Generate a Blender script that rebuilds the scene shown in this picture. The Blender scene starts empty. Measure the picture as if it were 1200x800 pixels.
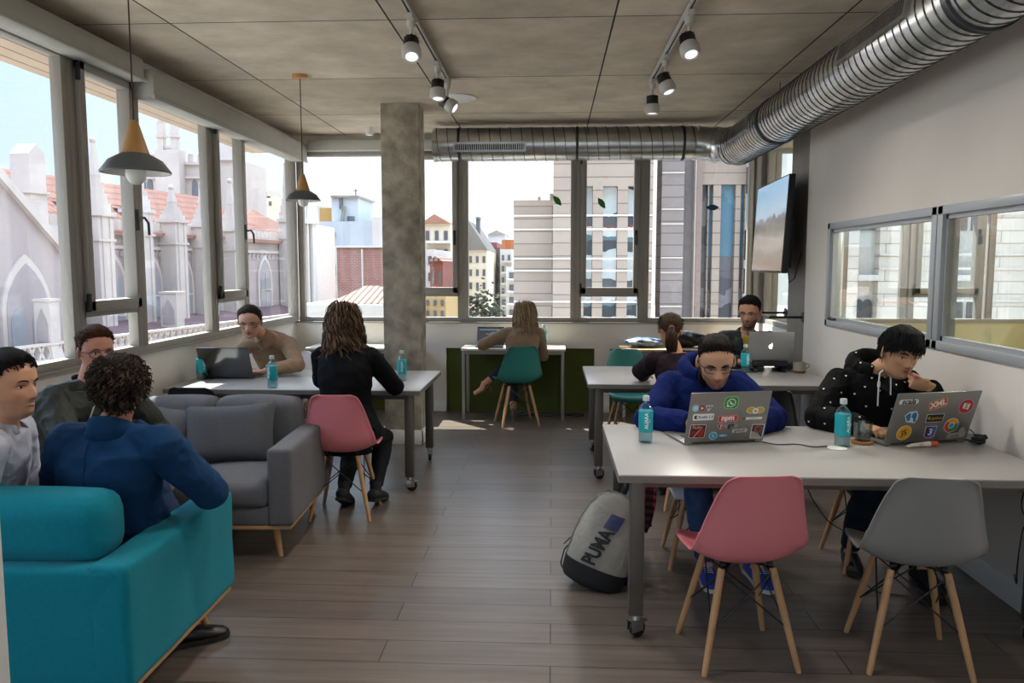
import bpy, bmesh, math, random
import numpy as np
from math import sin, cos, pi, radians as R
from mathutils import Vector as V, Matrix as M, Euler
C = bpy.context.scene.collection
random.seed(7); RNG = np.random.default_rng(7)

# ---------------------------------------------------------------- camera
F = 920.0; EYE = 1.61
TH = math.atan(88/F); PSI = math.atan(47/F*cos(TH))
fw = V((-sin(PSI)*cos(TH), cos(PSI)*cos(TH), -sin(TH))); rt = V((cos(PSI), sin(PSI), 0)); upv = rt.cross(fw)
cam = bpy.data.cameras.new('camera'); co = bpy.data.objects.new('camera', cam); C.objects.link(co)
co.matrix_world = M((( rt.x, upv.x, -fw.x, 0), (rt.y, upv.y, -fw.y, 0), (rt.z, upv.z, -fw.z, EYE), (0, 0, 0, 1)))
cam.sensor_width = 36; cam.lens = F*36/1200; cam.clip_end = 2000; cam.clip_start = 0.05
bpy.context.scene.camera = co
def at(x, y, X=None, Y=None, Z=None):
    r = fw+rt*((x-600)/F)+upv*((400-y)/F)
    t = X/r.x if X is not None else (Y/r.y if Y is not None else (Z-EYE)/r.z)
    return V((r.x*t, r.y*t, EYE+r.z*t))

# ---------------------------------------------------------------- materials
def lin(h):
    if isinstance(h, str):
        h = h.lstrip('#'); c = [int(h[i:i+2], 16)/255 for i in (0, 2, 4)]
        return tuple([(v/12.92 if v <= .04045 else ((v+.055)/1.055)**2.4) for v in c])+(1,)
    return tuple(h)[:3]+(1,)
MATS = {}
def mat(name, col, rough=.6, metal=0, var=0.0, scale=8, bump=0.0, bscale=None, spec=.5, stretch=None, sheen=0, col2=None, coat=0, emit=None, es=0):
    if name in MATS: return MATS[name]
    if rough >= .8 and spec == .5: spec = .2
    m = bpy.data.materials.new(name); m.use_nodes = True; nt = m.node_tree; N = nt.nodes; L = nt.links
    b = N['Principled BSDF']; c = lin(col)
    b.inputs['Base Color'].default_value = c; b.inputs['Roughness'].default_value = rough; b.inputs['Metallic'].default_value = metal
    b.inputs['Specular IOR Level'].default_value = spec
    if sheen: b.inputs['Sheen Weight'].default_value = sheen
    if coat: b.inputs['Coat Weight'].default_value = coat
    if emit: b.inputs['Emission Color'].default_value = lin(emit); b.inputs['Emission Strength'].default_value = es
    tc = N.new('ShaderNodeTexCoord'); mp = N.new('ShaderNodeMapping'); L.new(tc.outputs['Object'], mp.inputs[0])
    if stretch: mp.inputs['Scale'].default_value = stretch
    no = N.new('ShaderNodeTexNoise'); no.inputs['Scale'].default_value = scale; no.inputs['Detail'].default_value = 6; L.new(mp.outputs[0], no.inputs[0])
    if var or col2:
        mx = N.new('ShaderNodeMix'); mx.data_type = 'RGBA'
        rp = N.new('ShaderNodeMapRange'); rp.inputs[1].default_value = .3; rp.inputs[2].default_value = .7; L.new(no.outputs['Fac'], rp.inputs[0]); L.new(rp.outputs[0], mx.inputs[0])
        if col2: mx.inputs[6].default_value = c; mx.inputs[7].default_value = lin(col2)
        else:
            mx.inputs[6].default_value = tuple(v*(1-var) for v in c[:3])+(1,); mx.inputs[7].default_value = tuple(min(1, v*(1+var)) for v in c[:3])+(1,)
        L.new(mx.outputs[2], b.inputs['Base Color'])
    if bump:
        n2 = N.new('ShaderNodeTexNoise'); n2.inputs['Scale'].default_value = bscale or scale*4; n2.inputs['Detail'].default_value = 4; L.new(mp.outputs[0], n2.inputs[0])
        bu = N.new('ShaderNodeBump'); bu.inputs['Strength'].default_value = bump; bu.inputs['Distance'].default_value = .01
        L.new(n2.outputs['Fac'], bu.inputs['Height']); L.new(bu.outputs[0], b.inputs['Normal'])
    MATS[name] = m; return m
def brickmat(name, c1, c2, mortar, w, h, ms=.01, rough=.7, off=.5, axes='xz', bump=.3, noise=.15, nscale=(3, 3, 3), spec=.5, sq=0):
    """rows of planks, courses or panels; axes picks which object axes run along and across the rows"""
    m = bpy.data.materials.new(name); m.use_nodes = True; nt = m.node_tree; N = nt.nodes; L = nt.links; b = N['Principled BSDF']
    tc = N.new('ShaderNodeTexCoord'); sp = N.new('ShaderNodeSeparateXYZ'); cb = N.new('ShaderNodeCombineXYZ'); L.new(tc.outputs['Object'], sp.inputs[0])
    L.new(sp.outputs['xyz'.index(axes[0])], cb.inputs[0]); L.new(sp.outputs['xyz'.index(axes[1])], cb.inputs[1])
    br = N.new('ShaderNodeTexBrick'); L.new(cb.outputs[0], br.inputs[0]); br.offset = off
    br.inputs['Color1'].default_value = lin(c1); br.inputs['Color2'].default_value = lin(c2); br.inputs['Mortar'].default_value = lin(mortar)
    br.inputs['Scale'].default_value = 1; br.inputs['Mortar Size'].default_value = ms; br.inputs['Brick Width'].default_value = w; br.inputs['Row Height'].default_value = h; br.inputs['Mortar Smooth'].default_value = .1
    mp = N.new('ShaderNodeMapping'); mp.inputs['Scale'].default_value = nscale; L.new(tc.outputs['Object'], mp.inputs[0])
    no = N.new('ShaderNodeTexNoise'); no.inputs['Scale'].default_value = 1; no.inputs['Detail'].default_value = 8; no.inputs['Roughness'].default_value = .62; L.new(mp.outputs[0], no.inputs[0])
    rp = N.new('ShaderNodeMapRange'); rp.inputs[1].default_value = .25; rp.inputs[2].default_value = .75; rp.inputs[3].default_value = 1-noise; rp.inputs[4].default_value = 1+noise; L.new(no.outputs['Fac'], rp.inputs[0])
    mu = N.new('ShaderNodeVectorMath'); mu.operation = 'SCALE'; L.new(br.outputs['Color'], mu.inputs[0]); L.new(rp.outputs[0], mu.inputs['Scale'])
    L.new(mu.outputs[0], b.inputs['Base Color']); b.inputs['Roughness'].default_value = rough; b.inputs['Specular IOR Level'].default_value = spec
    bu = N.new('ShaderNodeBump'); bu.inputs['Strength'].default_value = bump; bu.inputs['Distance'].default_value = .004; bu.invert = True
    L.new(br.outputs['Fac'], bu.inputs['Height']); L.new(bu.outputs[0], b.inputs['Normal'])
    MATS[name] = m; return m
def glassmat(name, tint='#ffffff', refl=.08, rough=0.0, edge=.6):
    m = bpy.data.materials.new(name); m.use_nodes = True; nt = m.node_tree; N = nt.nodes; L = nt.links; N.remove(N['Principled BSDF'])
    t = N.new('ShaderNodeBsdfTransparent'); t.inputs[0].default_value = lin(tint); g = N.new('ShaderNodeBsdfGlossy'); g.inputs['Roughness'].default_value = rough
    lw = N.new('ShaderNodeLayerWeight'); lw.inputs[0].default_value = .35
    mr = N.new('ShaderNodeMapRange'); mr.inputs[3].default_value = refl; mr.inputs[4].default_value = edge; L.new(lw.outputs['Facing'], mr.inputs[0])
    pw = N.new('ShaderNodeMath'); pw.operation = 'POWER'; pw.inputs[1].default_value = 3; L.new(lw.outputs['Facing'], pw.inputs[0]); L.new(pw.outputs[0], mr.inputs[0])
    mx = N.new('ShaderNodeMixShader'); L.new(mr.outputs[0], mx.inputs[0]); L.new(t.outputs[0], mx.inputs[1]); L.new(g.outputs[0], mx.inputs[2])
    L.new(mx.outputs[0], N['Material Output'].inputs[0]); MATS[name] = m; return m

# ---------------------------------------------------------------- mesh builder
def frame(d, ref=None):
    d = V(d).normalized(); ref = V(ref) if ref is not None else (V((0, 0, 1)) if abs(d.z) < .95 else V((0, 1, 0)))
    x = ref.cross(d)
    if x.length < 1e-6: x = V((1, 0, 0)).cross(d)
    x.normalize(); return x, d.cross(x), d
class MB:
    def __init__(s): s.v = []; s.f = []; s.m = []; s.xf = None
    def add(s, vs, fs, mi=0):
        b = len(s.v); s.v += [tuple(s.xf @ V(v)) if s.xf else tuple(v) for v in vs]; s.f += [tuple(b+i for i in f) for f in fs]; s.m += [mi]*len(fs); return s
    def box(s, x0, x1, y0, y1, z0, z1, mi=0, bev=0, seg=2, mtx=None):
        bm = bmesh.new(); bmesh.ops.create_cube(bm, size=1)
        for v in bm.verts: v.co = V(((x0+x1)/2+v.co.x*(x1-x0), (y0+y1)/2+v.co.y*(y1-y0), (z0+z1)/2+v.co.z*(z1-z0)))
        if bev: bmesh.ops.bevel(bm, geom=bm.edges[:], offset=min(bev, .49*min(abs(x1-x0), abs(y1-y0), abs(z1-z0))), segments=seg, profile=.5, affect='EDGES')
        if mtx: bm.transform(mtx)
        bm.verts.index_update(); s.add([v.co[:] for v in bm.verts], [[v.index for v in f.verts] for f in bm.faces], mi); bm.free(); return s
    def bar(s, p, q, w, h=None, mi=0, ref=None):
        p, q = V(p), V(q); h = h or w; x, y, d = frame(q-p, ref); vs = []
        for c in (p, q):
            for a, b in ((-1, -1), (1, -1), (1, 1), (-1, 1)): vs.append(c+x*(a*w/2)+y*(b*h/2))
        return s.add(vs, [(3, 2, 1, 0), (4, 5, 6, 7), (0, 1, 5, 4), (1, 2, 6, 5), (2, 3, 7, 6), (3, 0, 4, 7)], mi)
    def loft(s, pts, rx, ry=None, n=12, mi=0, ref=None, cap=True, sq=1.0):
        pts = [V(p) for p in pts]; k = len(pts); ry = ry or rx
        if not hasattr(rx, '__len__'): rx = [rx]*k
        if not hasattr(ry, '__len__'): ry = [ry]*k
        vs = []; px = None
        for i in range(k):
            d = (pts[min(i+1, k-1)]-pts[max(i-1, 0)])
            if ref is not None: x, y, d = frame(d, ref)
            elif px is None: x, y, d = frame(d)
            else:
                d.normalize(); x = px-d*px.dot(d); x.normalize(); y = d.cross(x)
            px = x
            for j in range(n):
                a = 2*pi*j/n; ca, sa = cos(a), sin(a)
                if sq != 1: ca = math.copysign(abs(ca)**sq, ca); sa = math.copysign(abs(sa)**sq, sa)
                vs.append(pts[i]+x*(ca*rx[i])+y*(sa*ry[i]))
        fs = [(i*n+j, i*n+(j+1) % n, (i+1)*n+(j+1) % n, (i+1)*n+j) for i in range(k-1) for j in range(n)]
        if cap: fs += [tuple(reversed(range(n))), tuple((k-1)*n+j for j in range(n))]
        return s.add(vs, fs, mi)
    def tube(s, pts, r, n=8, mi=0): return s.loft(pts, r, None, n, mi)
    def lathe(s, prof, o=(0, 0, 0), ax=(0, 0, 1), n=24, mi=0, cap=True):
        x, y, d = frame(ax); o = V(o); vs = []
        for r, h in prof:
            for j in range(n): a = 2*pi*j/n; vs.append(o+d*h+x*(r*cos(a))+y*(r*sin(a)))
        k = len(prof); fs = [(i*n+j, i*n+(j+1) % n, (i+1)*n+(j+1) % n, (i+1)*n+j) for i in range(k-1) for j in range(n)]
        if cap: fs += [tuple(reversed(range(n))), tuple((k-1)*n+j for j in range(n))]
        return s.add(vs, fs, mi)
    def ell(s, c, r, mtx=None, n=16, k=10, mi=0):
        vs = [(0, 0, -1)]+[(sin(pi*i/k)*cos(2*pi*j/n), sin(pi*i/k)*sin(2*pi*j/n), -cos(pi*i/k)) for i in range(1, k) for j in range(n)]+[(0, 0, 1)]
        fs = [(0, 1+(j+1) % n, 1+j) for j in range(n)]+[(1+(i-1)*n+j, 1+(i-1)*n+(j+1) % n, 1+i*n+(j+1) % n, 1+i*n+j) for i in range(1, k-1) for j in range(n)]
        fs += [(1+(k-2)*n+j, 1+(k-2)*n+(j+1) % n, 1+(k-1)*n) for j in range(n)]
        r = (r, r, r) if not hasattr(r, '__len__') else r
        out = []
        for v in vs:
            p = V((v[0]*r[0], v[1]*r[1], v[2]*r[2]))
            if mtx: p = mtx @ p
            out.append(p+V(c))
        return s.add(out, fs, mi)
    def prism(s, poly, h0, h1, mtx=None, mi=0):
        n = len(poly); vs = [V((x, y, h0)) for x, y in poly]+[V((x, y, h1)) for x, y in poly]
        if mtx: vs = [mtx @ v for v in vs]
        return s.add(vs, [tuple(reversed(range(n))), tuple(range(n, 2*n))]+[(i, (i+1) % n, n+(i+1) % n, n+i) for i in range(n)], mi)
    def grid(s, fn, nu, nv, mi=0, wrap=False):
        vs = [fn(i/(nu-1), j/(nv-1)) for j in range(nv) for i in range(nu)]
        return s.add(vs, [(j*nu+i, j*nu+i+1, (j+1)*nu+i+1, (j+1)*nu+i) for j in range(nv-1) for i in range(nu-1)], mi)
    def text(s, t, size, mtx, mi=0, ext=.0004, align='CENTER', bold=0, shear=0):
        vs, fs = text_mesh(t, size, ext, align, bold, shear); return s.add([mtx @ V(v) for v in vs], fs, mi)
    def build(s, name, mats, parent=None, smooth=40, sol=0):
        me = bpy.data.meshes.new(name); me.from_pydata(s.v, [], s.f); me.validate()
        for m in (mats if isinstance(mats, (list, tuple)) else [mats]): me.materials.append(m)
        if len(me.polygons) == len(s.m): me.polygons.foreach_set('material_index', s.m)
        bm = bmesh.new(); bm.from_mesh(me); bmesh.ops.recalc_face_normals(bm, faces=bm.faces); bm.to_mesh(me); bm.free()
        if smooth: me.shade_smooth(); me.set_sharp_from_angle(angle=R(smooth))
        return link(name, me, parent, sol)
def link(name, me, parent=None, sol=0):
    o = bpy.data.objects.new(name, me); C.objects.link(o)
    if parent is not None:
        o.parent = parent; o.matrix_parent_inverse = M.Translation(-V(parent.location)) if parent.get('_w') else M()
    if sol:
        md = o.modifiers.new('thickness', 'SOLIDIFY'); md.thickness = sol; md.offset = 0
    return o
_T = {}
def text_mesh(t, size, ext, align, bold, shear):
    k = (t, size, ext, align, bold, shear)
    if k not in _T:
        cu = bpy.data.curves.new('text', 'FONT'); cu.body = t; cu.size = size; cu.extrude = ext; cu.align_x = align; cu.align_y = 'CENTER'; cu.offset = bold; cu.shear = shear; cu.resolution_u = 3
        o = bpy.data.objects.new('text', cu); C.objects.link(o); bpy.context.view_layer.update()
        me = bpy.data.meshes.new_from_object(o.evaluated_get(bpy.context.evaluated_depsgraph_get()))
        _T[k] = ([v.co[:] for v in me.vertices], [tuple(p.vertices) for p in me.polygons]); bpy.data.objects.remove(o); bpy.data.meshes.remove(me); bpy.data.curves.remove(cu)
    return _T[k]
def thing(name, label, cat, loc=(0, 0, 0), rz=0, group=None, world=False):
    """an Empty at the thing's base; world=True: its parts are modelled in room coordinates"""
    o = bpy.data.objects.new(name, None); C.objects.link(o); o.empty_display_size = .1; o.location = loc; o.rotation_euler = (0, 0, rz)
    if world: o['_w'] = 1
    return tag(o, label, cat, group)
def tag(o, label=None, cat=None, group=None, kind=None):
    for k, v in (('label', label), ('category', cat), ('group', group), ('kind', kind)):
        if v: o[k] = v
    return o
def dup(root, loc, rz, label, group=None, mats=None):
    r = root.copy(); C.objects.link(r); r.location = loc; r.rotation_euler = (0, 0, rz); tag(r, label, None, group)
    def rec(src, dst):
        for ch in list(src.children):
            c = ch.copy(); C.objects.link(c); c.parent = dst
            if mats and c.name.split('.')[0] in mats:
                c.data = c.data.copy(); c.data.materials[0] = mats[c.name.split('.')[0]]
            rec(ch, c)
    rec(root, r); return r
def struct(name, mb, m, parent=None, smooth=30):
    o = mb.build(name, m, parent, smooth); tag(o, kind='structure'); return o
SKY = 1.0; SUN = 2.8; EXPO = 2.95; LAMP = 6.5
# ---------------------------------------------------------------- the room
XL, XR, YB, CZ = -2.86, 2.2, 8.62, 3.03
m_wall = mat('white wall paint', '#e2ddd7', .85, var=.03, scale=2, bump=.03, bscale=60)
m_floor = brickmat('oak plank floor', '#6b6058', '#5b524b', '#241f1c', 1.9, .19, .0025, rough=.34, off=.37, axes='xy', bump=.25, noise=.32, nscale=(1.6, 26, 1), spec=.5)
m_ceil = brickmat('board marked concrete ceiling', '#cdc1ae', '#b9ad9b', '#2b2824', 1.3, 1.4, .006, rough=.9, off=0, axes='xy', bump=.5, noise=.30, nscale=(2.2, 2.6, 1))
m_conc = mat('rough column concrete', '#a39a8c', .95, var=.38, scale=9, bump=.55, bscale=38)
m_slab = mat('smooth concrete slab', '#7c766d', .55, var=.25, scale=3, bump=.1, bscale=20, stretch=(1, 1, .5))
m_frame = mat('taupe window frame aluminium', '#96918a', .5, metal=.1, var=.03, scale=4)
m_gask = mat('black rubber gasket', '#16171a', .6)
m_blind = mat('roller blind housing grey', '#aaa9a2', .55, var=.04)
m_glass = glassmat('window glass', '#f4f8f8', .035, 0, .5)
m_white = mat('white gloss paint', '#e6e6e4', .35)
m_steel = mat('brushed steel', '#a9a9a6', .32, metal=1)
m_black = mat('black metal', '#0e0e10', .42)
m_dark = mat('dark bronze steel legs', '#5b5651', .4, metal=.3)
m_plast = mat('black plastic', '#131316', .5)

def plane_x(name, m, box): return struct(name, MB().box(*box), m)
b = MB(); b.box(XL, XR, -2.2, YB+.06, -.1, 0); fl = struct('floor', b, m_floor)
ce = MB(); ce.box(-.65, 4.45+.0, -5.6, 4.4, 0, .15)
o = struct('ceiling', MB().box(XL-.35-.35, XR+.3-.35, -2.6-.46-4.2, YB+.1-.46-4.2, 0, .15), m_ceil); o.location = (.35, 4.66, CZ)
# left wall under the glazing, back wall around the turf recesses
struct('wall_left', MB().box(XL-.14, XL, -2.2, YB+.14, 0, 1.02).box(XL-.14, XL, -2.2, YB+.14, 2.86, CZ), m_wall)
bw = MB()
REC = [(-1.17, .47), (.64, 2.0), (-2.6, -1.75)]
bw.box(XL, XR, YB+.06, YB+.16, 0, 1.0); bw.box(XL, XR, YB-.001, YB+.06, .71, 1.0)
xs = [XL, -2.6, -1.75, -1.17, .47, .64, 2.0, XR]
for a, c in ((XL, -2.6), (-1.75, -1.17), (.47, .64), (2.0, XR)): bw.box(a, c, YB-.001, YB+.06, 0, .71)
bw.box(XL, XR, YB-.001, YB+.16, 2.86, CZ)
struct('wall_back', bw, m_wall)
bb = MB()
for a, c in ((XL, -2.6), (-1.75, -1.17), (.47, .64), (2.0, XR)): bb.box(a, c, YB-.016, YB, 0, .11, bev=.003)
struct('baseboard_back', bb, m_white)
m_turf = mat('artificial turf', '#5c6632', .95, var=.5, scale=160, bump=1, bscale=300)
for i, (a, c) in enumerate(REC):
    a += .004; c -= .004; t = MB().box(a, c, YB+.03, YB+.058, .0, .706)
    # short blades standing out of the mat
    n = int((c-a)*1500)
    for k in range(n):
        x, z = random.uniform(a+.01, c-.01), random.uniform(.03, .685); dx, dz = random.uniform(-.01, .01), random.uniform(-.004, .014)
        t.add([(x-.002, YB+.031, z), (x+.002, YB+.031, z), (x+dx, YB+.012, z+dz)], [(0, 1, 2)])
    o = t.build('turf_panel', m_turf, smooth=0)
    tag(o, ['green artificial turf panel under the desk of the blonde woman', 'green artificial turf panel under the window at the right end of the back wall', 'dark green turf panel in the left back corner behind the left table'][i], 'turf panel', 'turf panels let into the back wall')
# right wall with the interior window, then the concrete slab, then the glazed end
W0, W1, WZ0, WZ1 = 2.9, 6.42, 1.14, 1.95
rw = MB()
rw.box(XR, XR+.12, -2.2, W0, 0, CZ); rw.box(XR, XR+.12, W1, 6.97, 0, CZ); rw.box(XR, XR+.12, W0, W1, 0, WZ0); rw.box(XR, XR+.12, W0, W1, WZ1, CZ)
struct('wall_right', rw, m_wall)
struct('wall_right_slab', MB().box(XR+.03, XR+.3, 6.985, 7.56, 0, CZ).box(XR+.028, XR+.031, 6.99, 7.56, 1.645, 1.651), m_slab)
struct('wall_right_end', MB().box(XR+.05, XR+.17, 7.56, YB+.16, 0, 1.0).box(XR+.05, XR+.17, 7.56, YB+.16, 2.86, CZ), m_wall)
struct('baseboard_right', MB().box(XR-.014, XR, -2.2, 6.97, 0, .12, bev=.003), m_white)
struct('wall_front', MB().box(XL-.14, XR+.12, -2.34, -2.2, 0, .35).box(XL-.14, XR+.12, -2.34, -2.2, 2.9, CZ).box(XL-.14, -2.72, -2.34, -2.2, .35, 2.9).box(2.08, XR+.12, -2.34, -2.2, .35, 2.9), m_wall)
struct('door_1', MB().box(-1.40, -1.087, 1.36, 1.46, 0, 2.3, bev=.004), m_white)
# column
cb = MB(); cb.box(-1.51, -1.175, 6.97, 7.27, 0, CZ, bev=.006); struct('column', cb, m_conc)
struct('baseboard_column', MB().box(-1.525, -1.16, 6.955, 6.97, 0, .13, bev=.003).box(-1.175, -1.16, 6.955, 7.285, 0, .13, bev=.003), m_white)

# ---------------------------------------------------------------- windows
def window(name, axis, c, panes, z0, z1, m=m_frame, thick=.07, sg=1):
    """panes: list of (a, b, kind) along the wall; kind fixed or sash (tilting light above a low fixed light)"""
    e = bpy.data.objects.new(name, None); C.objects.link(e); tag(e, kind='structure')
    fr = MB(); gl = MB(); ga = MB()
    def bx(mb, a, b, d0, d1, za, zb, **k):
        if axis == 'x': mb.box(c+d0*sg, c+d1*sg, a, b, za, zb, **k) if sg > 0 else mb.box(c-d1, c-d0, a, b, za, zb, **k)
        else: mb.box(a, b, c+d0, c+d1, za, zb, **k)
    A, B = panes[0][0], panes[-1][1]
    bx(fr, A-.05, B+.05, -thick/2, thick/2, z0, z0+.05, bev=.004); bx(fr, A-.05, B+.05, -thick/2, thick/2, z1-.05, z1, bev=.004)
    posts = sorted(set([p[0] for p in panes]+[p[1] for p in panes]))
    for i, (a, b, kind) in enumerate(panes):
        bx(fr, a-.045, a+.02, -thick/2, thick/2, z0+.04, z1-.04, bev=.004); bx(fr, b-.02, b+.045, -thick/2, thick/2, z0+.04, z1-.04, bev=.004)
        if kind == 'fixed': bx(gl, a+.015, b-.015, -.004, .004, z0+.045, z1-.045)
        else:
            zr = z0+.28; bx(fr, a, b, -thick/2, thick/2, zr, zr+.05, bev=.004)
            bx(gl, a+.015, b-.015, -.004, .004, z0+.045, zr+.005)
            s = MB(); q = .055; d0, d1 = -.07, .02
            if axis == 'x': d0, d1 = -.02, .07
            lo, hi = zr+.035, z1-.035
            for (aa, bb_, za, zb) in ((a+.015, a+.015+q, lo, hi), (b-.015-q, b-.015, lo, hi), (a+.015, b-.015, lo, lo+q+.01), (a+.015, b-.015, hi-q, hi)): bx(s, aa, bb_, d0, d1, za, zb, bev=.005)
            s.build('sash', m, e)
            bx(gl, a+.06, b-.06, -.006, .002, lo+.05, hi-.05)
            g = MB(); bx(g, a+.003, a+.013, -.03, .03, lo, hi); w_ = (d1-.02, d1+.004) if axis == 'x' else (d0-.004, d0+.02); bx(g, a-.0, a+.02, *w_, lo+.0, lo+.11, bev=.003); bx(g, a, a+.02, *w_, hi-.12, hi-.02, bev=.003); g.build('hinge', m_gask, e)
            h = MB(); hb = b-.045; zz = 1.93
            if axis == 'x': h.box(c+.07, c+.085, hb-.014, hb+.014, zz-.08, zz+.06, bev=.004); h.tube([(c+.08, hb, zz), (c+.125, hb, zz+.005), (c+.135, hb+.03, zz-.03), (c+.135, hb+.035, zz-.11)], .009)
            else: h.box(hb-.014, hb+.014, c-.085, c-.07, zz-.09, zz+.07, bev=.004); h.tube([(hb, c-.08, zz), (hb, c-.12, zz), (hb, c-.125, zz-.09)], .009)
            h.build('handle', m_black, e)
    fr.build('frame', m, e); gl.build('glass', m_glass, e, 0)
    return e
window('window_1', 'x', XL, [(-1.9, -.9, 'fixed'), (-.8, -.2, 'sash'), (-.1, 1.0, 'fixed'), (1.1, 1.7, 'sash'), (1.8, 2.6, 'fixed'), (2.7, 3.3, 'sash'), (3.4, 4.52, 'fixed'), (4.61, 5.24, 'sash'), (5.33, 6.42, 'fixed'), (6.51, 7.12, 'sash'), (7.2, 8.52, 'fixed')], 1.02, 2.86)
window('window_2', 'y', YB+.05, [(-2.77, -1.56, 'fixed'), (-1.47, -1.02, 'sash'), (-.94, .22, 'fixed'), (.30, .95, 'sash'), (1.03, 2.12, 'fixed')], 1.0, 2.86)
window('window_3', 'x', XR+.1, [(7.66, 8.52, 'fixed')], 1.0, 2.86, sg=1)
struct('trim_1', MB().box(XL-.06, XL+.03, YB-.06, YB+.06, 1.0, 2.86, bev=.01).box(XL-.03, XL+.06, 8.1, 8.11, 2.8, 2.81), m_frame)
struct('trim_2', MB().box(XR-.03, XR+.14, YB-.03, YB+.09, 1.0, 2.86, bev=.01), m_frame)
window('window_added_rear', 'y', -2.27, [(-2.65, -1.15, 'fixed'), (-1.05, .45, 'fixed'), (.55, 2.0, 'fixed')], .35, 2.9)  # unseen glazing added behind the camera to bring more daylight inside
# sills
struct('trim_3', MB().box(XL-.02, XL+.035, -2.2, YB-.02, 1.0, 1.02, bev=.003).box(XL, XR, YB-.02, YB+.02, .985, 1.0, bev=.003), m_frame)
# blind housings
bl = MB().box(XL+.02, XL+.2, 5.25, 8.55, 2.74, 2.92, bev=.01).box(XL+.19, XL+.205, 5.25, 8.55, 2.725, 2.76, bev=.004)
o = bl.build('blind_housing', m_blind); tag(o, 'grey roller blind housing along the far half of the left windows', 'blind', 'roller blind housings')
bl = MB().box(XL+.02, XL+.17, -2.0, 5.2, 2.82, 2.97, bev=.02).tube([(XL+.175, -2, 2.83), (XL+.175, 5.2, 2.83)], .012)
o = bl.build('blind_housing', m_blind); tag(o, 'grey roller blind housing along the near half of the left windows', 'blind', 'roller blind housings')
bl = MB().box(XL+.22, XR-.02, YB-.13, YB-.03, 2.85, 2.96, bev=.01)
o = bl.build('blind_housing', m_blind); tag(o, 'grey roller blind housing along the top of the back windows', 'blind', 'roller blind housings')
# leaf stickers on the back glass
m_leaf = mat('green vinyl leaf', '#1f7a1c', .5); m_leafb = mat('dark teal vinyl leaf', '#0f4a5c', .5)
for (px, py, ang, mm, lb) in ((653, 235, 50, m_leaf, 'green leaf sticker on the wide back window pane left of the sash'), (705, 238, 55, m_leaf, 'green leaf sticker on the tall sash pane of the back window'), (835, 243, 0, m_leafb, 'dark teal leaf sticker on the right back window pane')):
    p = at(px, py, Y=YB+.04)
    poly = [(.072*cos(t)*1.0, .032*sin(t)*(1-abs(cos(t))**2*.8)) for t in np.linspace(0, 2*pi, 22)[:-1]]
    mt = M.Translation(p) @ M.Rotation(R(90), 4, 'X') @ M.Rotation(R(-ang), 4, 'Z')
    tag(MB().prism(poly, 0, .001, mt).build('leaf_sticker', mm), lb, 'sticker', 'leaf stickers on the windows')

# interior window in the right wall and the neighbouring room behind it
m_wfr = mat('pale aluminium interior frame', '#b3b8bd', .4, metal=.3)
e = bpy.data.objects.new('window_4', None); C.objects.link(e); tag(e, kind='structure')
f4 = MB()
for (a, c, z0, z1) in ((W0, W1, WZ0, WZ0+.05), (W0, W1, WZ1-.05, WZ1), (W1-.05, W1, WZ0, WZ1), (W0, W0+.05, WZ0, WZ1), (4.57, 4.63, WZ0, WZ1), (4.64, 4.70, WZ0, WZ1)): f4.box(XR-.012, XR+.09, a, c, z0, z1, bev=.004)
for (a, c) in ((W0+.05, 4.57), (4.70, W1-.05)):
    for q in ((a, c, WZ0+.05, WZ0+.075), (a, c, WZ1-.075, WZ1-.05), (a, a+.02, WZ0+.05, WZ1-.05), (c-.02, c, WZ0+.05, WZ1-.05)): f4.box(XR+.01, XR+.05, *q)
f4.build('frame', m_wfr, e)
g4 = MB().box(XR+.025, XR+.033, W0+.06, 4.58, WZ0+.06, WZ1-.06).box(XR+.035, XR+.043, 4.66, W1-.06, WZ0+.06, WZ1-.06)
g4.build('glass', glassmat('interior pane glass', '#eef3f2', .10, 0, .45), e, 0)
MB().box(XR-.02, XR+.005, 6.22, 6.34, 1.19, 1.205, bev=.003).build('handle', m_gask, e)
m_beige = mat('beige neighbour wall', '#b9b08c', .85)
NX = 6.2
struct('wall_neighbour', MB().box(XR+.12, NX, YB+.0, YB+.14, 0, 1.0).box(XR+.12, NX, YB, YB+.14, 2.86, CZ).box(NX, NX+.12, 0, YB+.14, 0, CZ).box(XR+.12, NX, -.1, 0, 0, CZ), m_beige)
struct('floor_neighbour', MB().box(XR, NX+.1, -.1, YB, -.1, -.0), m_floor)
struct('ceiling_neighbour', MB().box(XR+.1, NX+.1, -.1, YB, CZ, CZ+.1), m_wall)
window('window_5', 'y', YB+.05, [(2.42, 3.05, 'fixed'), (3.15, 3.75, 'fixed'), (3.86, 4.55, 'sash'), (4.68, 6.1, 'fixed')], 1.0, 2.86)
# soffit of the eave outside
m_soff = brickmat('pale timber soffit', '#b09c88', '#a59280', '#3e342c', 9, .13, .006, rough=.7, off=0, axes='yx', bump=.3, noise=.08)
struct('trim_4', MB().box(XL-.62, XL-.04, -2.5, YB+.3, 2.90, 3.03), m_soff)
struct('trim_5', MB().box(XL-.64, XR+4.3, YB+.12, YB+.5, 2.92, 3.03), m_soff)
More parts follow.
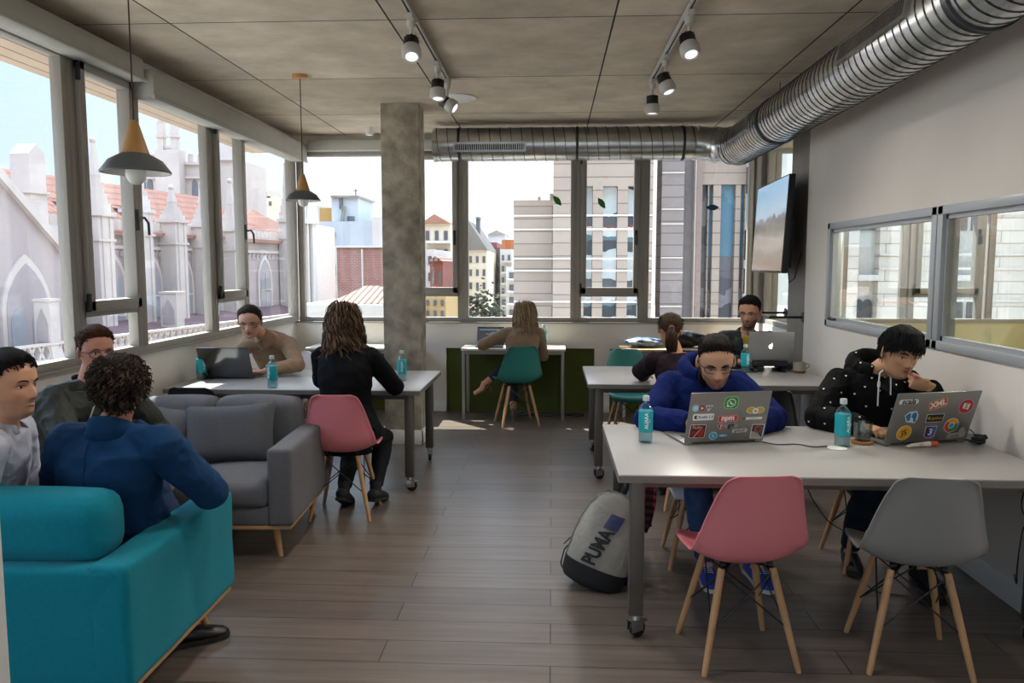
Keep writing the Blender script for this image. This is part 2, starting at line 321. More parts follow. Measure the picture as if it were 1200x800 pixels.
# ---------------------------------------------------------------- air ducts
m_duct = mat('galvanised duct steel', '#c2c4c4', .27, metal=1, var=.22, scale=5, bump=.06, bscale=12)
m_ductd = mat('duct seam', '#4c4e50', .45, metal=1)
m_slot = mat('duct grille dark slots', '#1b1c1e', .6)
DX, DZ, DR = 1.76, 2.745, .178; BX0, BY, BZ, BR = -1.19, 8.0, 2.825, .163
def duct_run(mb, p0, p1, r, pitch, n=40, mi=1):
    p0, p1 = V(p0), V(p1); L_ = (p1-p0).length; x, y, d = frame(p1-p0)
    k = int(L_/.05); mb.loft([p0+d*(L_*i/k) for i in range(k+1)], r, None, n)
    turns = L_/pitch; m_ = int(turns*28)          # raised helical lock seam
    pts = [p0+d*(L_*i/m_)+x*(r+.001)*cos(2*pi*turns*i/m_)+y*(r+.001)*sin(2*pi*turns*i/m_) for i in range(m_+1)]
    mb.loft(pts, .0038, .0038, 4, mi=mi)
def grille(parent, o, along, out, w, h, m=(None,)):
    x = V(along).normalized(); z = V(out).normalized(); y = z.cross(x); mt = M((( x.x, y.x, z.x, o[0]), (x.y, y.y, z.y, o[1]), (x.z, y.z, z.z, o[2]), (0, 0, 0, 1)))
    mb = MB(); mb.box(-w/2, w/2, -h/2, h/2, -.01, .002, mi=1, mtx=mt)
    for q in ((-w/2-.02, w/2+.02, h/2, h/2+.02), (-w/2-.02, w/2+.02, -h/2-.02, -h/2), (-w/2-.02, -w/2, -h/2, h/2), (w/2, w/2+.02, -h/2, h/2)): mb.box(*q, -.012, .01, mtx=mt)
    k = int(w/.021)
    for i in range(k): a = -w/2+(i+.5)*w/k; mb.box(a-.0045, a+.0045, -h/2, h/2, 0, .008, mtx=mt)
    mb.build('grille', [m_duct, m_slot], parent)
d1 = thing('air_duct', 'horizontal spiral galvanised duct running along the top of the back windows', 'air duct', (BX0, BY, BZ), world=True)
mb = MB(); duct_run(mb, (BX0, BY, BZ), (DX-.355, BY, BZ), BR, .105)
mb.build('duct_tube', [m_duct, m_ductd], d1)
mb = MB(); mb.lathe([(0.0, -.002), (BR-.004, -.002), (BR+.004, 0), (BR+.004, .03), (BR, .03)], (BX0, BY, BZ), (1, 0, 0), 40); mb.build('end_cap', m_duct, d1)
for i, xx in enumerate((-.93, .24, 1.28)):
    mb = MB(); mb.lathe([(BR+.003, -.012), (BR+.006, -.012), (BR+.006, .012), (BR+.003, .012)], (xx, BY, BZ), (1, 0, 0), 40); mb.tube([(xx, BY, BZ+BR), (xx, BY, CZ)], .0025, 5); mb.build('hanger', m_slot, d1)
grille(d1, (-.62, BY-BR*.93-.004, BZ-.045), (1, 0, 0), (0, -1, -.25), .68, .055)
d2 = thing('air_duct', 'large spiral galvanised duct running along the right wall under the ceiling', 'air duct', (DX, BY-.4, DZ), world=True)
mb = MB(); duct_run(mb, (DX, BY-.33, DZ), (DX, -2.1, DZ), DR, .078, 48); mb.build('duct_tube', [m_duct, m_ductd], d2)
mb = MB(); pts = []; rr = []
for i in range(15):
    a = pi/2*i/14; pts.append((DX-.34+.34*sin(a), BY-.34+.34*cos(a), BZ+(DZ-BZ)*i/14)); rr.append(BR+(DR-BR)*i/14)
mb.loft(pts, rr, None, 40)
for i in (0, 5, 10, 14): mb.loft([V(pts[i])-(V(pts[min(i+1, 14)])-V(pts[max(i-1, 0)])).normalized()*.01, V(pts[i])+(V(pts[min(i+1, 14)])-V(pts[max(i-1, 0)])).normalized()*.01], rr[i]+.006, None, 40, mi=0)
mb.build('elbow', [m_duct, m_ductd], d2)
for yy in (6.35, 3.4):
    mb = MB(); mb.lathe([(DR+.002, -.022), (DR+.009, -.022), (DR+.004, 0), (DR+.009, .022), (DR+.002, .022)], (DX, yy, DZ), (0, 1, 0), 48); mb.tube([(DX, yy, DZ+DR), (DX, yy, CZ)], .003, 5); mb.build('collar', [m_ductd], d2)
for yy, ww in ((6.95, .62), (4.15, .82), (1.5, .8)):
    grille(d2, (DX-DR*.97-.004, yy, DZ+.035), (0, 1, 0), (-1, 0, .15), ww, .085)

# ---------------------------------------------------------------- track spotlights
m_fix = mat('light grey spotlight body', '#b9b7b2', .45)
m_lens = mat('spotlight lens', '#d9e2ea', .1, emit='#ffffff', es=.15)
def track(name, x, y0, y1, label):
    t = thing(name, label, 'light track', (x, y1, CZ), world=True)
    mb = MB().box(x-.017, x-.006, y0, y1, CZ-.035, CZ, bev=.002).box(x+.006, x+.017, y0, y1, CZ-.035, CZ, bev=.002).box(x-.017, x+.017, y0, y1, CZ-.008, CZ)
    mb.build('rail', m_fix, t); MB().box(x-.006, x+.006, y0+.01, y1-.01, CZ-.03, CZ-.008).build('slot', m_slot, t)
track('light_track', -.79, 2.6, 6.12, 'ceiling light track left of centre carrying three visible spotlights')
track('light_track', .745, 2.6, 6.2, 'ceiling light track right of centre carrying spotlights')
def spot(x, y, aim, label, power=0):
    z = CZ-.035; t = thing('spotlight', label, 'spotlight', (x, y, z), world=True, group='spotlights on the ceiling tracks')
    MB().box(x-.02, x+.02, y-.07, y+.07, z-.028, z, bev=.006).build('adapter', m_fix, t)
    a = V(aim).normalized(); hc = V((x, y, z-.17)); s = V((0, 0, 1)).cross(a); s = s.normalized() if s.length > .05 else V((1, 0, 0))
    MB().lathe([(.024, 0), (.024, -.04), (.011, -.05)], (x, y, z-.02), n=14).tube([(x, y, z-.06), (x, y, z-.11), hc+s*.005], .009).build('arm', m_fix, t)
    hd = hc+a*.015
    MB().lathe([(.002, -.01), (.05, -.008), (.054, .0), (.056, .045), (.045, .06), (.04, .062), (.036, .055), (.001, .054)], hd, a, 26).build('head', m_fix, t)
    f = MB(); u, v2, _ = frame(a)
    for k in range(12):
        c_, s_ = cos(2*pi*k/12), sin(2*pi*k/12); d = u*c_+v2*s_; f.bar(hd-a*.065+d*.03, hd-a*.065+d*.052, .006, .001); f.loft([hd-a*.01+d*.042, hd-a*.07+d*.04], .012, .003, 6, ref=d)
    f.lathe([(.034, -.07), (.034, -.005)], hd, a, 16); f.build('heat_sink', m_black, t)
    MB().lathe([(.001, .0545), (.034, .0555), (.035, .052)], hd, a, 20).build('lens', m_lens, t)
    if power:
        l = bpy.data.lights.new('spotlight_beam', 'SPOT'); l.energy = power; l.spot_size = R(150); l.spot_blend = .9; l.shadow_soft_size = .09; l.color = (1, .95, .88)
        o = bpy.data.objects.new('spotlight_beam', l); C.objects.link(o); o.parent = t; o.matrix_parent_inverse = M.Translation(-V(t.location)); o.location = hd+a*.075; o.rotation_euler = a.to_track_quat('-Z', 'Y').to_euler()
SP = LAMP
for (x, y, aim, lb) in ((-.79, 4.48, (.1, -.5, -.85), 'nearest spotlight on the left ceiling track, tilted towards the camera'), (-.79, 5.5, (.02, -.2, -1), 'middle spotlight on the left ceiling track pointing down'), (-.79, 6.0, (.75, -.2, -.5), 'far end spotlight on the left ceiling track, turned sideways to the right'),
        (.745, 4.5, (.12, -.45, -.85), 'nearest visible spotlight on the right ceiling track'), (.745, 5.4, (.3, -.25, -.9), 'middle spotlight on the right ceiling track tilted right'), (.745, 6.08, (0, -.02, -1), 'far end spotlight on the right ceiling track pointing straight down')):
    spot(x, y, aim, lb, 0 if aim[0] > .5 else SP)
for (x, y, lb) in ((-.79, 3.0, 'spotlight at the near end of the left ceiling track'), (.745, 3.0, 'spotlight at the near end of the right ceiling track')): spot(x, y, (0, -.2, -1), lb, SP)
# pendants
m_pwood = mat('light wood cone', '#b98a55', .5, var=.12, scale=20, stretch=(1, 1, .2)); m_pgrey = mat('slate grey enamel shade', '#51565c', .35); m_cordr = mat('dark red fabric cord', '#4f2f2c', .8); m_opal = mat('opal glass bulb', '#e8e8e4', .25)
m_inner = mat('white enamel inside', '#dedcd6', .5)
def pendant(x, y, zr, s, label):
    t = thing('pendant_lamp', label, 'pendant lamp', (x, y, zr), world=True, group='pendant lamps')
    MB().lathe([(.0, CZ), (.055, CZ), (.055, CZ-.028), (.0, CZ-.028)], (x, y, 0), n=24).build('ceiling_rose', m_pwood, t)
    MB().tube([(x, y, CZ-.02), (x, y, zr+.23*s)], .0035, 6).build('cord', m_cordr, t)
    MB().lathe([(.012*s, .235*s), (.02*s, .225*s), (.06*s, .09*s), (.062*s, .085*s)], (x, y, zr), n=32).build('cone', m_pwood, t)
    MB().lathe([(.058*s, .088*s), (.066*s, .083*s), (.115*s, .055*s), (.152*s, .005*s), (.15*s, -.002*s)], (x, y, zr), n=48, cap=False).build('lamp_shade', m_pgrey, t)
    MB().lathe([(.148*s, -.001*s), (.112*s, .048*s), (.02*s, .08*s)], (x, y, zr), n=48, cap=False).build('shade_lining', m_inner, t)
    MB().ell((x, y, zr-.005*s), (.045*s, .045*s, .05*s), n=20, k=12).build('bulb', m_opal, t)
pendant(-1.90, 3.55, 2.035, 1.0, 'pendant lamp with wooden cone and slate shade, hanging nearest, over the armchairs')
pendant(-1.885, 5.93, 2.105, .86, 'pendant lamp with wooden cone and slate shade, hanging farther back over the left table')
# ceiling odds
t = thing('ceiling_spot', 'small white cylindrical ceiling spot left of the concrete column', 'ceiling light', (-1.88, 8.15, CZ), world=True)
MB().lathe([(0, 0), (.04, 0), (.04, -.075), (.03, -.08), (0, -.075)], (-1.88, 8.15, CZ), n=20).build('housing', m_white, t)
t = thing('ceiling_plate', 'flat round white ceiling fitting behind the left light track', 'ceiling light', (-.80, 6.75, CZ), world=True)
MB().lathe([(0, 0), (.15, 0), (.155, -.012), (.10, -.032), (0, -.036)], (-.8, 6.75, CZ), n=32).build('cover', m_white, t)

# ---------------------------------------------------------------- television and coat rail on the slab
m_screen = bpy.data.materials.new('television painted reflection'); m_screen.use_nodes = True
def skyline_reflection_nodes():  # skyline mirrored from the windows opposite, painted in as a faint glow
    nt = m_screen.node_tree; N = nt.nodes; L = nt.links; b = N['Principled BSDF']; b.inputs['Base Color'].default_value = lin('#08090b'); b.inputs['Roughness'].default_value = .12
    tc = N.new('ShaderNodeTexCoord'); sp = N.new('ShaderNodeSeparateXYZ'); L.new(tc.outputs['Generated'], sp.inputs[0])
    no = N.new('ShaderNodeTexNoise'); no.inputs['Scale'].default_value = 7; no.inputs['Detail'].default_value = 5; L.new(tc.outputs['Generated'], no.inputs[0])
    ma = N.new('ShaderNodeMath'); ma.operation = 'MULTIPLY_ADD'; ma.inputs[1].default_value = .22; L.new(no.outputs['Fac'], ma.inputs[0]); L.new(sp.outputs[2], ma.inputs[2])
    cr = N.new('ShaderNodeValToRGB'); L.new(ma.outputs[0], cr.inputs[0]); E_ = cr.color_ramp.elements; E_[0].position = .12; E_[0].color = lin('#8b6a52'); E_[1].position = 1.05; E_[1].color = lin('#7fb3d8')
    for p, c in ((.30, '#8f8478'), (.38, '#a89f93'), (.52, '#83796e'), (.58, '#5f6340'), (.66, '#4c4650'), (.705, '#6d6b78'), (.73, '#a9c4d8')): e = E_.new(p); e.color = lin(c)
    L.new(cr.outputs[0], b.inputs['Emission Color']); b.inputs['Emission Strength'].default_value = .10
skyline_reflection_nodes()
tv = thing('television', 'large flat television hung on the concrete slab facing the room', 'television', (2.02, 7.0, 1.55))
tv.rotation_euler = (0, R(3), R(-3.4))
MB().box(-.02, .035, 0, 1.36, 0, .86, bev=.006).box(.03, .07, .15, 1.2, .12, .7, bev=.02).build('housing', m_plast, tv)
MB().box(-.0215, -.0195, .012, 1.348, .02, .848).build('screen', m_screen, tv, 0)
MB().box(.07, .13, .5, .62, .25, .6).bar((.1, .25, .45), (.1, .9, .45), .03).bar((.1, .25, .05), (.1, .25, .5), .03).build('wall_bracket', m_black, tv)
MB().tube([(.05, .08, .06), (.055, .04, -.02), (.07, .06, -.08), (.12, .1, -.04), (.16, .1, .2)], .006).build('cable', m_black, tv)
cr_ = thing('coat_rail', 'black steel coat rail on the concrete slab under the television', 'coat rail', (2.23, 7.1, 1.1), world=True)
mb = MB()
for yy, zz in ((7.08, 1.16), (7.6, 1.17)):
    mb.tube([(2.225, yy, zz), (1.93, yy, zz)], .011); mb.lathe([(0, 0), (.045, 0), (.045, .012), (0, .012)], (2.218, yy, zz), (1, 0, 0), 20)
mb.tube([(1.93, 7.05, 1.16), (1.93, 7.62, 1.17)], .011); mb.build('rail', m_black, cr_)

# ---------------------------------------------------------------- tables on castors
m_top = mat('pale grey laminate', '#a8a6a4', .30, var=.02, scale=3); m_edge = mat('grey table edge band', '#77736e', .5)
m_wheel = mat('black castor wheel', '#141414', .5)
def castor(t, x, y, rz):
    mt = M.Translation((x, y, 0)) @ M.Rotation(rz, 4, 'Z')
    b = MB(); b.xf = mt
    b.lathe([(0, .105), (.022, .105), (.026, .085), (.02, .078), (0, .078)], n=16); b.box(-.03, .03, -.022, -.018, .03, .085, bev=.002); b.box(-.03, .03, .018, .022, .03, .085, bev=.002); b.box(-.028, .028, -.022, .022, .076, .082); b.box(.02, .062, -.012, .012, .062, .07, bev=.002)
    o = b.build('castor', m_steel, t)
    b = MB(); b.xf = mt; b.lathe([(0, -.014), (.026, -.014), (.0375, -.010), (.0375, .010), (.026, .014), (0, .014)], (.012, 0, .0375), (0, 1, 0), 24); b.build('wheel', m_wheel, o)
def make_table():
    t = thing('work_table', 'x', 'table'); W, D = 1.85, 1.06
    MB().box(0, W, 0, D, .705, .74, bev=.002).build('tabletop', m_top, t)
    MB().box(-.001, W+.001, -.001, D+.001, .7055, .7345).build('edge_band', m_edge, t)
    MB().box(.10, W-.10, .10, .13, .66, .705).box(.10, W-.10, D-.13, D-.10, .66, .705).box(.10, .13, .1, D-.1, .66, .705).box(W-.13, W-.10, .1, D-.1, .66, .705).build('apron', m_dark, t)
    for x in (.055, W-.12):
        for y in (.04, D-.105):
            MB().box(x, x+.062, y, y+.062, .105, .705, bev=.004).build('leg', m_dark, t); castor(t, x+.031, y+.031, (x*7+y*5) % 6)
    return t
tab = make_table(); tab.location = (.283, 3.245, 0); tab['label'] = 'front grey work table on castors, holding the two sticker covered laptops'; tab['group'] = 'grey work tables'
tab2 = dup(tab, (.272, 5.80, 0), 0, 'middle grey work table on castors behind the front one, holding the laptop on a stand')
tab3 = dup(tab, (-.925-1.85, 5.42, 0), 0, 'left grey work table on castors beside the concrete column')

# ---------------------------------------------------------------- shell chairs
CH = {}
for k, c in (('pink', '#dd828c'), ('grey', '#8a8988'), ('teal', '#2a7672'), ('white', '#cfd0d4'), ('black', '#25262a')): CH[k] = mat(k+' plastic shell', c, .38, var=.02, scale=6, bump=.05, bscale=500)
m_beech = mat('beech wood legs', '#b78c63', .5, var=.14, scale=14, stretch=(1, 1, .15))
def shell_fn(u, v):
    # side profile: front lip, seat, bend, back, top edge (y forward, z up)
    prof = [(.235, .395, .175), (.232, .425, .195), (.20, .442, .21), (.12, .437, .226), (.02, .428, .232), (-.08, .428, .234), (-.15, .447, .234), (-.195, .50, .228), (-.218, .57, .214), (-.234, .65, .194), (-.248, .73, .172), (-.258, .79, .150), (-.262, .812, .132), (-.263, .823, .104)]
    t = v*(len(prof)-1); i = min(int(t), len(prof)-2); f = t-i
    g = lambda k, c: prof[max(0, min(len(prof)-1, k))][c]
    def cr(c):
        p0, p1, p2, p3 = g(i-1, c), g(i, c), g(i+1, c), g(i+2, c)
        return .5*((2*p1)+(-p0+p2)*f+(2*p0-5*p1+4*p2-p3)*f*f+(-p0+3*p1-3*p2+p3)*f**3)
    y, z, w = cr(0), cr(1), cr(2); s = 2*u-1; a = abs(s)
    up = .055*math.exp(-((v-.38)/.22)**2)+.012*(1-v); fwd = .065*math.exp(-((v-.62)/.22)**2)
    z += up*a**2.6*(1 if v < .6 else .6); y += fwd*a**2.4
    # rolled outer lip
    if a > .93: z -= .010*(a-.93)/.07*(1 if v < .5 else 0); y -= .012*(a-.93)/.07*(v > .5)
    return (s*w, y, z)
def make_chair():
    t = thing('shell_chair', 'x', 'chair')
    MB().grid(shell_fn, 33, 40).build('shell', CH['pink'], t, 60, sol=.006)
    for sx in (-1, 1):
        for sy in (-1, 1):
            top = V((sx*.105, .0+sy*.105, .405)); bot = V((sx*.192, sy*.185, 0)); b = MB(); b.loft([bot, bot.lerp(top, .04), bot.lerp(top, .6), top], [.0105, .0115, .0155, .0145], None, 14); o = b.build('leg', m_beech, t)
            MB().ell(bot.lerp(top, .93)+V((0, sy*.016, 0)), .005, n=8, k=6).build('screw', m_steel, o); MB().ell(bot.lerp(top, .45)+V((0, sy*.0155, 0)), .004, n=8, k=6).build('screw', m_steel, o)
    f = MB(); J = {}
    for sx in (-1, 1):
        for sy in (-1, 1):
            top = V((sx*.105, sy*.105, .405)); bot = V((sx*.192, sy*.185, 0)); J[sx, sy] = (top, bot.lerp(top, .42))
            f.bar(top+V((0, 0, -.03)), top+V((-sx*.04, -sy*.02, .02)), .02, .006); f.lathe([(0, 0), (.014, 0), (.014, .012), (0, .012)], top+V((-sx*.01, -sy*.01, .012)), n=12)
    for a, b in (((-1, -1), (1, -1)), ((1, -1), (-1, -1)), ((-1, 1), (1, 1)), ((1, 1), (-1, 1)), ((-1, -1), (-1, 1)), ((-1, 1), (-1, -1)), ((1, -1), (1, 1)), ((1, 1), (1, -1))):
        p, q = J[a][1], J[b][0]+V((0, 0, -.02)); f.tube([p, q], .0035, 6); f.ell(p, .007, n=8, k=6)
    f.tube([J[-1, -1][0], J[1, 1][0]], .005, 6); f.tube([J[-1, 1][0], J[1, -1][0]], .005, 6)
    f.build('wire_base', m_black, t); return t
ch = make_chair(); ch.location = (.775, 3.20, 0); ch.rotation_euler = (0, 0, R(7)); tag(ch, 'pink shell chair in the foreground, pushed up to the front table', None, 'moulded shell chairs with beech legs')
def chair(x, y, deg, col, label): return dup(ch, (x, y, 0), R(deg), label, None, {'shell': CH[col]})
chair(1.475, 3.20, -7, 'grey', 'grey shell chair in the foreground at the front table')
chair(-1.345, 4.97, 2, 'pink', 'pink shell chair on which the woman in the black blazer sits')
chair(-.356, 8.0-.03, 16, 'teal', 'teal shell chair of the blonde woman at the back desk')
chair(.83, 4.25, 178, 'white', 'white shell chair under the man in the blue hoodie')
chair(1.735, 4.26, 180, 'teal', 'teal shell chair under the man in the patterned black hoodie')
chair(.72, 7.22, 184, 'teal', 'empty teal shell chair on the window side of the middle table')
chair(.93, 5.30, 4, 'black', 'black shell chair of the woman with the ponytail')
chair(1.40, 5.30, -3, 'black', 'empty dark shell chair at the near side of the middle table, right of the ponytail')
chair(1.72, 7.25, 172, 'grey', 'chair under the man with glasses by the television')
chair(-2.36, 5.22, 0, 'black', 'empty black shell chair at the near side of the left table, behind the grey sofa')
chair(-2.36, 6.90, 184, 'white', 'chair under the woman with glasses at the far side of the left table')

# ---------------------------------------------------------------- desks along the back wall
m_dtop = mat('whitewashed desk top', '#d3cabb', .45, var=.06, scale=8, stretch=(.3, 2, 1)); m_dleg = mat('light grey steel desk legs', '#8f8c86', .45, metal=.4)
def desk(x0, x1, y0, label, m=m_dtop, h=.755):
    t = thing('desk', label, 'desk', ((x0+x1)/2, y0, 0), world=True); y1 = YB-.03
    MB().box(x0, x1, y0, y1, h-.022, h, bev=.002).build('desktop', m, t)
    MB().box(x0+.02, x1-.02, y0+.01, y0+.035, h-.06, h-.022).box(x0+.02, x1-.02, y1-.035, y1-.01, h-.06, h-.022).build('frame', m_dleg, t)
    for x in (x0+.01, x1-.045):
        for y in (y0+.005, y1-.04): MB().box(x, x+.032, y, y+.032, 0, h-.022, bev=.002).build('leg', m_dleg, t)
desk(-.95, .145, 8.12, 'narrow pale desk under the back window where the blonde woman works')
desk(-2.6, -1.5, 8.12, 'narrow pale desk in the left back corner behind the concrete column')
desk(.73, 1.85, 8.12, 'narrow wooden desk at the right end of the back window with a jacket on it', mat('raw wood desk top', '#c2a682', .5, var=.1, scale=8, stretch=(.3, 2, 1)))
# ---------------------------------------------------------------- sofas
def fabric(name, c, var=.06): return mat(name, c, .92, var=var, scale=60, bump=.35, bscale=900, sheen=.05, spec=.2)
m_teal = fabric('teal wool upholstery', '#067d90'); m_gsofa = fabric('grey wool upholstery', '#69696d'); m_taupe = fabric('taupe upholstery', '#756a63'); m_pil = fabric('slate cushion fabric', '#5c5c60')
m_plinth = mat('oak sofa plinth', '#b98f63', .5, var=.12, scale=10, stretch=(1, 1, .2))
def soft(x0, x1, y0, y1, z0, z1, puff=.02, rnd=.05, seed=0, wr=.004):
    """an upholstered block: rounded box whose faces bulge and crease a little"""
    mb = MB(); bm = bmesh.new(); bmesh.ops.create_cube(bm, size=1)
    for v in bm.verts: v.co = V((v.co.x*(x1-x0), v.co.y*(y1-y0), v.co.z*(z1-z0)))
    r = min(rnd, .48*min(x1-x0, y1-y0, z1-z0)); bmesh.ops.bevel(bm, geom=bm.edges[:], offset=r, segments=3, profile=.55, affect='EDGES')
    bmesh.ops.subdivide_edges(bm, edges=[e for e in bm.edges if e.calc_length() > .08], cuts=9, use_grid_fill=True)
    c = V(((x0+x1)/2, (y0+y1)/2, (z0+z1)/2)); h = V(((x1-x0)/2, (y1-y0)/2, (z1-z0)/2))
    for v in bm.verts:
        q = V((v.co.x/h.x, v.co.y/h.y, v.co.z/h.z)); b_ = V((0, 0, 0))
        for i in range(3):
            j, k = (i+1) % 3, (i+2) % 3
            if abs(q[i]) > .9: b_[i] = math.copysign(puff*max(0, 1-q[j]**2)*max(0, 1-q[k]**2)+wr*sin(9*v.co[j]+seed)*sin(11*v.co[k]+2*seed), q[i])
        v.co += b_+c
    bm.verts.index_update(); mb.add([v.co[:] for v in bm.verts], [[v.index for v in f.verts] for f in bm.faces]); bm.free(); return mb
def sofa_leg(t, x, y, dx, dy, m=m_plinth): MB().loft([(x+dx, y+dy, 0), (x, y, .175)], [.013, .022], None, 16).build('leg', m, t)
def sofa(name, label, cat, loc, rz, W, D, m, seats, back='cushions', ht=.64, at_=.135, bh=.80, skip_left=False):
    """local: x 0..W, back along y = 0, seat opens to +y"""
    t = thing(name, label, cat, loc, rz)
    MB().box(.012, W-.012, .012, D-.012, .175, .197, bev=.004).build('plinth', m_plinth, t)
    soft(0, W, 0, .14, .197, ht-.01, .004, .022).build('back_frame', m, t, 60)
    soft(W-at_, W, .0, D, .197, ht, .004, .022).build('armrest', m, t, 60)
    soft(0, at_, .0, D, .197, ht, .004, .022).build('armrest', m, t, 60)
    soft(at_, W-at_, .12, D-.01, .197, .30, .0, .015).build('seat_base', m, t, 60)
    w = (W-2*at_)/seats
    for i in range(seats):
        soft(at_+i*w+.004, at_+(i+1)*w-.004, .15, D+.005, .298, .43, .018, .04, i).build('seat_cushion', m, t, 60)
        if back == 'cushions': soft(at_+i*w+.004, at_+(i+1)*w-.004, .10, .27, .425, bh, .02, .05, i+3).build('back_cushion', m, t, 60)
    if back == 'bolster': soft(at_-.02, W-at_+.02, .05, .25, .60, bh, .012, .07, 2, .002).build('back_bolster', m, t, 60)
    for x, dx in ((.13, -.04), (W-.13, .04)):
        for y, dy in ((.12, -.04), (D-.12, .04)): sofa_leg(t, x, y, dx, dy)
    return t
# teal two seater, its back to the camera; local +y is away from the camera
TW = 1.30
a = R(1.0); c0 = V((-1.395, 2.43, 0)); loc = c0-V((cos(a), sin(a), 0))*TW
sofa('teal_sofa', 'bright teal upholstered two-seat sofa in the left foreground, seen from behind', 'sofa', loc, a, TW, .90, m_teal, 2, 'bolster', .625, .135, .835)
# grey sofa facing the camera
a = R(183); loc = V((-1.455, 5.0, 0))
sofa('grey_sofa', 'grey upholstered sofa facing the camera in front of the left table', 'sofa', loc, a, 1.30, .90, m_gsofa, 2, 'cushions', .625, .13, .79)
sofa('corner_armchair', 'taupe upholstered armchair against the left wall under the window', 'armchair', (-2.82, 4.06, 0), R(-90), .69, .72, m_taupe, 1, 'cushions', .60, .10, .76)
# loose cushions
def pillow(label, loc, rot, w, h, d, m):
    def fn(s):
        def g(u, v):
            x, y = 2*u-1, 2*v-1; e = (1-x**4)*(1-y**4); k = 1-.06*(1-abs(x))*0
            px = x*w/2*(1-.07*(1-y*y)); py = y*h/2*(1-.09*(1-x*x)); return (px, s*d/2*max(0, e)**.55+.004*sin(9*x+3*y)*e, py)
        return g
    b = MB().grid(fn(1), 21, 21).grid(fn(-1), 21, 21); bm = b
    o = b.build('throw_pillow', m, None, 80); o.location = loc; o.rotation_euler = rot; tag(o, label, 'cushion'); return o
pillow('slate grey throw pillow leaning in the right corner of the grey sofa', (-1.95, 4.60, .60), (R(-20), R(-3), R(4)), .56, .37, .16, m_pil)
pillow('small grey throw pillow beside the man in the dark green jacket', (-2.36, 4.64, .60), (R(-22), R(8), R(-8)), .34, .32, .12, m_gsofa)

# ---------------------------------------------------------------- bottles
m_bg = glassmat('clear bottle plastic', '#e2f1f3', .10, .02, .8); m_blab = mat('teal bottle sleeve', '#15a0ad', .35); m_bcap = mat('translucent pale cap', '#b9c6ca', .35); m_wtxt = mat('white lettering', '#e9f3f3', .5); m_water = glassmat('water', '#dcecef', .05, 0, .4)
def make_bottle():
    t = thing('water_bottle', 'x', 'bottle')
    MB().loft([(0, 0, z) for z in (0, .006, .10, .155, .172, .19, .197, .21)], [.030, .0345, .0345, .0345, .031, .017, .0135, .0135], None, 28, sq=.85).build('bottle_body', m_bg, t, 50)
    MB().loft([(0, 0, z) for z in (.004, .008, .052, .054)], [.028, .0325, .0325, .030], None, 20, sq=.85).build('water', m_water, t, 50)
    lb = MB().loft([(0, 0, z) for z in (.055, .057, .158, .16)], [.0345, .0353, .0353, .0345], None, 28, sq=.85).build('label', m_blab, t, 50)
    tx = MB(); tx.text('AUARA', .024, M.Translation((0, -.0362, .112)) @ M.Rotation(R(90), 4, 'X') @ M.Rotation(R(90), 4, 'Z'), bold=.0004); tx.text('agua', .010, M.Translation((.012, -.0362, .112)) @ M.Rotation(R(90), 4, 'X') @ M.Rotation(R(90), 4, 'Z'))
    tx.build('lettering', m_wtxt, lb, 0)
    MB().lathe([(0, .208), (.0165, .208), (.0165, .23), (.015, .233), (0, .233)], n=24).build('cap', m_bcap, t)
    return t
TZ = .7405
bt = make_bottle(); bt.location = (.468, 3.87, TZ); bt['label'] = 'water bottle with teal sleeve on the near left part of the front table'; bt['group'] = 'water bottles with teal sleeves'
dup(bt, (1.412, 3.83, TZ), R(25), 'water bottle with teal sleeve beside the glass on the front table')
dup(bt, (-2.005, 5.50, TZ), R(-25), 'water bottle with teal sleeve in front of the woman with glasses on the left table')
dup(bt, (-1.142, 5.90, TZ), R(10), 'water bottle with teal sleeve by the right hand of the woman in the black blazer')
dup(bt, (1.59, 6.50, TZ), R(20), 'water bottle with teal sleeve beside the laptop stand on the middle table')
dup(bt, (-.085, 8.40, .7555), R(60), 'water bottle with teal sleeve on the back desk to the right of the blonde woman')
dup(bt, (-2.70, 5.88, TZ), R(60), 'water bottle at the window end of the left table, behind the black laptop')

# ---------------------------------------------------------------- laptops
m_alu = mat('space grey aluminium', '#8b8a88', .38, metal=.75); m_alud = mat('silver aluminium', '#a8a9aa', .36, metal=.75); m_keys = mat('black keys', '#101012', .5); m_scr = mat('dark laptop screen', '#0b0d12', .15)
m_hp = mat('dark laptop lid', '#2a2c30', .28, metal=.4); m_hpl = mat('dark mirror laptop lid', '#6d7073', .16, metal=.9)
def cm(name, c): return mat('sticker '+name, c, .4)
SW, SK = cm('white', '#e8e8e6'), cm('black', '#161616')
def laptop(label, loc, rz, w, d, lidm, tilt, bend=0, name='laptop', screen=m_scr, h=None):
    h = h or d; t = thing(name, label, 'laptop', loc, rz)
    ba = MB().box(-w/2, w/2, 0, d, 0, .013, bev=.004).build('base', lidm, t)
    kb = MB()
    for r in range(5):
        for c in range(13): kb.box(-w*.4+c*w*.8/13, -w*.4+(c+.85)*w*.8/13, .03+r*d*.1, .03+(r+.85)*d*.1, .012, .0145)
    tag(kb.build('keyboard', m_keys, ba, 0), kind='stuff')
    MB().box(-w*.14, w*.14, d*.66, d*.95, .0125, .0136, bev=.0004).build('trackpad', lidm, ba)
    a = R(tilt); mt = M(((1, 0, 0, 0), (0, -sin(a), -cos(a), -.002), (0, cos(a), -sin(a), .012), (0, 0, 0, 1)))
    lid = MB().box(-w/2, w/2, 0, h, -.003, .003, bev=.0028, mtx=mt).build('lid', lidm, t)
    MB().box(-w/2+.008, w/2-.008, .014, h-.01, -.0037, -.0031, mtx=mt).build('screen', screen, lid, 0)
    MB().tube([(-w*.4, 0, .012), (w*.4, 0, .012)], .006, 10).build('hinge', m_plast, t)
    return t, lid, mt, w, h
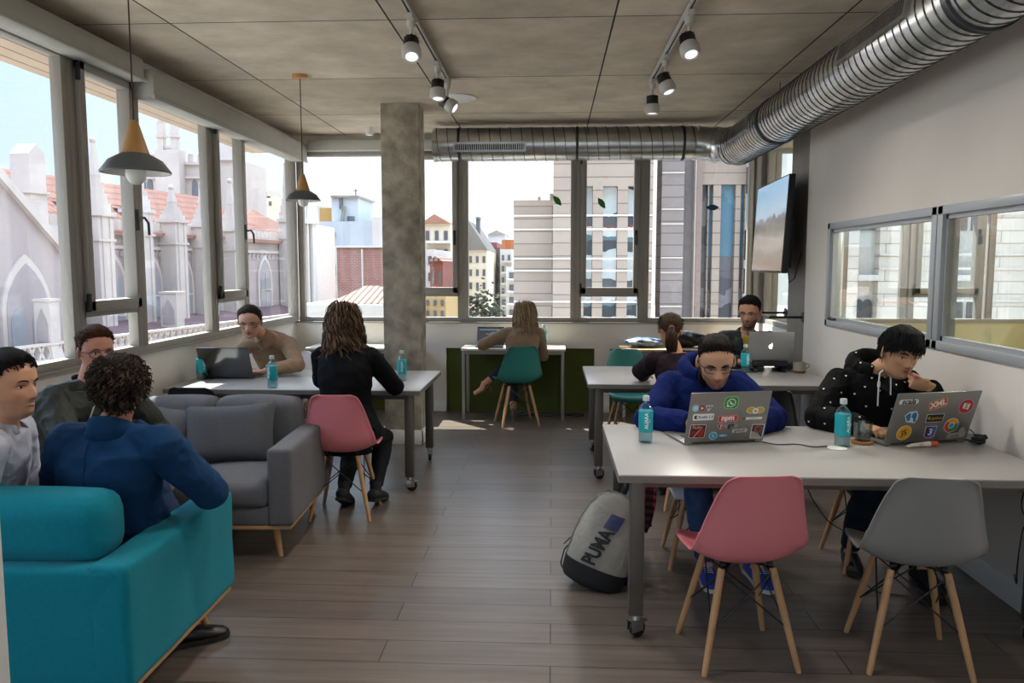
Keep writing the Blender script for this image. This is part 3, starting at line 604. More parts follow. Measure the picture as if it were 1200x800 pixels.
def rr(w, h, r=.15, n=4, sh=0):
    r *= min(w, h); P_ = []
    for cx, cy, a0 in ((w/2-r, h/2-r, 0), (-w/2+r, h/2-r, 90), (-w/2+r, -h/2+r, 180), (w/2-r, -h/2+r, 270)):
        for k in range(n+1): a = R(a0+90*k/n); x, y = cx+r*cos(a), cy+r*sin(a); P_.append((x+sh*y, y))
    return P_
def circ(r, n=28, a0=0, a1=360, ry=None): return [(r*cos(R(a0+(a1-a0)*k/n)), (ry or r)*sin(R(a0+(a1-a0)*k/n))) for k in range(n if a1-a0 >= 360 else n+1)]
class Sticker:
    def __init__(s, lp, u, v, rot=0, z0=.0032):
        t, s.lid, mt, w, h = lp; s.mt = mt @ M.Translation(((u-.5)*w, v*h, z0)) @ M.Rotation(R(rot), 4, 'Z'); s.mb = MB(); s.ms = []; s.z = 0
    def mi(s, m):
        if m not in s.ms: s.ms.append(m)
        return s.ms.index(m)
    def sh(s, poly, m, dx=0, dy=0, rot=0, hole=None):
        c_, s_ = cos(R(rot)), sin(R(rot)); s.mb.prism([(dx+x*c_-y*s_, dy+x*s_+y*c_) for x, y in poly], s.z, s.z+.0003, s.mt, s.mi(m)); s.z += .00031; return s
    def tx(s, t, size, m, dx=0, dy=0, bold=0, shear=0, rot=0, sx=1):
        s.mb.text(t, size, s.mt @ M.Translation((dx, dy, s.z+.0002)) @ M.Rotation(R(rot), 4, 'Z') @ M.Diagonal((sx, 1, 1, 1)), s.mi(m), .0002, bold=bold, shear=shear); s.z += .0005; return s
    def end(s, label): o = s.mb.build('sticker', s.ms, s.lid, 0); o['label'] = label; return o
LI = laptop('space grey laptop covered in stickers in front of the man in the blue hoodie', (.848, 3.855, TZ), R(13), .415, .27, m_alu, 17)
w, h = LI[3], LI[4]
Sticker(LI, .155, .70).sh(circ(.020, 16), cm('pale blue', '#8fb9cf'), -.032).sh(circ(.013, 16), cm('ice', '#c6dde6'), -.032).sh(circ(.017, 6), cm('brick red', '#9c3a3a'), .0).sh(circ(.009, 3), SW, .0).sh([(.018, .014), (.056, .014), (.034, -.018)], SW).sh([(.022, .011), (.036, .011), (.034, -.012)], cm('leaf green', '#2d7d45')).sh([(.04, .011), (.051, .011), (.036, -.008)], SK).end('small pale blue, red and green stickers in a row')
s = Sticker(LI, .51, .79); G = cm('messenger green', '#2f9146')
s.sh(rr(.074, .066, .3), cm('light green', '#9fd08f')).sh(rr(.068, .060, .3), G).sh(circ(.0225), SW).sh([(-.022, -.022), (-.02, -.004), (-.004, -.02)], SW).sh(circ(.0185), G).sh([(-.009, .011), (-.004, .010), (-.003, .004), (.004, -.004), (.010, -.003), (.011, -.008), (.006, -.011), (-.003, -.007), (-.010, .003)], SW).end('green messenger sticker with a white telephone bubble')
s = Sticker(LI, .83, .625); Y_ = cm('mustard', '#c9a32c')
s.sh(circ(.025, 20, ry=.018), SW, -.022).sh(circ(.025, 20, ry=.018), SW, .022).sh(circ(.022, 20, ry=.015), Y_, -.022).sh(circ(.022, 20, ry=.015), Y_, .022).sh(circ(.016), SW, 0, -.004).sh(circ(.006), cm('tan', '#9b7d4f'), 0, -.004).end('yellow winged sticker with a white ring')
Sticker(LI, .19, .52).sh(rr(.108, .036, .2), SW).sh([(-.046, -.009), (-.046, .009), (-.028, .009), (-.037, 0), (-.028, -.009)], SK).tx('Kotlin 1.3', .019, SK, .012, 0, .0003).end('white sticker reading Kotlin 1.3')
s = Sticker(LI, .50, .475, 1); s.sh(rr(.102, .034, .1), cm('pale red', '#d69a9a')).sh(rr(.096, .029, .05), cm('npm red', '#c33a3e')).tx('npm', .038, SW, 0, .003, .0016).end('red npm sticker')
Sticker(LI, .80, .46).sh(rr(.095, .013, .4), SW, .008).sh([(-.05, 0), (-.038, .008), (-.028, 0), (-.038, -.008)], cm('brick red', '#9c3a3a')).tx('jenkins.io', .012, cm('grey', '#8f8f92'), .01).end('narrow white sticker with a small red mark')
s = Sticker(LI, .145, .235, -2); s.sh(rr(.082, .074, .12), SW).sh(rr(.077, .069, .08), cm('oxblood', '#4a1414')).sh([(.002, -.03), (.032, -.03), (.032, .012), (.01, .012)], cm('ruby red', '#a32222')).sh([(-.034, -.03), (-.008, -.004), (-.026, .002)], cm('ruby red', '#a32222')).sh([(-.02, -.033), (-.012, -.033), (.012, .006), (.004, .006)], cm('salmon', '#c99080')).tx('Ruby', .026, cm('salmon', '#c99080'), -.004, .022, .0006).end('dark red Ruby sticker')
s = Sticker(LI, .50, .325); s.sh(rr(.068, .026, .4), cm('grey', '#a5a5a5'), .024, -.001).sh([(-.05, 0), (-.03, .021), (-.010, 0), (-.03, -.021)], cm('pale red', '#d69a9a')).sh([(-.046, 0), (-.03, .017), (-.014, 0), (-.03, -.017)], cm('git red', '#b32b2f')).sh([(-.032, -.011), (-.029, -.011), (-.029, .009), (-.032, .009)], SW).sh([(-.03, .006), (-.024, -.001), (-.022, .001), (-.028, .008)], SW).tx('git', .036, SK, .022, .002, .0006).end('red diamond sticker reading git')
Sticker(LI, .675, .215, 3).sh(rr(.078, .020, .4), cm('grey light', '#b9b9b9')).tx('github', .023, cm('charcoal', '#3b3b3b'), 0, .001, .0002).end('grey sticker reading github')
s = Sticker(LI, .41, .13); B_ = cm('cyan', '#3fb2d8'); s.sh(circ(.0215), cm('ice', '#c6dde6'), -.025).sh(circ(.018), cm('azure', '#1d93c4'), -.025).tx('C', .022, cm('ice', '#c6dde6'), -.025, 0, .0004).sh(rr(.048, .012, .4), B_, .024).tx('pse', .013, SW, .024).end('round blue sticker with a letter C')
s = Sticker(LI, .90, .19, -2); s.sh(rr(.066, .078, .06), SW).sh(rr(.060, .072, .03), cm('charcoal', '#3b3b3b')).sh([(-.03, -.036), (.03, -.036), (.0, -.005), (-.03, .0)], cm('silver', '#9a9896')).sh(circ(.021, 14), cm('rust', '#a0413d'), .003, .012).sh(circ(.013, 14), cm('charcoal', '#3b3b3b'), .006, .012).end('framed grey sticker with a rust red ring')
LJ = laptop('space grey laptop covered in stickers in front of the man in the patterned hoodie', (1.835, 3.90, TZ), R(15), .465, .275, m_alu, 19)
Sticker(LJ, .15, .835).sh(rr(.105, .026, .4), SW).tx('scala', .040, SK, 0, .001, .0012, .2).end('black and white scala sticker')
Sticker(LJ, .51, .77, 16).sh(rr(.098, .050, .08), cm('peach', '#e0a98a')).sh(rr(.092, .044, .05), cm('orange', '#c8602c')).tx('XML', .043, SW, 0, .0, .0014).end('orange XML sticker')
s = Sticker(LJ, .86, .70); s.sh(circ(.041), cm('pale red', '#d69a9a')).sh(circ(.0375), cm('crimson', '#b0282e')).sh([(-.016, .019), (.022, .012), (.015, -.019), (-.019, -.010)], SW).tx('5', .034, cm('crimson', '#b0282e'), .001, 0, .0008, 0, -12).end('round red sticker with a white shield and number 5')
s = Sticker(LJ, .235, .525, 0); s.sh([(-.04, .01), (-.02, .028), (.02, .034), (.036, .012), (.038, -.01), (.028, -.034), (.008, -.03), (-.02, -.026)], cm('ice', '#c6dde6')).sh([(-.034, .008), (-.018, .022), (-.006, .02), (-.004, -.018), (-.016, -.022)], cm('steel blue', '#2f6aa0')).sh([(.0, .02), (.016, .028), (.028, .014), (.028, -.026), (.016, -.026), (.012, -.006), (.0, -.002)], cm('steel blue', '#2f6aa0')).end('blue and white sticker of a rounded emblem')
s = Sticker(LJ, .525, .485); s.sh(rr(.098, .046, .06), SW).sh(rr(.092, .041, .03), SK).sh(circ(.008, 14), cm('mustard', '#c9a32c'), -.032).sh(circ(.004, 14), cm('steel blue', '#2f6aa0'), -.032).tx('python', .021, cm('mustard', '#c9a32c'), .011, 0, .0002).end('black python sticker')
Sticker(LJ, .205, .21).sh(circ(.041), cm('cream', '#e6d9a0')).sh(circ(.0375), cm('amber', '#e0a41e')).tx('JS', .042, SK, 0, 0, .0008, 0, 14).end('round yellow JS sticker')
s = Sticker(LJ, .52, .20); s.sh([(-.034, .034), (.034, .034), (.029, -.024), (0, -.036), (-.029, -.024)], cm('lilac', '#c3b5d6')).sh([(-.029, .03), (0, .03), (0, -.031), (-.025, -.021)], cm('aubergine', '#3d2350')).sh([(0, .03), (.029, .03), (.025, -.021), (0, -.031)], cm('violet blue', '#3f5fa8')).tx('3', .05, SW, 0, 0, .001).end('purple and blue shield sticker with number 3')
s = Sticker(LJ, .755, .32, -10); s.sh(circ(.041), SW)
for a0, m_ in ((30, cm('amber', '#e0a41e')), (150, cm('red orange', '#c23b28')), (270, cm('leaf green', '#3f8f3a'))): s.sh([(0, 0)]+circ(.038, 12, a0, a0+120), m_)
s.sh(circ(.017), SW).sh(circ(.0135), cm('azure', '#1d93c4')).end('round browser sticker in red, yellow and green with a blue centre')
Sticker(LJ, .86, .11, 6).sh(rr(.11, .03, .4), cm('silver', '#9a9896')).sh(rr(.03, .06, .4), cm('silver', '#9a9896'), .03, .01, 20).tx('vuejs', .022, cm('rust', '#a0413d'), -.008, -.001, .0004).end('silver sticker with red lettering')
# black laptop of the woman with glasses
LD = laptop('black laptop on the left table, its lid towards the camera', (-2.51, 5.93, TZ), R(2), .40, .265, m_hpl, 24)
s = Sticker(LD, .09, .12); s.sh(circ(.013), cm('silver', '#c9c9c9')).tx('hp', .018, m_hp, 0, .001, .0004).end('round silver maker emblem')
# silver laptop on a stand
st = thing('laptop_stand', 'dark grey folding laptop stand on the middle table', 'stand', (1.80, 6.53, TZ), R(-2))
for sx in (-1, 1):
    MB().bar((sx*.11, -.02, .006), (sx*.11, .2, .006), .035, .006).bar((sx*.11, -.0, .0), (sx*.115, .03, .075), .035, .006).build('leg', m_hp, st)
MB().box(-.14, .14, .0, .012, .068, .078).box(-.14, .14, .02, .2, .072, .079).box(-.14, .14, -.012, .0, .05, .09, bev=.003).build('tray', m_hp, st)
LH = laptop('silver laptop raised on a stand on the middle table', (1.80, 6.545, TZ+.08), R(-2), .36, .25, m_alud, 12)
m_glow = mat('lit laptop emblem', '#ffffff', .4, emit='#ffffff', es=.22)
s = Sticker(LH, .5, .5); ap = [(.019*cos(R(a))*(1-.10*abs(sin(R(a)))**6)+(-.011*max(0, cos(R(a+8)))**9), .021*sin(R(a))*(1-.16*abs(sin(R(a)))**10)) for a in range(0, 360, 12)]
s.sh(ap, m_glow).sh([(.0, .021), (.004, .031), (.011, .033), (.008, .024)], m_glow).end('glowing white apple shaped emblem')
# dark laptop on the back desk, screen towards the camera
m_ui = mat('laptop screen picture', '#2d3238', .2, emit='#3a4148', es=.10)
LF = laptop('small black laptop with its screen lit on the back desk', (-.66, 8.40, .7555), R(168+12), .29, .20, m_plast, 18, screen=m_ui)
sc_ = MB(); mt = LF[2]
for (x0, x1, y0, y1) in ((-.12, .12, .165, .17), (-.10, .0, .135, .138), (-.1, .05, .12, .123), (-.02, .02, .085, .105), (-.09, .06, .06, .063), (-.08, .08, .045, .048)): sc_.box(x0, x1, y0, y1, -.0042, -.0038, mtx=mt)
sc_.build('page_lines', mat('pale screen lines', '#9aa6ae', .4, emit='#9aa6ae', es=.10), LF[1], 0)

# ---------------------------------------------------------------- small things on the tables
m_glass2 = glassmat('tumbler glass', '#e6ecec', .14, .01, .85); m_tea = glassmat('dark red drink', '#5a1a14', .05, 0, .3); m_cork = mat('cork', '#a5714a', .85, var=.2, scale=80)
t = thing('cork_coaster', 'round cork coaster under the glass on the front table', 'coaster', (1.535, 3.90, TZ)); MB().lathe([(0, 0), (.05, 0), (.052, .002), (.052, .012), (.05, .014), (0, .014)], n=32).build('disc', m_cork, t)
t = thing('drinking_glass', 'short clear tumbler with a little dark drink on the cork coaster', 'glass', (1.535, 3.90, TZ+.0145))
MB().lathe([(0, 0), (.036, 0), (.040, .01), (.046, .092), (.0435, .092), (.037, .012), (0, .010)], n=28, cap=False).build('tumbler', m_glass2, t); MB().lathe([(0, .0115), (.0368, .0125), (.0385, .028), (0, .028)], n=28).build('drink', m_tea, t)
MB().loft([(.005, 0, .02), (.008, -.01, .05), (.0, -.012, .075)], [.004, .008, .003], None, 8).build('spoon', m_steel, t)
m_tubew = mat('white glue tube', '#cfccc6', .45); m_or = mat('orange cap plastic', '#cc5a26', .45)
t = thing('marker_tube', 'white tube with orange cap lying before the right laptop on the front table', 'tube', (1.80, 3.83, TZ), R(10)); MB().loft([(-.09, 0, .004), (-.06, 0, .010), (.03, 0, .014)], [.014, .015, .014], [.003, .009, .013], 16).build('tube', m_tubew, t); MB().loft([(.03, 0, .0145), (.07, 0, .0145)], [.0135, .012], None, 18).build('cap', m_or, t)
MB().text('gel', .02, M.Translation((-.02, -.013, .016)) @ M.Rotation(R(60), 4, 'X')).build('lettering', m_or, t, 0)
t = thing('earbud_case', 'small black coiled earphones lying right of the patterned laptop', 'earphones', (2.08, 3.90, TZ)); b = MB()
b.tube([(.030*cos(k*.7)+.004*k*.3, .022*sin(k*.7), .008+.0016*k) for k in range(26)], .0065, 7); b.build('coil', m_plast, t)
MB().ell((.02, .0, .016), (.028, .018, .016)).build('case', m_plast, t)
t = thing('phone', 'dark smartphone lying at the wall end of the front table', 'phone', (2.12, 4.04, TZ), R(-20)); MB().box(-.04, .04, -.08, .08, 0, .009, bev=.003).build('body', m_plast, t); MB().box(-.037, .037, -.075, .075, .0088, .0094).build('screen', mat('phone screen', '#20242c', .1), t)
def cord(name, label, pts, r=.003, m=m_black, cat='cable', n=6):
    P_ = [V(p) for p in pts]; out = []
    for i in range(len(P_)-1):
        a, b_, c, d = P_[max(i-1, 0)], P_[i], P_[i+1], P_[min(i+2, len(P_)-1)]
        for k in range(7): u = k/7; out.append(.5*((2*b_)+(c-a)*u+(2*a-5*b_+4*c-d)*u*u+(-a+3*b_-3*c+d)*u**3))
    out.append(P_[-1]); return tag(MB().tube(out, r, n).build(name, m), label, cat)
cord('charging_cable', 'black charging cable running across the front table between the laptops', [(1.04, 3.87, TZ+.008), (1.10, 3.83, TZ+.004), (1.20, 3.84, TZ+.004), (1.26, 3.79, TZ+.004), (1.33, 3.795, TZ+.006)])
t = thing('cable_grommet', 'flat white charging pad under the end of the cable on the front table', 'charging pad', (1.37, 3.78, TZ)); MB().lathe([(0, 0), (.045, 0), (.046, .003), (0, .005)], n=24).build('pad', m_white, t)
cord('laptop_cable', 'thin black cable behind the laptop at the wall end of the front table', [(2.03, 4.0, TZ+.006), (2.06, 4.05, TZ+.02), (2.11, 4.02, TZ+.05), (2.125, 3.97, TZ+.012)])
cord('hanging_cable', 'black cable running from under the front table to the right wall, upper one', [(2.04, 3.30, .56), (2.09, 3.45, .50), (2.14, 3.6, .52), (2.19, 3.66, .60), (2.195, 3.60, .62)])
cord('hanging_cable', 'black cable running low from under the front table up to the right wall', [(1.98, 3.35, .30), (2.08, 3.5, .20), (2.15, 3.62, .25), (2.19, 3.66, .40), (2.195, 3.6, .44)])
cord('power_cable', 'black cable with adapter hanging behind the grey shell chair', [(1.28, 3.95, .70), (1.30, 3.98, .50), (1.40, 3.96, .33), (1.50, 3.92, .26), (1.52, 3.9, .13), (1.6, 3.85, .012), (1.75, 3.8, .006)])
t = thing('power_adapter', 'black power adapter lying on the floor under the front table', 'adapter', (1.83, 3.72, 0), R(20)); MB().box(-.06, .06, -.03, .03, 0, .035, bev=.006).build('brick', m_plast, t); MB().tube([(.06, 0, .02), (.1, .01, .008), (.16, .05, .006)], .004).build('cord', m_plast, t)
cord('floor_cable', 'tangle of black cable on the floor under the back desk', [(-.28, 8.42, .008), (-.05, 8.34, .008), (.12, 8.42, .008), (.3, 8.36, .008), (.34, 8.46, .008), (.1, 8.5, .008), (-.15, 8.44, .02), (-.32, 8.34, .008), (-.4, 8.44, .008), (-.2, 8.5, .03)], .006)
m_ceram = mat('grey ceramic', '#9c968d', .35); m_tan = mat('unglazed mug foot', '#7b4d38', .8)
t = thing('mug', 'grey mug with a brown foot on the middle table near the wall', 'mug', (2.03, 6.50, TZ)); MB().lathe([(0, .022), (.05, .02), (.052, .09), (.048, .09), (.046, .03), (0, .028)], n=28, cap=False).build('cup', m_ceram, t); MB().lathe([(0, 0), (.046, 0), (.05, .021), (0, .022)], n=28).build('foot', m_tan, t)
MB().tube([(.05, 0, .075), (.075, 0, .07), (.08, 0, .05), (.052, 0, .035)], .006).build('handle', m_ceram, t)
cord('charger_cable', 'dark cable with a charger lying beside the mug', [(2.08, 6.55, TZ+.006), (2.06, 6.62, TZ+.05), (2.0, 6.66, TZ+.006), (1.93, 6.6, TZ+.006)])
m_paper = mat('white paper', '#dcdad4', .8)
def flat(name, label, cat, x, y, w, d, rz, m, h=.003, z=TZ):
    o = MB().box(-w/2, w/2, -d/2, d/2, 0, h, bev=.0008).build(name, m); o.location = (x, y, z); o.rotation_euler = (0, 0, R(rz)); return tag(o, label, cat)
flat('notebook', 'open dark notebook by the elbow of the man with glasses on the middle table', 'notebook', 1.40, 6.6, .2, .15, 5, m_hp, .012)
flat('paper_sheet', 'sheet of white paper on the left table in front of the black blazer', 'paper', -1.86, 6.20, .21, .29, -25, m_paper)
m_pinkc = fabric('dusty pink cloth', '#a8727a', .2)
sc2 = MB(); sc2.ell((0, 0, .035), (.10, .055, .035)).ell((.08, .03, .03), (.06, .05, .028)); sc2.ell((-.05, .04, .025), (.07, .04, .025))
o = sc2.build('pencil_pouch', m_pinkc); o.location = (-1.70, 5.98, TZ); tag(o, 'dusty pink pouch on the left table beside the black blazer', 'pouch')
b = MB()
for k in range(9): b.bar((-.06+k*.016, -.08, .012+.002*k), (-.03+k*.018, .09, .05+.003*k), .012, .003)
o = b.build('fanned_cards', [mat('black and white cards', '#26262a', .6)]); o.location = (-1.78, 6.12, TZ); o.rotation_euler = (0, 0, R(-50)); tag(o, 'black fan of swatches lying on the left table beside the pink pouch', 'swatches')
# laptop on the lap of the man at the far left
flat('document', 'white sheet held over the lap between the two men on the teal sofa', 'paper', -1.98, 2.98, .22, .30, 20, m_paper, .004, .70)
# jackets and bags at the back
m_jack = mat('navy nylon with pale lining', '#23304a', .45, col2='#9fb0c6', scale=14, bump=.4, bscale=30)
def heap(name, label, cat, loc, r, m, seed=0, kn=None):
    def g(u, v):
        a = 2*pi*u; p = pi*v; q = 1+.10*sin(3*a+seed)*sin(p)+.08*sin(5*a+7*p+seed)+.05*sin(9*a-6*p); x = r[0]*q*sin(p)*cos(a); y = r[1]*q*sin(p)*sin(a); z = r[2]*(1-cos(p)*(.9+.1*q)); return (x, y, max(0, z))
    o = MB().grid(g, 49, 25).build(name, m, None, 80); o.location = loc; return tag(o, label, cat)
heap('folded_jacket', 'folded navy and pale blue jacket on the wooden desk by the window', 'jacket', (.97, 8.36, .7555), (.22, .13, .055), m_jack, 1)
heap('dark_bag', 'dark bag standing on the wooden desk behind the woman with the ponytail', 'bag', (1.42, 8.38, .7555), (.20, .12, .09), mat('black nylon', '#15171c', .6, bump=.3, bscale=20), 2)
# plaid shirt hung on the white chair
m_plaid = bpy.data.materials.new('red and black plaid flannel'); m_plaid.use_nodes = True
def plaid():
    nt = m_plaid.node_tree; N = nt.nodes; L = nt.links; b = N['Principled BSDF']; b.inputs['Roughness'].default_value = .9
    tc = N.new('ShaderNodeTexCoord'); sp = N.new('ShaderNodeSeparateXYZ'); L.new(tc.outputs['Object'], sp.inputs[0]); ws = []
    for ax in (1, 2):
        w_ = N.new('ShaderNodeMath'); w_.operation = 'MULTIPLY'; w_.inputs[1].default_value = 150; L.new(sp.outputs[ax], w_.inputs[0]); s_ = N.new('ShaderNodeMath'); s_.operation = 'SINE'; L.new(w_.outputs[0], s_.inputs[0]); g_ = N.new('ShaderNodeMath'); g_.operation = 'GREATER_THAN'; g_.inputs[1].default_value = -.1; L.new(s_.outputs[0], g_.inputs[0]); ws.append(g_)
    m_ = N.new('ShaderNodeMath'); m_.operation = 'ADD'; L.new(ws[0].outputs[0], m_.inputs[0]); L.new(ws[1].outputs[0], m_.inputs[1]); h_ = N.new('ShaderNodeMath'); h_.operation = 'MULTIPLY'; h_.inputs[1].default_value = .5; L.new(m_.outputs[0], h_.inputs[0])
    cr = N.new('ShaderNodeValToRGB'); cr.color_ramp.interpolation = 'CONSTANT'; cr.color_ramp.elements[0].color = lin('#c22f45'); cr.color_ramp.elements[1].position = .4; cr.color_ramp.elements[1].color = lin('#5a1420'); e = cr.color_ramp.elements.new(.9); e.color = lin('#120c10'); L.new(h_.outputs[0], cr.inputs[0]); L.new(cr.outputs[0], b.inputs['Base Color'])
plaid()
def drape(u, v): return (.52+.035*sin(14*u+3*v)+.05*v*(1-v), 4.30+.30*(u-.5)*(1-.35*v), .60-.44*v+.02*sin(7*u))
o = MB().grid(drape, 25, 20).build('plaid_shirt', m_plaid, None, 80, sol=.006); tag(o, 'red and black plaid shirt hanging beside the white shell chair under the front table', 'shirt')

# ---------------------------------------------------------------- backpack
m_bpg = mat('light grey pack canvas', '#9a9790', .8, var=.10, scale=9, bump=.9, bscale=22); m_bpk = mat('black pack canvas', '#131418', .75, bump=.2, bscale=30); m_navy = mat('navy print', '#232f66', .6); m_prt = mat('black print', '#15151a', .6)
bp = thing('backpack', 'grey and black backpack leaning against the leg of the front table', 'backpack', (.20, 3.86, 0.012), 0)
bp.rotation_euler = (R(-6), R(17), R(-14))
prof = [(-.005, .10, .06), (.0, .135, .085), (.03, .155, .10), (.12, .163, .105), (.22, .16, .10), (.32, .148, .09), (.40, .125, .075), (.45, .095, .055), (.478, .055, .032), (.485, .01, .01)]
def pk(z):
    for i in range(len(prof)-1):
        if prof[i+1][0] >= z: f = (z-prof[i][0])/(prof[i+1][0]-prof[i][0]); return [prof[i][k]*(1-f)+prof[i+1][k]*f for k in (1, 2)]
    return prof[-1][1:]
def pack_surf(x, z):   # front (towards -y) of the pack at x, z
    w_, d_ = pk(z); q = min(1, abs(x)/w_); return -d_*(1-q**2.6)**(1/2.6)
zs = np.linspace(.10, .485, 28); b = MB(); b.loft([(0, .004*sin(23*z), z) for z in zs], [pk(z)[0]+.002*sin(60*z) for z in zs], [pk(z)[1] for z in zs], 36, ref=(0, 1, 0), sq=.8); b.build('body', m_bpg, bp, 70)
zs = np.linspace(-.005, .11, 8); b = MB(); b.loft([(0, .0, z) for z in zs], [pk(z)[0]+.004 for z in zs], [pk(z)[1]+.004 for z in zs], 36, ref=(0, 1, 0), sq=.8); b.build('base_panel', m_bpk, bp, 70)
b = MB(); b.loft([(0, .06, z) for z in np.linspace(.0, .46, 12)], [pk(z)[0]*.96 for z in np.linspace(.0, .46, 12)], .05, 24, ref=(0, 1, 0), sq=.7); b.build('back_panel', m_bpk, bp, 70)
b = MB(); b.tube([(x_, -pk(z_)[1]*.42-.0, z_+.004) for x_, z_ in [(-.158, .12), (-.158, .22), (-.147, .32), (-.123, .40), (-.085, .452), (-.03, .483), (.03, .483), (.085, .452), (.123, .40), (.147, .32), (.158, .22), (.158, .12)]], .004, 6); b.build('zipper', mat('pack zipper', '#7c7a77', .5), bp)
b = MB(); b.tube([(x_*.62+.02, pack_surf(x_*.62+.02, z_)-.001, z_) for x_, z_ in [(.16, .12), (.165, .2), (.15, .3), (.12, .37), (.06, .42), (.0, .43)]], .0022, 5); b.build('seam', m_bpg, bp)
b = MB(); b.loft([(-.015, .03, .47), (-.02, .035, .53), (.0, .04, .555), (.02, .035, .53), (.015, .03, .47)], .011, .003, 8); b.build('top_loop', m_bpk, bp)
b = MB(); b.loft([(.09, .10, .42), (.14, .13, .33), (.155, .13, .2), (.15, .10, .08), (.16, .06, .03)], .03, .006, 8); b.build('shoulder_strap', m_bpk, bp, 60)
b = MB(); b.tube([(-.155, -.02, .17), (-.175, -.03, .12), (-.17, -.03, .05), (-.155, -.03, .03)], .0035); b.tube([(-.16, -.03, .2), (-.185, -.04, .15)], .003).build('pull_cord', m_bpk, bp)
# striped lettering, running up the front
tv_, tf_ = text_mesh('PUMA', .105, .0, 'LEFT', .0045, 0); W_ = max(v[0] for v in tv_); b = MB()
bm = bmesh.new(); vv = [bm.verts.new((v[0], v[1], 0)) for v in tv_]
for f in tf_:
    try: bm.faces.new([vv[i] for i in f])
    except ValueError: pass
bmesh.ops.triangulate(bm, faces=bm.faces[:])
bmesh.ops.subdivide_edges(bm, edges=[e for e in bm.edges if e.calc_length() > .02], cuts=3); bmesh.ops.triangulate(bm, faces=bm.faces[:])
def put(x, y, off=.009): X_, Z_ = -y-.035+.20*x, .125+x*.80; return (X_, pack_surf(X_, Z_)-off, Z_)
bm.verts.index_update(); b.add([put(v.co.x*.24/W_, v.co.y*.92) for v in bm.verts], [[v.index for v in f.verts] for f in bm.faces]); bm.free()
b.build('lettering', m_prt, bp, 0)
b = MB()
for k in range(14):
    x0 = .242+k*.0068
    for j in range(6): y0 = -.036+j*.0120; b.add([put(x0, y0), put(x0+.0053, y0), put(x0+.0053, y0+.0120), put(x0, y0+.0120)], [(0, 1, 2, 3)])
b.build('striped_print', m_navy, bp, 0)
# ---------------------------------------------------------------- people
def attr_mat(name, rough=.55, sss=.0, bump=.0, bs=400, sheen=0):
    if name in MATS: return MATS[name]
    m = bpy.data.materials.new(name); m.use_nodes = True; nt = m.node_tree; N = nt.nodes; b = N['Principled BSDF']; a = N.new('ShaderNodeAttribute'); a.attribute_name = 'Col'
    nt.links.new(a.outputs['Color'], b.inputs['Base Color']); b.inputs['Roughness'].default_value = rough; b.inputs['Specular IOR Level'].default_value = .35
    if sss: b.inputs['Subsurface Weight'].default_value = sss; b.inputs['Subsurface Radius'].default_value = (.012, .004, .002)
    if bump:
        n2 = N.new('ShaderNodeTexNoise'); n2.inputs['Scale'].default_value = bs; bu = N.new('ShaderNodeBump'); bu.inputs['Strength'].default_value = bump; bu.inputs['Distance'].default_value = .002
        tc = N.new('ShaderNodeTexCoord'); nt.links.new(tc.outputs['Object'], n2.inputs[0]); nt.links.new(n2.outputs['Fac'], bu.inputs['Height']); nt.links.new(bu.outputs[0], b.inputs['Normal'])
    MATS[name] = m; return m
def smoothi(z, zs, vs):
    """smooth interpolation through a table"""
    zs = np.array(zs); vs = np.array(vs); zz = np.linspace(zs[0], zs[-1], 200); vv = np.interp(zz, zs, vs); k = np.ones(9)/9
    vv = np.convolve(np.pad(vv, 4, mode='edge'), k, 'valid'); return np.interp(z, zz, vv)
HZ = [-.122, -.112, -.095, -.075, -.055, -.03, 0, .03, .06, .085, .105, .117, .122]
HF = [.028, .062, .080, .083, .086, .087, .086, .092, .088, .073, .050, .026, .004]
HB = [.004, .012, .030, .052, .070, .088, .100, .105, .099, .083, .057, .030, .004]
HW = [.014, .030, .044, .053, .059, .066, .073, .077, .075, .065, .047, .026, .004]
def head_base(z, c, s_, off=0, jaw=1.0):
    f = smoothi(z, HZ, HF)+off; b = smoothi(z, HZ, HB)+off; w = smoothi(z, HZ, HW)+off
    w = w*np.where(z < 0, 1+(jaw-1)*np.clip(-z/.08, 0, 1), 1)
    e = .92; x = w*np.sign(c)*np.abs(c)**e; y = np.where(s_ > 0, f, b)*np.sign(s_)*np.abs(s_)**e
    return x, y
def face_dy(x, z, nose=1.0, lips=1.0):
    g = lambda dx, dz, sx, sz: np.exp(-(dx/sx)**2-(dz/sz)**2); ax = np.abs(x)
    nb = np.interp(z, [-.048, -.042, -.035, -.028, -.012, .004, .016], [0, .013, .023, .024, .015, .006, 0]); sx = np.interp(z, [-.042, -.03, .0], [.0135, .011, .0075])
    d = nose*nb*np.exp(-(x/sx)**2)+.006*nose*g(ax-.013, z+.037, .006, .006)
    d += -.011*g(ax-.032, z-.001, .016, .012)+.0045*g(ax-.032, z-.001, .011, .007)+.0045*g(ax-.026, z-.021, .02, .006)+.004*g(ax-.045, z+.022, .018, .016)
    d += lips*(.0045*g(x, z+.057, .017, .004)+.0055*g(x, z+.066, .015, .0045)-.0045*g(x, z+.0615, .02, .0022))-.0025*g(x, z+.075, .014, .005)+.005*g(x, z+.093, .016, .010)-.003*g(ax-.028, z+.055, .012, .018)
    return d
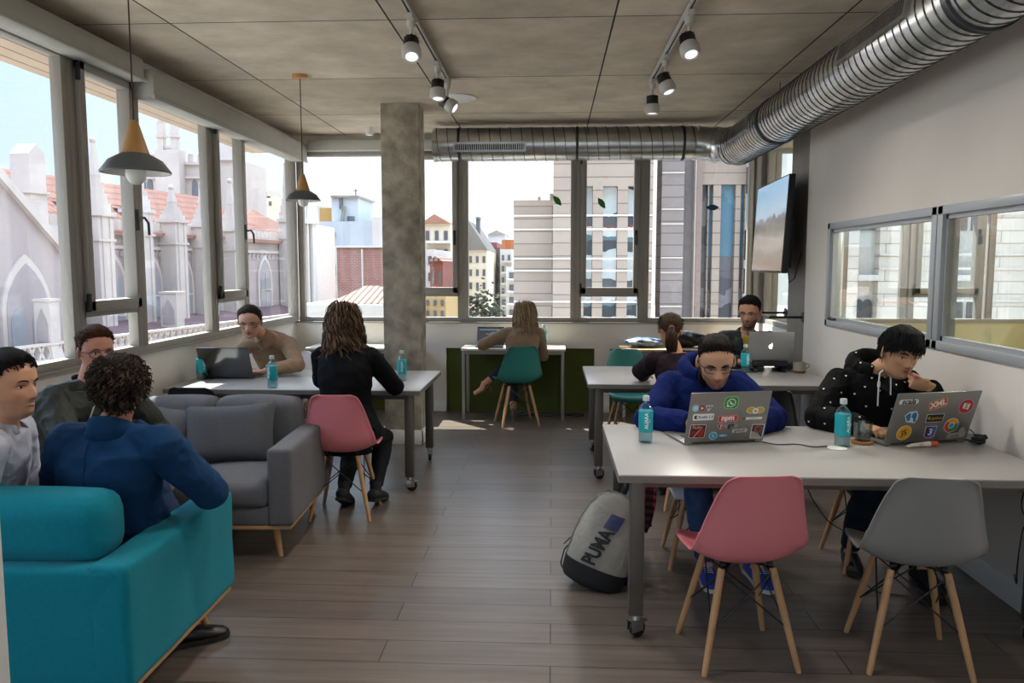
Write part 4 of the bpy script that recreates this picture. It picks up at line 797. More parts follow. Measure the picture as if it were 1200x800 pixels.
class Head:
    def __init__(s, c, yaw, pitch=0, roll=0, sc=1.0, jaw=1.0, nose=1.0, lips=1.0):
        s.c = V(c); s.sc = sc; s.mt = M.Translation(s.c) @ M.Rotation(R(yaw), 4, 'Z') @ M.Rotation(R(roll), 4, 'Y') @ M.Rotation(R(pitch), 4, 'X') @ M.Scale(sc, 4); s.inv = s.mt.inverted(); s.jaw, s.nose, s.lips = jaw, nose, lips
    def P(s, x, y, z): return s.mt @ V((x, y, z))
    def front(s, x, z, off=0):
        f = float(smoothi(np.array(z), HZ, HF)); w = float(smoothi(np.array(z), HZ, HW)); q = min(.99, abs(x)/w)
        return f*(1-q**(2/.92))**(.92/2)+float(face_dy(np.array(x), np.array(z), s.nose, s.lips))*max(0, min(1, (1-q)*4))+off
    def side(s, y, z):
        w = float(smoothi(np.array(z), HZ, HW)); d = float(smoothi(np.array(z), HZ, HF if y > 0 else HB)); q = min(.99, abs(y)/d); return w*(1-q**(2/.92))**(.92/2)
    def add_to(s, mb):
        n, k = 72, 64; zz = -.122+.244*(1-np.cos(np.linspace(0, pi, k)))/2; vs = []
        A_ = np.linspace(0, 2*pi, n, endpoint=False)
        for z in zz:
            c, s_ = np.cos(A_), np.sin(A_); x, y = head_base(np.full(n, z), c, s_, 0, s.jaw)
            y = y+np.where(s_ > 0, face_dy(x, np.full(n, z), s.nose, s.lips)*np.clip(s_*3, 0, 1), 0)
            vs += [s.mt @ V((x[i], y[i], z)) for i in range(n)]
        mb.add(vs, [(i*n+j, i*n+(j+1) % n, (i+1)*n+(j+1) % n, (i+1)*n+j) for i in range(k-1) for j in range(n)]+[tuple(range(n)), tuple((k-1)*n+j for j in range(n))])
        for sg in (-1, 1):   # ears: rim, bowl and lobe
            for (y, z, r1, r2, r3, a) in ((-.012, .0, .006, .017, .030, 12), (-.006, -.018, .006, .010, .014, 0)):
                mb.ell(s.P(sg*.0815, y, z), tuple(v*s.sc for v in (r1, r2, r3)), s.mt.to_3x3().normalized() @ Euler((R(a), 0, R(sg*-28))).to_matrix(), 14, 10)
def remesh(mb, vox, sm=1, name='tmp'):
    me = bpy.data.meshes.new(name); me.from_pydata(mb.v, [], mb.f); bm = bmesh.new(); bm.from_mesh(me)
    bmesh.ops.recalc_face_normals(bm, faces=bm.faces); bm.to_mesh(me); bm.free()
    o = bpy.data.objects.new(name, me); C.objects.link(o); r = o.modifiers.new('r', 'REMESH'); r.mode = 'VOXEL'; r.voxel_size = vox
    if sm: q = o.modifiers.new('s', 'SMOOTH'); q.iterations = sm; q.factor = .5
    bpy.context.view_layer.update(); out = bpy.data.meshes.new_from_object(o.evaluated_get(bpy.context.evaluated_depsgraph_get())); bpy.data.objects.remove(o); bpy.data.meshes.remove(me)
    out.shade_smooth(); return out
def coords(me): a = np.empty(len(me.vertices)*3); me.vertices.foreach_get('co', a); return a.reshape(-1, 3)
def normals(me): a = np.empty(len(me.vertices)*3); me.vertices.foreach_get('normal', a); return a.reshape(-1, 3)
def setco(me, a): me.vertices.foreach_set('co', a.ravel()); me.update()
def setcol(me, col): at_ = me.color_attributes.new('Col', 'FLOAT_COLOR', 'POINT'); at_.data.foreach_set('color', np.c_[col, np.ones(len(col))].astype(np.float32).ravel())
def wav(p, f, seed, n=5):
    r = np.random.default_rng(seed); out = 0
    for i in range(n):
        d = r.normal(size=3); d /= np.linalg.norm(d); d2 = r.normal(size=3); d2 /= np.linalg.norm(d2); out = out+np.sin(p@d*f*(.7+.6*r.random())+r.random()*6+1.6*np.sin(p@d2*f*.6+r.random()*6))
    return out/n
def folds(me, amp, f, seed, where=None):
    p = coords(me); n = normals(me); w = wav(p, f, seed); w2 = wav(p, f*2.3, seed+5); h = (1-np.abs(w)*2.2)*.6+(1-np.abs(w2)*2.4)*.35
    a = amp if where is None else amp*where(p); setco(me, p+n*(h*a)[:, None] if hasattr(a, '__len__') else p+n*(h*a)[:, None])
def ik(a, c, l1, l2, hint):
    a, c, hint = V(a), V(c), V(hint); d = c-a; L_ = d.length; k = max(1, L_/((l1+l2)*.985)); l1 *= k; l2 *= k; x = (l1*l1-l2*l2+L_*L_)/(2*L_); h = math.sqrt(max(0, l1*l1-x*x)); u = d/L_; q = hint-a; q = q-u*q.dot(u)
    q = q.normalized() if q.length > 1e-4 else V((0, 0, -1)); return a+u*x+q*h
def hand(mb, w, d, n, sgn, s=1.0, curl=(25, 35, 25), spread=1.0, thumb=(.75, .65, .1), tc=20):
    """w wrist, d towards the fingers, n out of the palm, sgn puts the thumb on the +-side of d x n"""
    w = V(w); d = V(d).normalized(); n = V(n); n = (n-d*n.dot(d)).normalized(); sd = d.cross(n)*sgn
    mb.loft([w-d*.03*s, w, w+d*.03*s, w+d*.065*s, w+d*.088*s], [.026*s, .027*s, .036*s, .041*s, .038*s], [.021*s, .019*s, .017*s, .015*s, .011*s], 14, ref=n)
    for i, (o, L_, r) in enumerate(((.030, .070, .0088), (.010, .078, .0092), (-.010, .073, .0088), (-.029, .058, .0078))):
        p = w+d*(.082-.006*abs(i-1))*s+sd*o*s; a = 0; fd = (d+sd*o*1.6*spread).normalized(); pts = [p-fd*.015*s, p]; rs = [r*s*1.05, r*s*1.1]
        for k, (fr, cu) in enumerate(zip((.45, .30, .25), curl)):
            a += R(cu+4*i); p = p+(fd*cos(a)+n*sin(a))*L_*fr*s; pts += [p]; rs += [r*s*(1, .93, .72)[k]]
        mb.loft(pts, rs, None, 10, ref=None); mb.ell(pts[-1], rs[-1]*1.0, n=8, k=6)
    t0 = w+d*.018*s+sd*.024*s; td = (sd*thumb[0]+d*thumb[1]+n*thumb[2]).normalized(); t1 = t0+td*.034*s; td2 = (td*cos(R(tc))+d*sin(R(tc))+n*.15).normalized(); t2 = t1+td2*.032*s; t3 = t2+(td2+n*.2).normalized()*.024*s
    mb.loft([t0-td*.01*s, t0, t1, t2, t3], [.015*s, .016*s, .0125*s, .0105*s, .0075*s], None, 10); mb.ell(t3, .0075*s, n=8, k=6)
class Person:
    def __init__(s, label, P, N, Hc, yaw_p, yaw_c, hyaw, hpitch=0, hroll=0, sc=1.0, fem=False, skin='#c48f72', lip=None, beard=None, sh=.18, vox=.0048, **hk):
        s.sc = sc; s.fem = fem; s.P, s.N = V(P), V(N); s.yp, s.yc = R(yaw_p), R(yaw_c); s.head = Head(Hc, hyaw, hpitch, hroll, sc*(.95 if fem else 1.0)*hk.pop('hs', 1.0), **hk)
        s.t = thing('person', label, 'person', (s.P.x, s.P.y, 0), world=True); s.sk = np.array(lin(skin)[:3]); s.lip = np.array(lin(lip or '#a8605a')[:3]); s.beard = beard; s.vox = vox; s.teeth = False
        s.lat = V((cos(s.yc), sin(s.yc), 0)); s.fwd = V((-sin(s.yc), cos(s.yc), 0)); s.latp = V((cos(s.yp), sin(s.yp), 0)); s.fwp = V((-sin(s.yp), cos(s.yp), 0)); s.shw = sh*sc*(.90 if fem else 1); s.arms = {}; s.legs = {}
        s.hips = {k: s.P+s.latp*(k*.092*sc)+V((0, 0, -.01)) for k in (-1, 1)}; s.shoulder_drop = .062
    def sh(s, k): return s.N+s.lat*(k*s.shw)+V((0, 0, -s.shoulder_drop*s.sc))
    def arm(s, k, wrist, hint, hd=None, hn=None, **kw):
        a = s.sh(k)+V(kw.pop('raise_', (0, 0, 0))); e = ik(a, wrist, .285*s.sc, .255*s.sc, hint); s.arms[k] = (a, e, V(wrist), hd, hn, kw)
    def leg(s, k, ankle, hint, toe=None, tall=0):
        a = s.hips[k]; kn = ik(a, ankle, .42*s.sc, .41*s.sc, hint); s.legs[k] = (a, kn, V(ankle), V(toe) if toe is not None else s.fwp)
    def torso(s, mb, g=0, lo=-.10, hi=1.0, wide=(0, 0), bulge=.03, hem=0, n=40):
        sec = [(-.14, .09, .08), (-.05, .155, .115), (.06, .170, .122), (.18, .166, .118), (.32, .150, .110), (.46, .152, .113), (.60, .165, .120), (.74, .175, .122), (.84, .178, .106), (.91, .165, .088), (.96, .125, .076), (1.0, .080, .066), (1.04, .062, .060)]
        if s.fem: sec = [(-.14, .09, .085), (-.05, .16, .125), (.06, .175, .13), (.18, .160, .115), (.32, .132, .096), (.46, .132, .10), (.60, .147, .118), (.74, .155, .116), (.84, .156, .094), (.91, .142, .078), (.96, .108, .068), (1.0, .066, .056), (1.04, .052, .050)]
        T = [q[0] for q in sec]; ts = np.linspace(lo, hi, 26); up = s.N-s.P; vs = []
        for t in ts:
            tc_ = min(1, max(0, t)); c = s.P+up*t-(s.fwd*(1-abs(2*tc_-1)**2)*bulge*s.sc); a = s.yp+(s.yc-s.yp)*tc_; la = V((cos(a), sin(a), 0)); fo = la.cross(up.normalized())*-1
            rx = (float(np.interp(t, T, [q[1] for q in sec])))*s.sc+g+wide[0]*max(0, 1-t*2); ry = float(np.interp(t, T, [q[2] for q in sec]))*s.sc+g+wide[1]*max(0, 1-t*2)
            for j in range(n):
                b = 2*pi*j/n; ca, sa = cos(b), sin(b); ca = math.copysign(abs(ca)**.86, ca); sa = math.copysign(abs(sa)**.86, sa); vs.append(c+la*ca*rx+fo*sa*ry)
        k = len(ts); mb.add(vs, [(i*n+j, i*n+(j+1) % n, (i+1)*n+(j+1) % n, (i+1)*n+j) for i in range(k-1) for j in range(n)]+[tuple(reversed(range(n))), tuple((k-1)*n+j for j in range(n))])
        for q in ((-1, 1) if hi > .8 else ()):   # shoulders and trapezius
            S = s.sh(q); r = .058*s.sc*(.88 if s.fem else 1)+g*.9; a = s.N+s.lat*q*.02*s.sc+V((0, 0, -.03*s.sc)); mb.loft([a, a.lerp(S, .5)+V((0, 0, -.002*s.sc)), S], [r*.72, r*.85, r*.98], None, 14); mb.ell(S, (r*1.0,)*3)
            if s.fem: mb.ell(s.P+up*.62+s.fwd*.075*s.sc+s.lat*q*.065*s.sc, ((.062*s.sc+g*.6),)*3)
    def sleeve(s, mb, q, g, end=1.0, cuff=0):
        a, e, w = s.arms[q][:3]; k = s.sc*(.88 if s.fem else 1); R_ = [.056, .052, .046, .041, .043, .040, .033, .027]; P_ = [a, a.lerp(e, .3), a.lerp(e, .65), e, e.lerp(w, .2), e.lerp(w, .5), e.lerp(w, .8), e.lerp(w, 1.0)]
        if end < 1: P_ = P_[:4]+[e.lerp(w, end*f) for f in (.2, .5, .8, 1.0)]
        mb.loft(P_, [r*k+g+(cuff if i > 5 else 0) for i, r in enumerate(R_)], None, 16); mb.ell(e, ((.042*k+g),)*3)
    def pant(s, mb, q, g, end=1.0, flare=0):
        a, kn, an = s.legs[q][:3]; k = s.sc*(.95 if s.fem else 1); P_ = [a, a.lerp(kn, .3), a.lerp(kn, .65), kn, kn.lerp(an, .25), kn.lerp(an, .5), kn.lerp(an, .8), kn.lerp(an, end)]
        mb.loft(P_, [r*k+g+(flare if i > 4 else 0) for i, r in enumerate([.088, .083, .070, .057, .056, .052, .040, .036])], None, 18); mb.ell(kn, (.058*k+g,)*3)
    def neck(s, mb, g=0, top=.06): 
        h = s.head.P(0, -.018, -top); mb.loft([s.N-V((0, 0, .03)), s.N.lerp(h, .5), h], [(.060 if not s.fem else .050)*s.sc+g, (.054 if not s.fem else .045)*s.sc+g, (.054 if not s.fem else .046)*s.sc+g], None, 18)
    def body(s, skinonly=True):
        mb = MB(); s.head.add_to(mb); s.neck(mb); s.torso(mb)
        for q in (-1, 1):
            s.sleeve(mb, q, 0); a, e, w, hd, hn, kw = s.arms[q]; d = hd or (w-e); hand(mb, w, d, hn or (0, 0, -1), q if kw.pop('flip', 0) == 0 else -q, s.sc*(.88 if s.fem else .98), **kw)
            s.pant(mb, q, 0); a, kn, an, toe = s.legs[q]; toe = V(toe).normalized(); mb.loft([an+V((0, 0, .02)), an-toe*.02+V((0, 0, -.035)), an+toe*.06+V((0, 0, -.05)), an+toe*.16+V((0, 0, -.062))], [.035*s.sc, .036*s.sc, .038*s.sc, .03*s.sc], [.035*s.sc, .03*s.sc, .026*s.sc, .014*s.sc], 12, ref=toe.cross(V((0, 0, 1)))) if False else mb.loft([an+V((0, 0, .02)), an+toe*.03+V((0, 0, -.045)), an+toe*.12+V((0, 0, -.055))], [.034*s.sc, .034*s.sc, .022*s.sc], None, 12)
        me = remesh(mb, s.vox, 1, 'body'); p = coords(me); inv = np.array(s.head.inv); h = np.c_[p, np.ones(len(p))]@inv.T; x, y, z = h[:, 0], h[:, 1], h[:, 2]
        col = np.tile(s.sk, (len(p), 1)); fr = (y > .03) & (np.abs(x) < .09) & (np.abs(z) < .13)
        def blend(w, c): 
            nonlocal col; col = col*(1-w[:, None])+np.array(c)*w[:, None]
        g = lambda dx, dz, sx, sz: np.exp(-(dx/sx)**2-(dz/sz)**2)*fr
        blend(.35*(g(np.abs(x)-.045, z+.03, .02, .018)+g(x, z+.033, .013, .012)), s.sk*np.array([1.02, .72, .68]))
        if s.beard is not None:
            bc, bw = s.beard; w = np.clip(((-z-.035-.6*np.clip(.05-np.abs(x), 0, .05))/.012), 0, 1)*np.clip((y+.01)/.02, 0, 1)*(z > -.14)*(np.abs(x) < .09); w += g(x, z+.048, .024, .005)*.9; w += g(x, z+.08, .02, .012)*.6; w = np.clip(w, 0, 1)*bw; w *= 1-np.clip(g(x, z+.062, .02, .008)*1.2, 0, 1); blend(w, lin(bc)[:3])
        blend(np.clip(1.25*g(x, z+.057, .019, .0040), 0, .85), s.lip); blend(np.clip(1.25*g(x, z+.0665, .017, .0048), 0, .85), s.lip); blend(np.clip(g(x, z+.0615, .021, .0016)*1.3, 0, .8), s.lip*.35)
        blend(np.clip(.5*g(np.abs(x)-.0075, z+.044, .005, .003), 0, .5), s.sk*.3)
        if s.teeth: blend(np.clip(g(x, z+.0615, .016, .0030)*1.5, 0, .9), np.array([.62, .56, .50]))
        setcol(me, col); me.materials.append(attr_mat('skin', .5, .12)); s.bodyo = link('body', me, s.t); return s
    def face(s, iris='#3a2418', brow='#1c1512', look=0, down=0, lash='#120c0a', thick=1.0, open_=1.0):
        H = s.head
        for q in (-1, 1):
            x0 = q*.0315; y0 = H.front(x0, .001)-.0035; zc = .001-.002*down; rz = .0062*open_*(1-.45*down)
            r3 = H.mt.to_3x3().normalized() @ Euler((0, 0, R(-q*14))).to_matrix()
            e = MB().ell(H.P(x0, y0, zc), (.0135*H.sc, .0065*H.sc, rz*H.sc), r3, 16, 10).build('eye', mat('eye white', '#c9c2ba', .25), s.t)
            MB().ell(H.P(x0+look*.005, y0+.0038, zc-.001*down), (.0056*H.sc, .0036*H.sc, min(.0056, rz*.98)*H.sc), r3, 14, 8).build('iris', mat('iris '+iris, iris, .15), e)
            b = MB(); b.loft([H.P(x0+d*.0150, H.front(x0+d*.0150, zc+.004)+.001-.0*abs(d), zc+rz*(1-.75*d*d)+.0008) for d in (-1, -.6, -.2, .2, .6, 1)], [.0009*H.sc, .0013*H.sc, .0015*H.sc, .0015*H.sc, .0013*H.sc, .0009*H.sc], None, 6); b.build('eyelashes', mat('lashes', lash, .7), s.t)
            b = MB(); P_ = [(.012, .0175), (.020, .0215), (.030, .0245), (.040, .0235), (.048, .019)]; b.loft([H.P(q*x, H.front(q*x, z)+.0012, z) for x, z in P_], [.0012*H.sc, .0026*thick*H.sc, .0028*thick*H.sc, .0022*thick*H.sc, .0008*H.sc], None, 7); b.build('eyebrow', mat('eyebrow '+brow, brow, .9), s.t)
        return s
    def cloth(s, name, m, mbf, amp=.006, f=28, seed=1, vox=None, sm=2, label=None, where=None):
        mb = MB(); mbf(mb); me = remesh(mb, vox or s.vox*1.15, sm, name); folds(me, amp, f, seed, where); me.materials.append(m); o = link(name, me, s.t)
        if label: o['label'] = label
        return o
    def top(s, name, m, g=.016, lo=-.16, hi=.97, end=.97, amp=.006, f=26, seed=1, extra=None, wide=(.01, .01), cuff=.004, label=None, endl=None, collar=.0):
        def fn(mb):
            s.torso(mb, g, lo, hi, wide)
            for q in (-1, 1): s.sleeve(mb, q, g*.95, (endl if (endl is not None and q == -1) else end), cuff)
            if collar: h = s.head.P(0, -.02, -.1); mb.loft([s.N-V((0, 0, .04)), s.N.lerp(h, collar)], [.072*s.sc+g*.3, .062*s.sc+g*.3], None, 20)
            if extra: extra(mb)
        return s.cloth(name, m, fn, amp, f, seed, label=label)
    def pants(s, m, g=.012, end=.97, seed=3, name='trousers', amp=.006, flare=0):
        def fn(mb):
            s.torso(mb, g*.9, -.14, .22)
            for q in (-1, 1): s.pant(mb, q, g, end, flare)
        return s.cloth(name, m, fn, amp, 30, seed, vox=s.vox*1.5)
    def shoes(s, m, sole, boot=0, laces=None):
        for q in (-1, 1):
            an, toe = s.legs[q][2], V(s.legs[q][3]).normalized(); up = V((0, 0, 1)); side = toe.cross(up).normalized(); up = side.cross(toe).normalized(); k = s.sc; b = MB()
            c = an-up*.045*k; b.loft([c-toe*.075*k, c-toe*.06*k, c-toe*.01*k, c+toe*.06*k-up*.006*k, c+toe*.13*k-up*.016*k, c+toe*.175*k-up*.022*k, c+toe*.195*k-up*.026*k], [.018*k, .036*k, .040*k, .043*k, .046*k, .036*k, .012*k], [.02*k, .036*k, .038*k, .034*k, .026*k, .018*k, .008*k], 18, ref=up)
            b.loft([c, an+up*(.01+boot)*k], [.038*k, .041*k], None, 16); o = b.build('shoe', m, s.t, 60)
            b = MB(); pl = [(-.078, .022), (-.07, .033), (-.0, .036), (.07, .044), (.13, .047), (.18, .036), (.20, .012), (.20, -.012), (.18, -.036), (.13, -.046), (.07, -.040), (.0, -.034), (-.07, -.031), (-.078, -.02)]
            x_, y_, z_ = toe, up.cross(toe), up; mt = M(((x_.x, y_.x, z_.x, c.x), (x_.y, y_.y, z_.y, c.y), (x_.z, y_.z, z_.z, c.z), (0, 0, 0, 1)))
            b.prism([(a_*k, b_*k) for a_, b_ in pl], -.044*k, -.026*k, mt); b.build('sole', sole, o, 0)
            if laces:
                b = MB()
                for i in range(5): f_ = c+toe*(.03+.017*i)*k+up*(.034-.004*i)*k; b.tube([f_-side*.02*k, f_+up*.004*k, f_+side*.02*k], .0025*k, 5)
                b.build('laces', laces, o)
def scalp_pt(H, a, z, off=0):
    x, y = head_base(np.array([z]), np.array([cos(a)]), np.array([sin(a)]), off, 1.0); return V((x[0], y[0], z))
def hair_cap(mb, H, line, t=.010, lump=.003, f=60, seed=0, top=0, fade=0):
    """line(angle) gives the hairline height; angle 90 is the face, 270 the nape"""
    n, k = 96, 60; zz = -.115+.245*(1-np.cos(np.linspace(0, pi, k)))/2; vs = []; A_ = np.linspace(0, 2*pi, n, endpoint=False); ln = np.array([line(math.degrees(a)) for a in A_])
    for z in zz:
        zs = min(max(z, -.1219), .1219); w = np.clip((z-ln+.004)/.03, 0, 1)**.7; tf = t*(1-fade*(1-np.clip((z-.035)/.055, 0, 1))); off = -.010+(tf+.010)*w; x, y = head_base(np.full(n, zs), np.cos(A_), np.sin(A_), 0); r = np.maximum(1e-4, np.hypot(x, y)); x = x*(1+off/r*(r > .004)); y = y*(1+off/r*(r > .004))
        p = np.c_[x, y, np.full(n, z)]; l = wav(p, f, seed)*lump*w; zz2 = zs+max(0, (zs-.06)/.06)*(t+top)*w; x *= 1+l/r; y *= 1+l/r
        vs += [H.mt @ V((x[i], y[i], zz2[i]+l[i]*.5)) for i in range(n)]
    mb.add(vs, [(i*n+j, i*n+(j+1) % n, (i+1)*n+(j+1) % n, (i+1)*n+j) for i in range(k-1) for j in range(n)]+[tuple(reversed(range(n))), tuple((k-1)*n+j for j in range(n))])
def short_locks(mb, H, line, n, L_=.03, lift=.35, comb=(0, .3, -.8), r=.0028, curl=0, t=.008, seed=0, seg=5, fade=0, nm=1):
    rnd = random.Random(seed)
    for _ in range(n):
        a = rnd.random()*2*pi; z = .119*(1-2*rnd.random()**1.5*.85); fk = 1-fade*(1-min(1, max(0, (z-.035)/.055)))
        if z < line(math.degrees(a))-.004+.012*rnd.random(): continue
        zc = min(z, .1195); p = scalp_pt(H, a, zc, fk*t*min(1, .35+(z-line(math.degrees(a)))/.035)); nr = V((p.x, p.y, p.z*.8)).normalized(); c = V(comb)+V((rnd.uniform(-.35, .35), rnd.uniform(-.35, .35), rnd.uniform(-.3, .3))); c = c-nr*c.dot(nr)
        if c.length < .1: c = nr.orthogonal()
        c.normalize(); u = nr.cross(c); pts = []; l = L_*fk*rnd.uniform(.6, 1.25); ph = rnd.random()*6; q = p.copy()
        for i in range(seg+1):
            f_ = i/seg; pts.append(H.mt @ (q+(u*math.cos(ph+f_*6)+nr*math.sin(ph+f_*6))*curl*f_**.5)); d = (c*(1-lift*(1-f_))+nr*lift*(1-f_)*1.3-nr*.25*f_); q = q+d.normalized()*l/seg
        mb.loft(pts, [r*H.sc*v for v in ([.8, 1, 1, .9, .6, .15] if seg == 5 else np.interp(np.linspace(0, 1, seg+1), [0, .3, .8, 1], [.8, 1, .7, .1]))], None, 4, cap=True, mi=(rnd.choices(range(nm), [.5, .3, .2][:nm])[0] if nm > 1 else 0))
def long_locks(mb, H, starts, L_, avoid, r=.0045, wave=.006, wf=40, seed=0, out=.01, spread=.2, seg=14, pull=None, nm=1, clump=0):
    """strands that follow the skull, then hang; avoid = list of (centre, radii) ellipsoids in room coordinates"""
    rnd = random.Random(seed); hc = H.c; R3 = H.mt.to_3x3()
    for a, z in starts:
        p = H.mt @ scalp_pt(H, a, z, .008); l = L_*rnd.uniform(.8, 1.12); st = l/seg; pts = [p.copy()]; ph = rnd.random()*6 if not clump else (math.floor(a*clump+z*30)*2.4) % 6.28+rnd.uniform(-.35, .35); side = (p-hc); side.z = 0; side = side.normalized() if side.length > .01 else V((0, -1, 0)); ofs = rnd.uniform(.6, 1.6)*out
        d = (side*.6+V((0, 0, -.4))).normalized(); tw = V((-side.y, side.x, 0))
        for i in range(seg):
            g = V((0, 0, -1))+side*spread*.3+(pull-p).normalized()*.5*min(1, i/3) if pull is not None else V((0, 0, -1))+side*spread*(.35 if i < seg*.5 else .1); d = (d*.55+g.normalized()*.6).normalized(); p = p+d*st
            for (c, rad) in [((H.P(0, -.008, .015)), (.083*H.sc+ofs, .104*H.sc+ofs, .118*H.sc+ofs))]:
                q = R3.inverted() @ (p-c); q = q*H.sc; e = math.sqrt((q.x/rad[0])**2+(q.y/rad[1])**2+(q.z/rad[2])**2)
                if e < 1: p = c+(R3 @ (q/H.sc))/e
            for (c, rad) in avoid:
                q = p-c; e = math.sqrt((q.x/rad[0])**2+(q.y/rad[1])**2+(q.z/rad[2])**2)
                if e < 1: p = c+q/max(e, .2)
            f_ = (i+1)/seg; pts.append(p+(tw*cos(ph+p.z*wf)+side*sin(ph*1.3+p.z*wf))*wave*f_)
        mb.loft(pts, [r*H.sc*v for v in np.interp(np.linspace(0, 1, seg+1), [0, .15, .75, 1], [.7, 1, .9, .15])], [r*.6*H.sc*v for v in np.interp(np.linspace(0, 1, seg+1), [0, .15, .75, 1], [.7, 1, .9, .15])], 5, mi=(rnd.choices(range(nm), [.45, .35, .2][:nm])[0] if nm > 1 else 0))
def hmat(name, c, c2=None, rough=.5): return mat(name, c, max(.6, rough), col2=c2 or c, scale=30, bump=.6, bscale=140, stretch=(4, 4, .6), spec=.16)
def glasses(H, label, m=m_plast, w=.0235, h=.017, round_=.8):
    t = thing('glasses', label, 'glasses', H.P(0, .09, 0), world=True); f = MB()
    def yy(x): return H.front(.032, .0)+.010-abs(x)**2*5
    for q in (-1, 1):
        pts = []
        for k in range(25):
            a = 2*pi*k/24; ca = math.copysign(abs(cos(a))**round_, cos(a)); sa = math.copysign(abs(sin(a))**round_, sin(a)); x = q*.034+w*ca; pts.append(H.P(x, yy(x)+.002, -.003+h*sa))
        f.tube(pts, .0017*H.sc, 6)
    f.tube([H.P(x, yy(0)+.003, .004) for x in (-.011, 0, .011)], .0016*H.sc, 6); f.build('rim', m, t)
    for q in (-1, 1): MB().tube([H.P(q*.057, yy(.057)+.001, .004), H.P(q*.071, .045, .006), H.P(q*.083, -.005, .008), H.P(q*.084, -.025, -.012)], .0016*H.sc, 6).build('temple', m, t)
    g = glassmat('spectacle lens', '#eef0f0', .07, 0, .5)
    for q in (-1, 1): MB().add([H.P(q*.034+w*.97*math.copysign(abs(cos(2*pi*k/24))**round_, cos(2*pi*k/24)), yy(q*.034)+.001, -.003+h*.97*math.copysign(abs(sin(2*pi*k/24))**round_, sin(2*pi*k/24))) for k in range(24)], [tuple(range(24))]).build('lens', g, t, 0)
    return t
m_sole = mat('white rubber sole', '#bfc0bf', .6); m_soleb = mat('dark sole', '#1b1a1a', .7)
male_line = lambda a: np.interp(a % 360, [0, 28, 50, 90, 130, 152, 180, 200, 230, 270, 310, 340, 360], [-.012, .058, .070, .079, .070, .058, -.012, .0, -.045, -.062, -.045, 0, -.012])
ear_line = male_line
# --- A: man in the blue jacket, seen from behind
A = Person('man in a blue jacket on the teal sofa, back to the camera', (-1.71, 2.95, .52), (-1.645, 2.83, 1.0), (-1.635, 2.86, 1.142), 0, -4, 26, -4, 0, .99, skin='#b98468', sh=.19)
A.arm(1, (-1.50, 3.16, .74), (-1.15, 2.85, .62), curl=(35, 40, 25)); A.arm(-1, (-1.80, 3.14, .69), (-2.2, 2.8, .6), curl=(35, 40, 25)); A.leg(1, (-1.57, 3.13, .095), (-1.62, 3.9, .75), (.75, .5, 0)); A.leg(-1, (-1.85, 3.45, .10), (-1.85, 3.9, .9), (0, 1, 0)); A.body().face()
m_suit = mat('blue wool jacket', '#113860', .85, var=.07, scale=12, bump=.25, bscale=700, spec=.2)
A.top('jacket', m_suit, .024, -.16, 1.0, .93, .009, 24, 4, wide=(.012, .01))
def collar(p, m, g=.018, h=.05, name='collar', open_=40, drop=0):
    """a turned collar round the back of the neck"""
    b = MB(); n = 30; vs = []
    for i in range(n):
        a = R(270-180+open_+(360-2*open_)*i/(n-1)); d = p.lat*cos(a)+p.fwd*sin(a); r = (.066 if not p.fem else .056)*p.sc
        c = p.N+V((0, 0, .0))-p.fwd*.004; k = .5-.5*sin(a)
        vs += [c+d*(r-.002)+V((0, 0, (h-.01)*k-.005)), c+d*(r+.004)+V((0, 0, h*k)), c+d*(r+.014)+V((0, 0, h*k-.008)), c+d*(r+g+.018)+V((0, 0, -.012-drop))]
    b.add(vs, [(4*i+j, 4*i+j+1, 4*i+j+5, 4*i+j+4) for i in range(n-1) for j in range(3)]); return b.build(name, m, p.t, 60, sol=.004)
collar(A, m_suit, .014, .064, 'collar', 40, .006); collar(A, mat('white shirt collar', '#d8d6d2', .7), .0, .060, 'shirt_collar', 60)
jp = coords([c for c in A.t.children if c.name.startswith('jacket')][0].data); rel = jp-np.array(A.P.lerp(A.N, .5)); lx = rel@np.array(A.lat); ly = rel@np.array(A.fwd)
b = MB()
for q in (0,):
    pts = []
    for z in np.linspace(.45, A.N.z-.02, 22):
        k_ = (np.abs(lx-q) < .012) & (np.abs(jp[:, 2]-z) < .012) & (ly < 0)
        if k_.any(): c_ = jp[k_].mean(axis=0); pts.append(V(c_)-A.fwd*.0015)
    b.tube(pts, .0016, 6)
b.build('back_seam', mat('dark blue stitching', '#0a2442', .9), A.t)
A.pants(mat('dark grey trousers', '#23262c', .85)); A.shoes(mat('black leather', '#111113', .35), m_soleb)
b = MB(); L1 = lambda a: male_line(a)-.008; hair_cap(b, A.head, L1, .015, .006, 55, 3, .006); short_locks(b, A.head, L1, 2300, .038, .5, (0, -.2, -.8), .0034, .008, .011, 5, 5, 0, 3)
b.build('hair', [hmat('dark brown curly hair', '#2a1f1a', '#151010'), hmat('brown curly hair', '#46362d', '#33261f'), hmat('light brown curly hair', '#66554a', '#4e3f35')], A.t, 80)
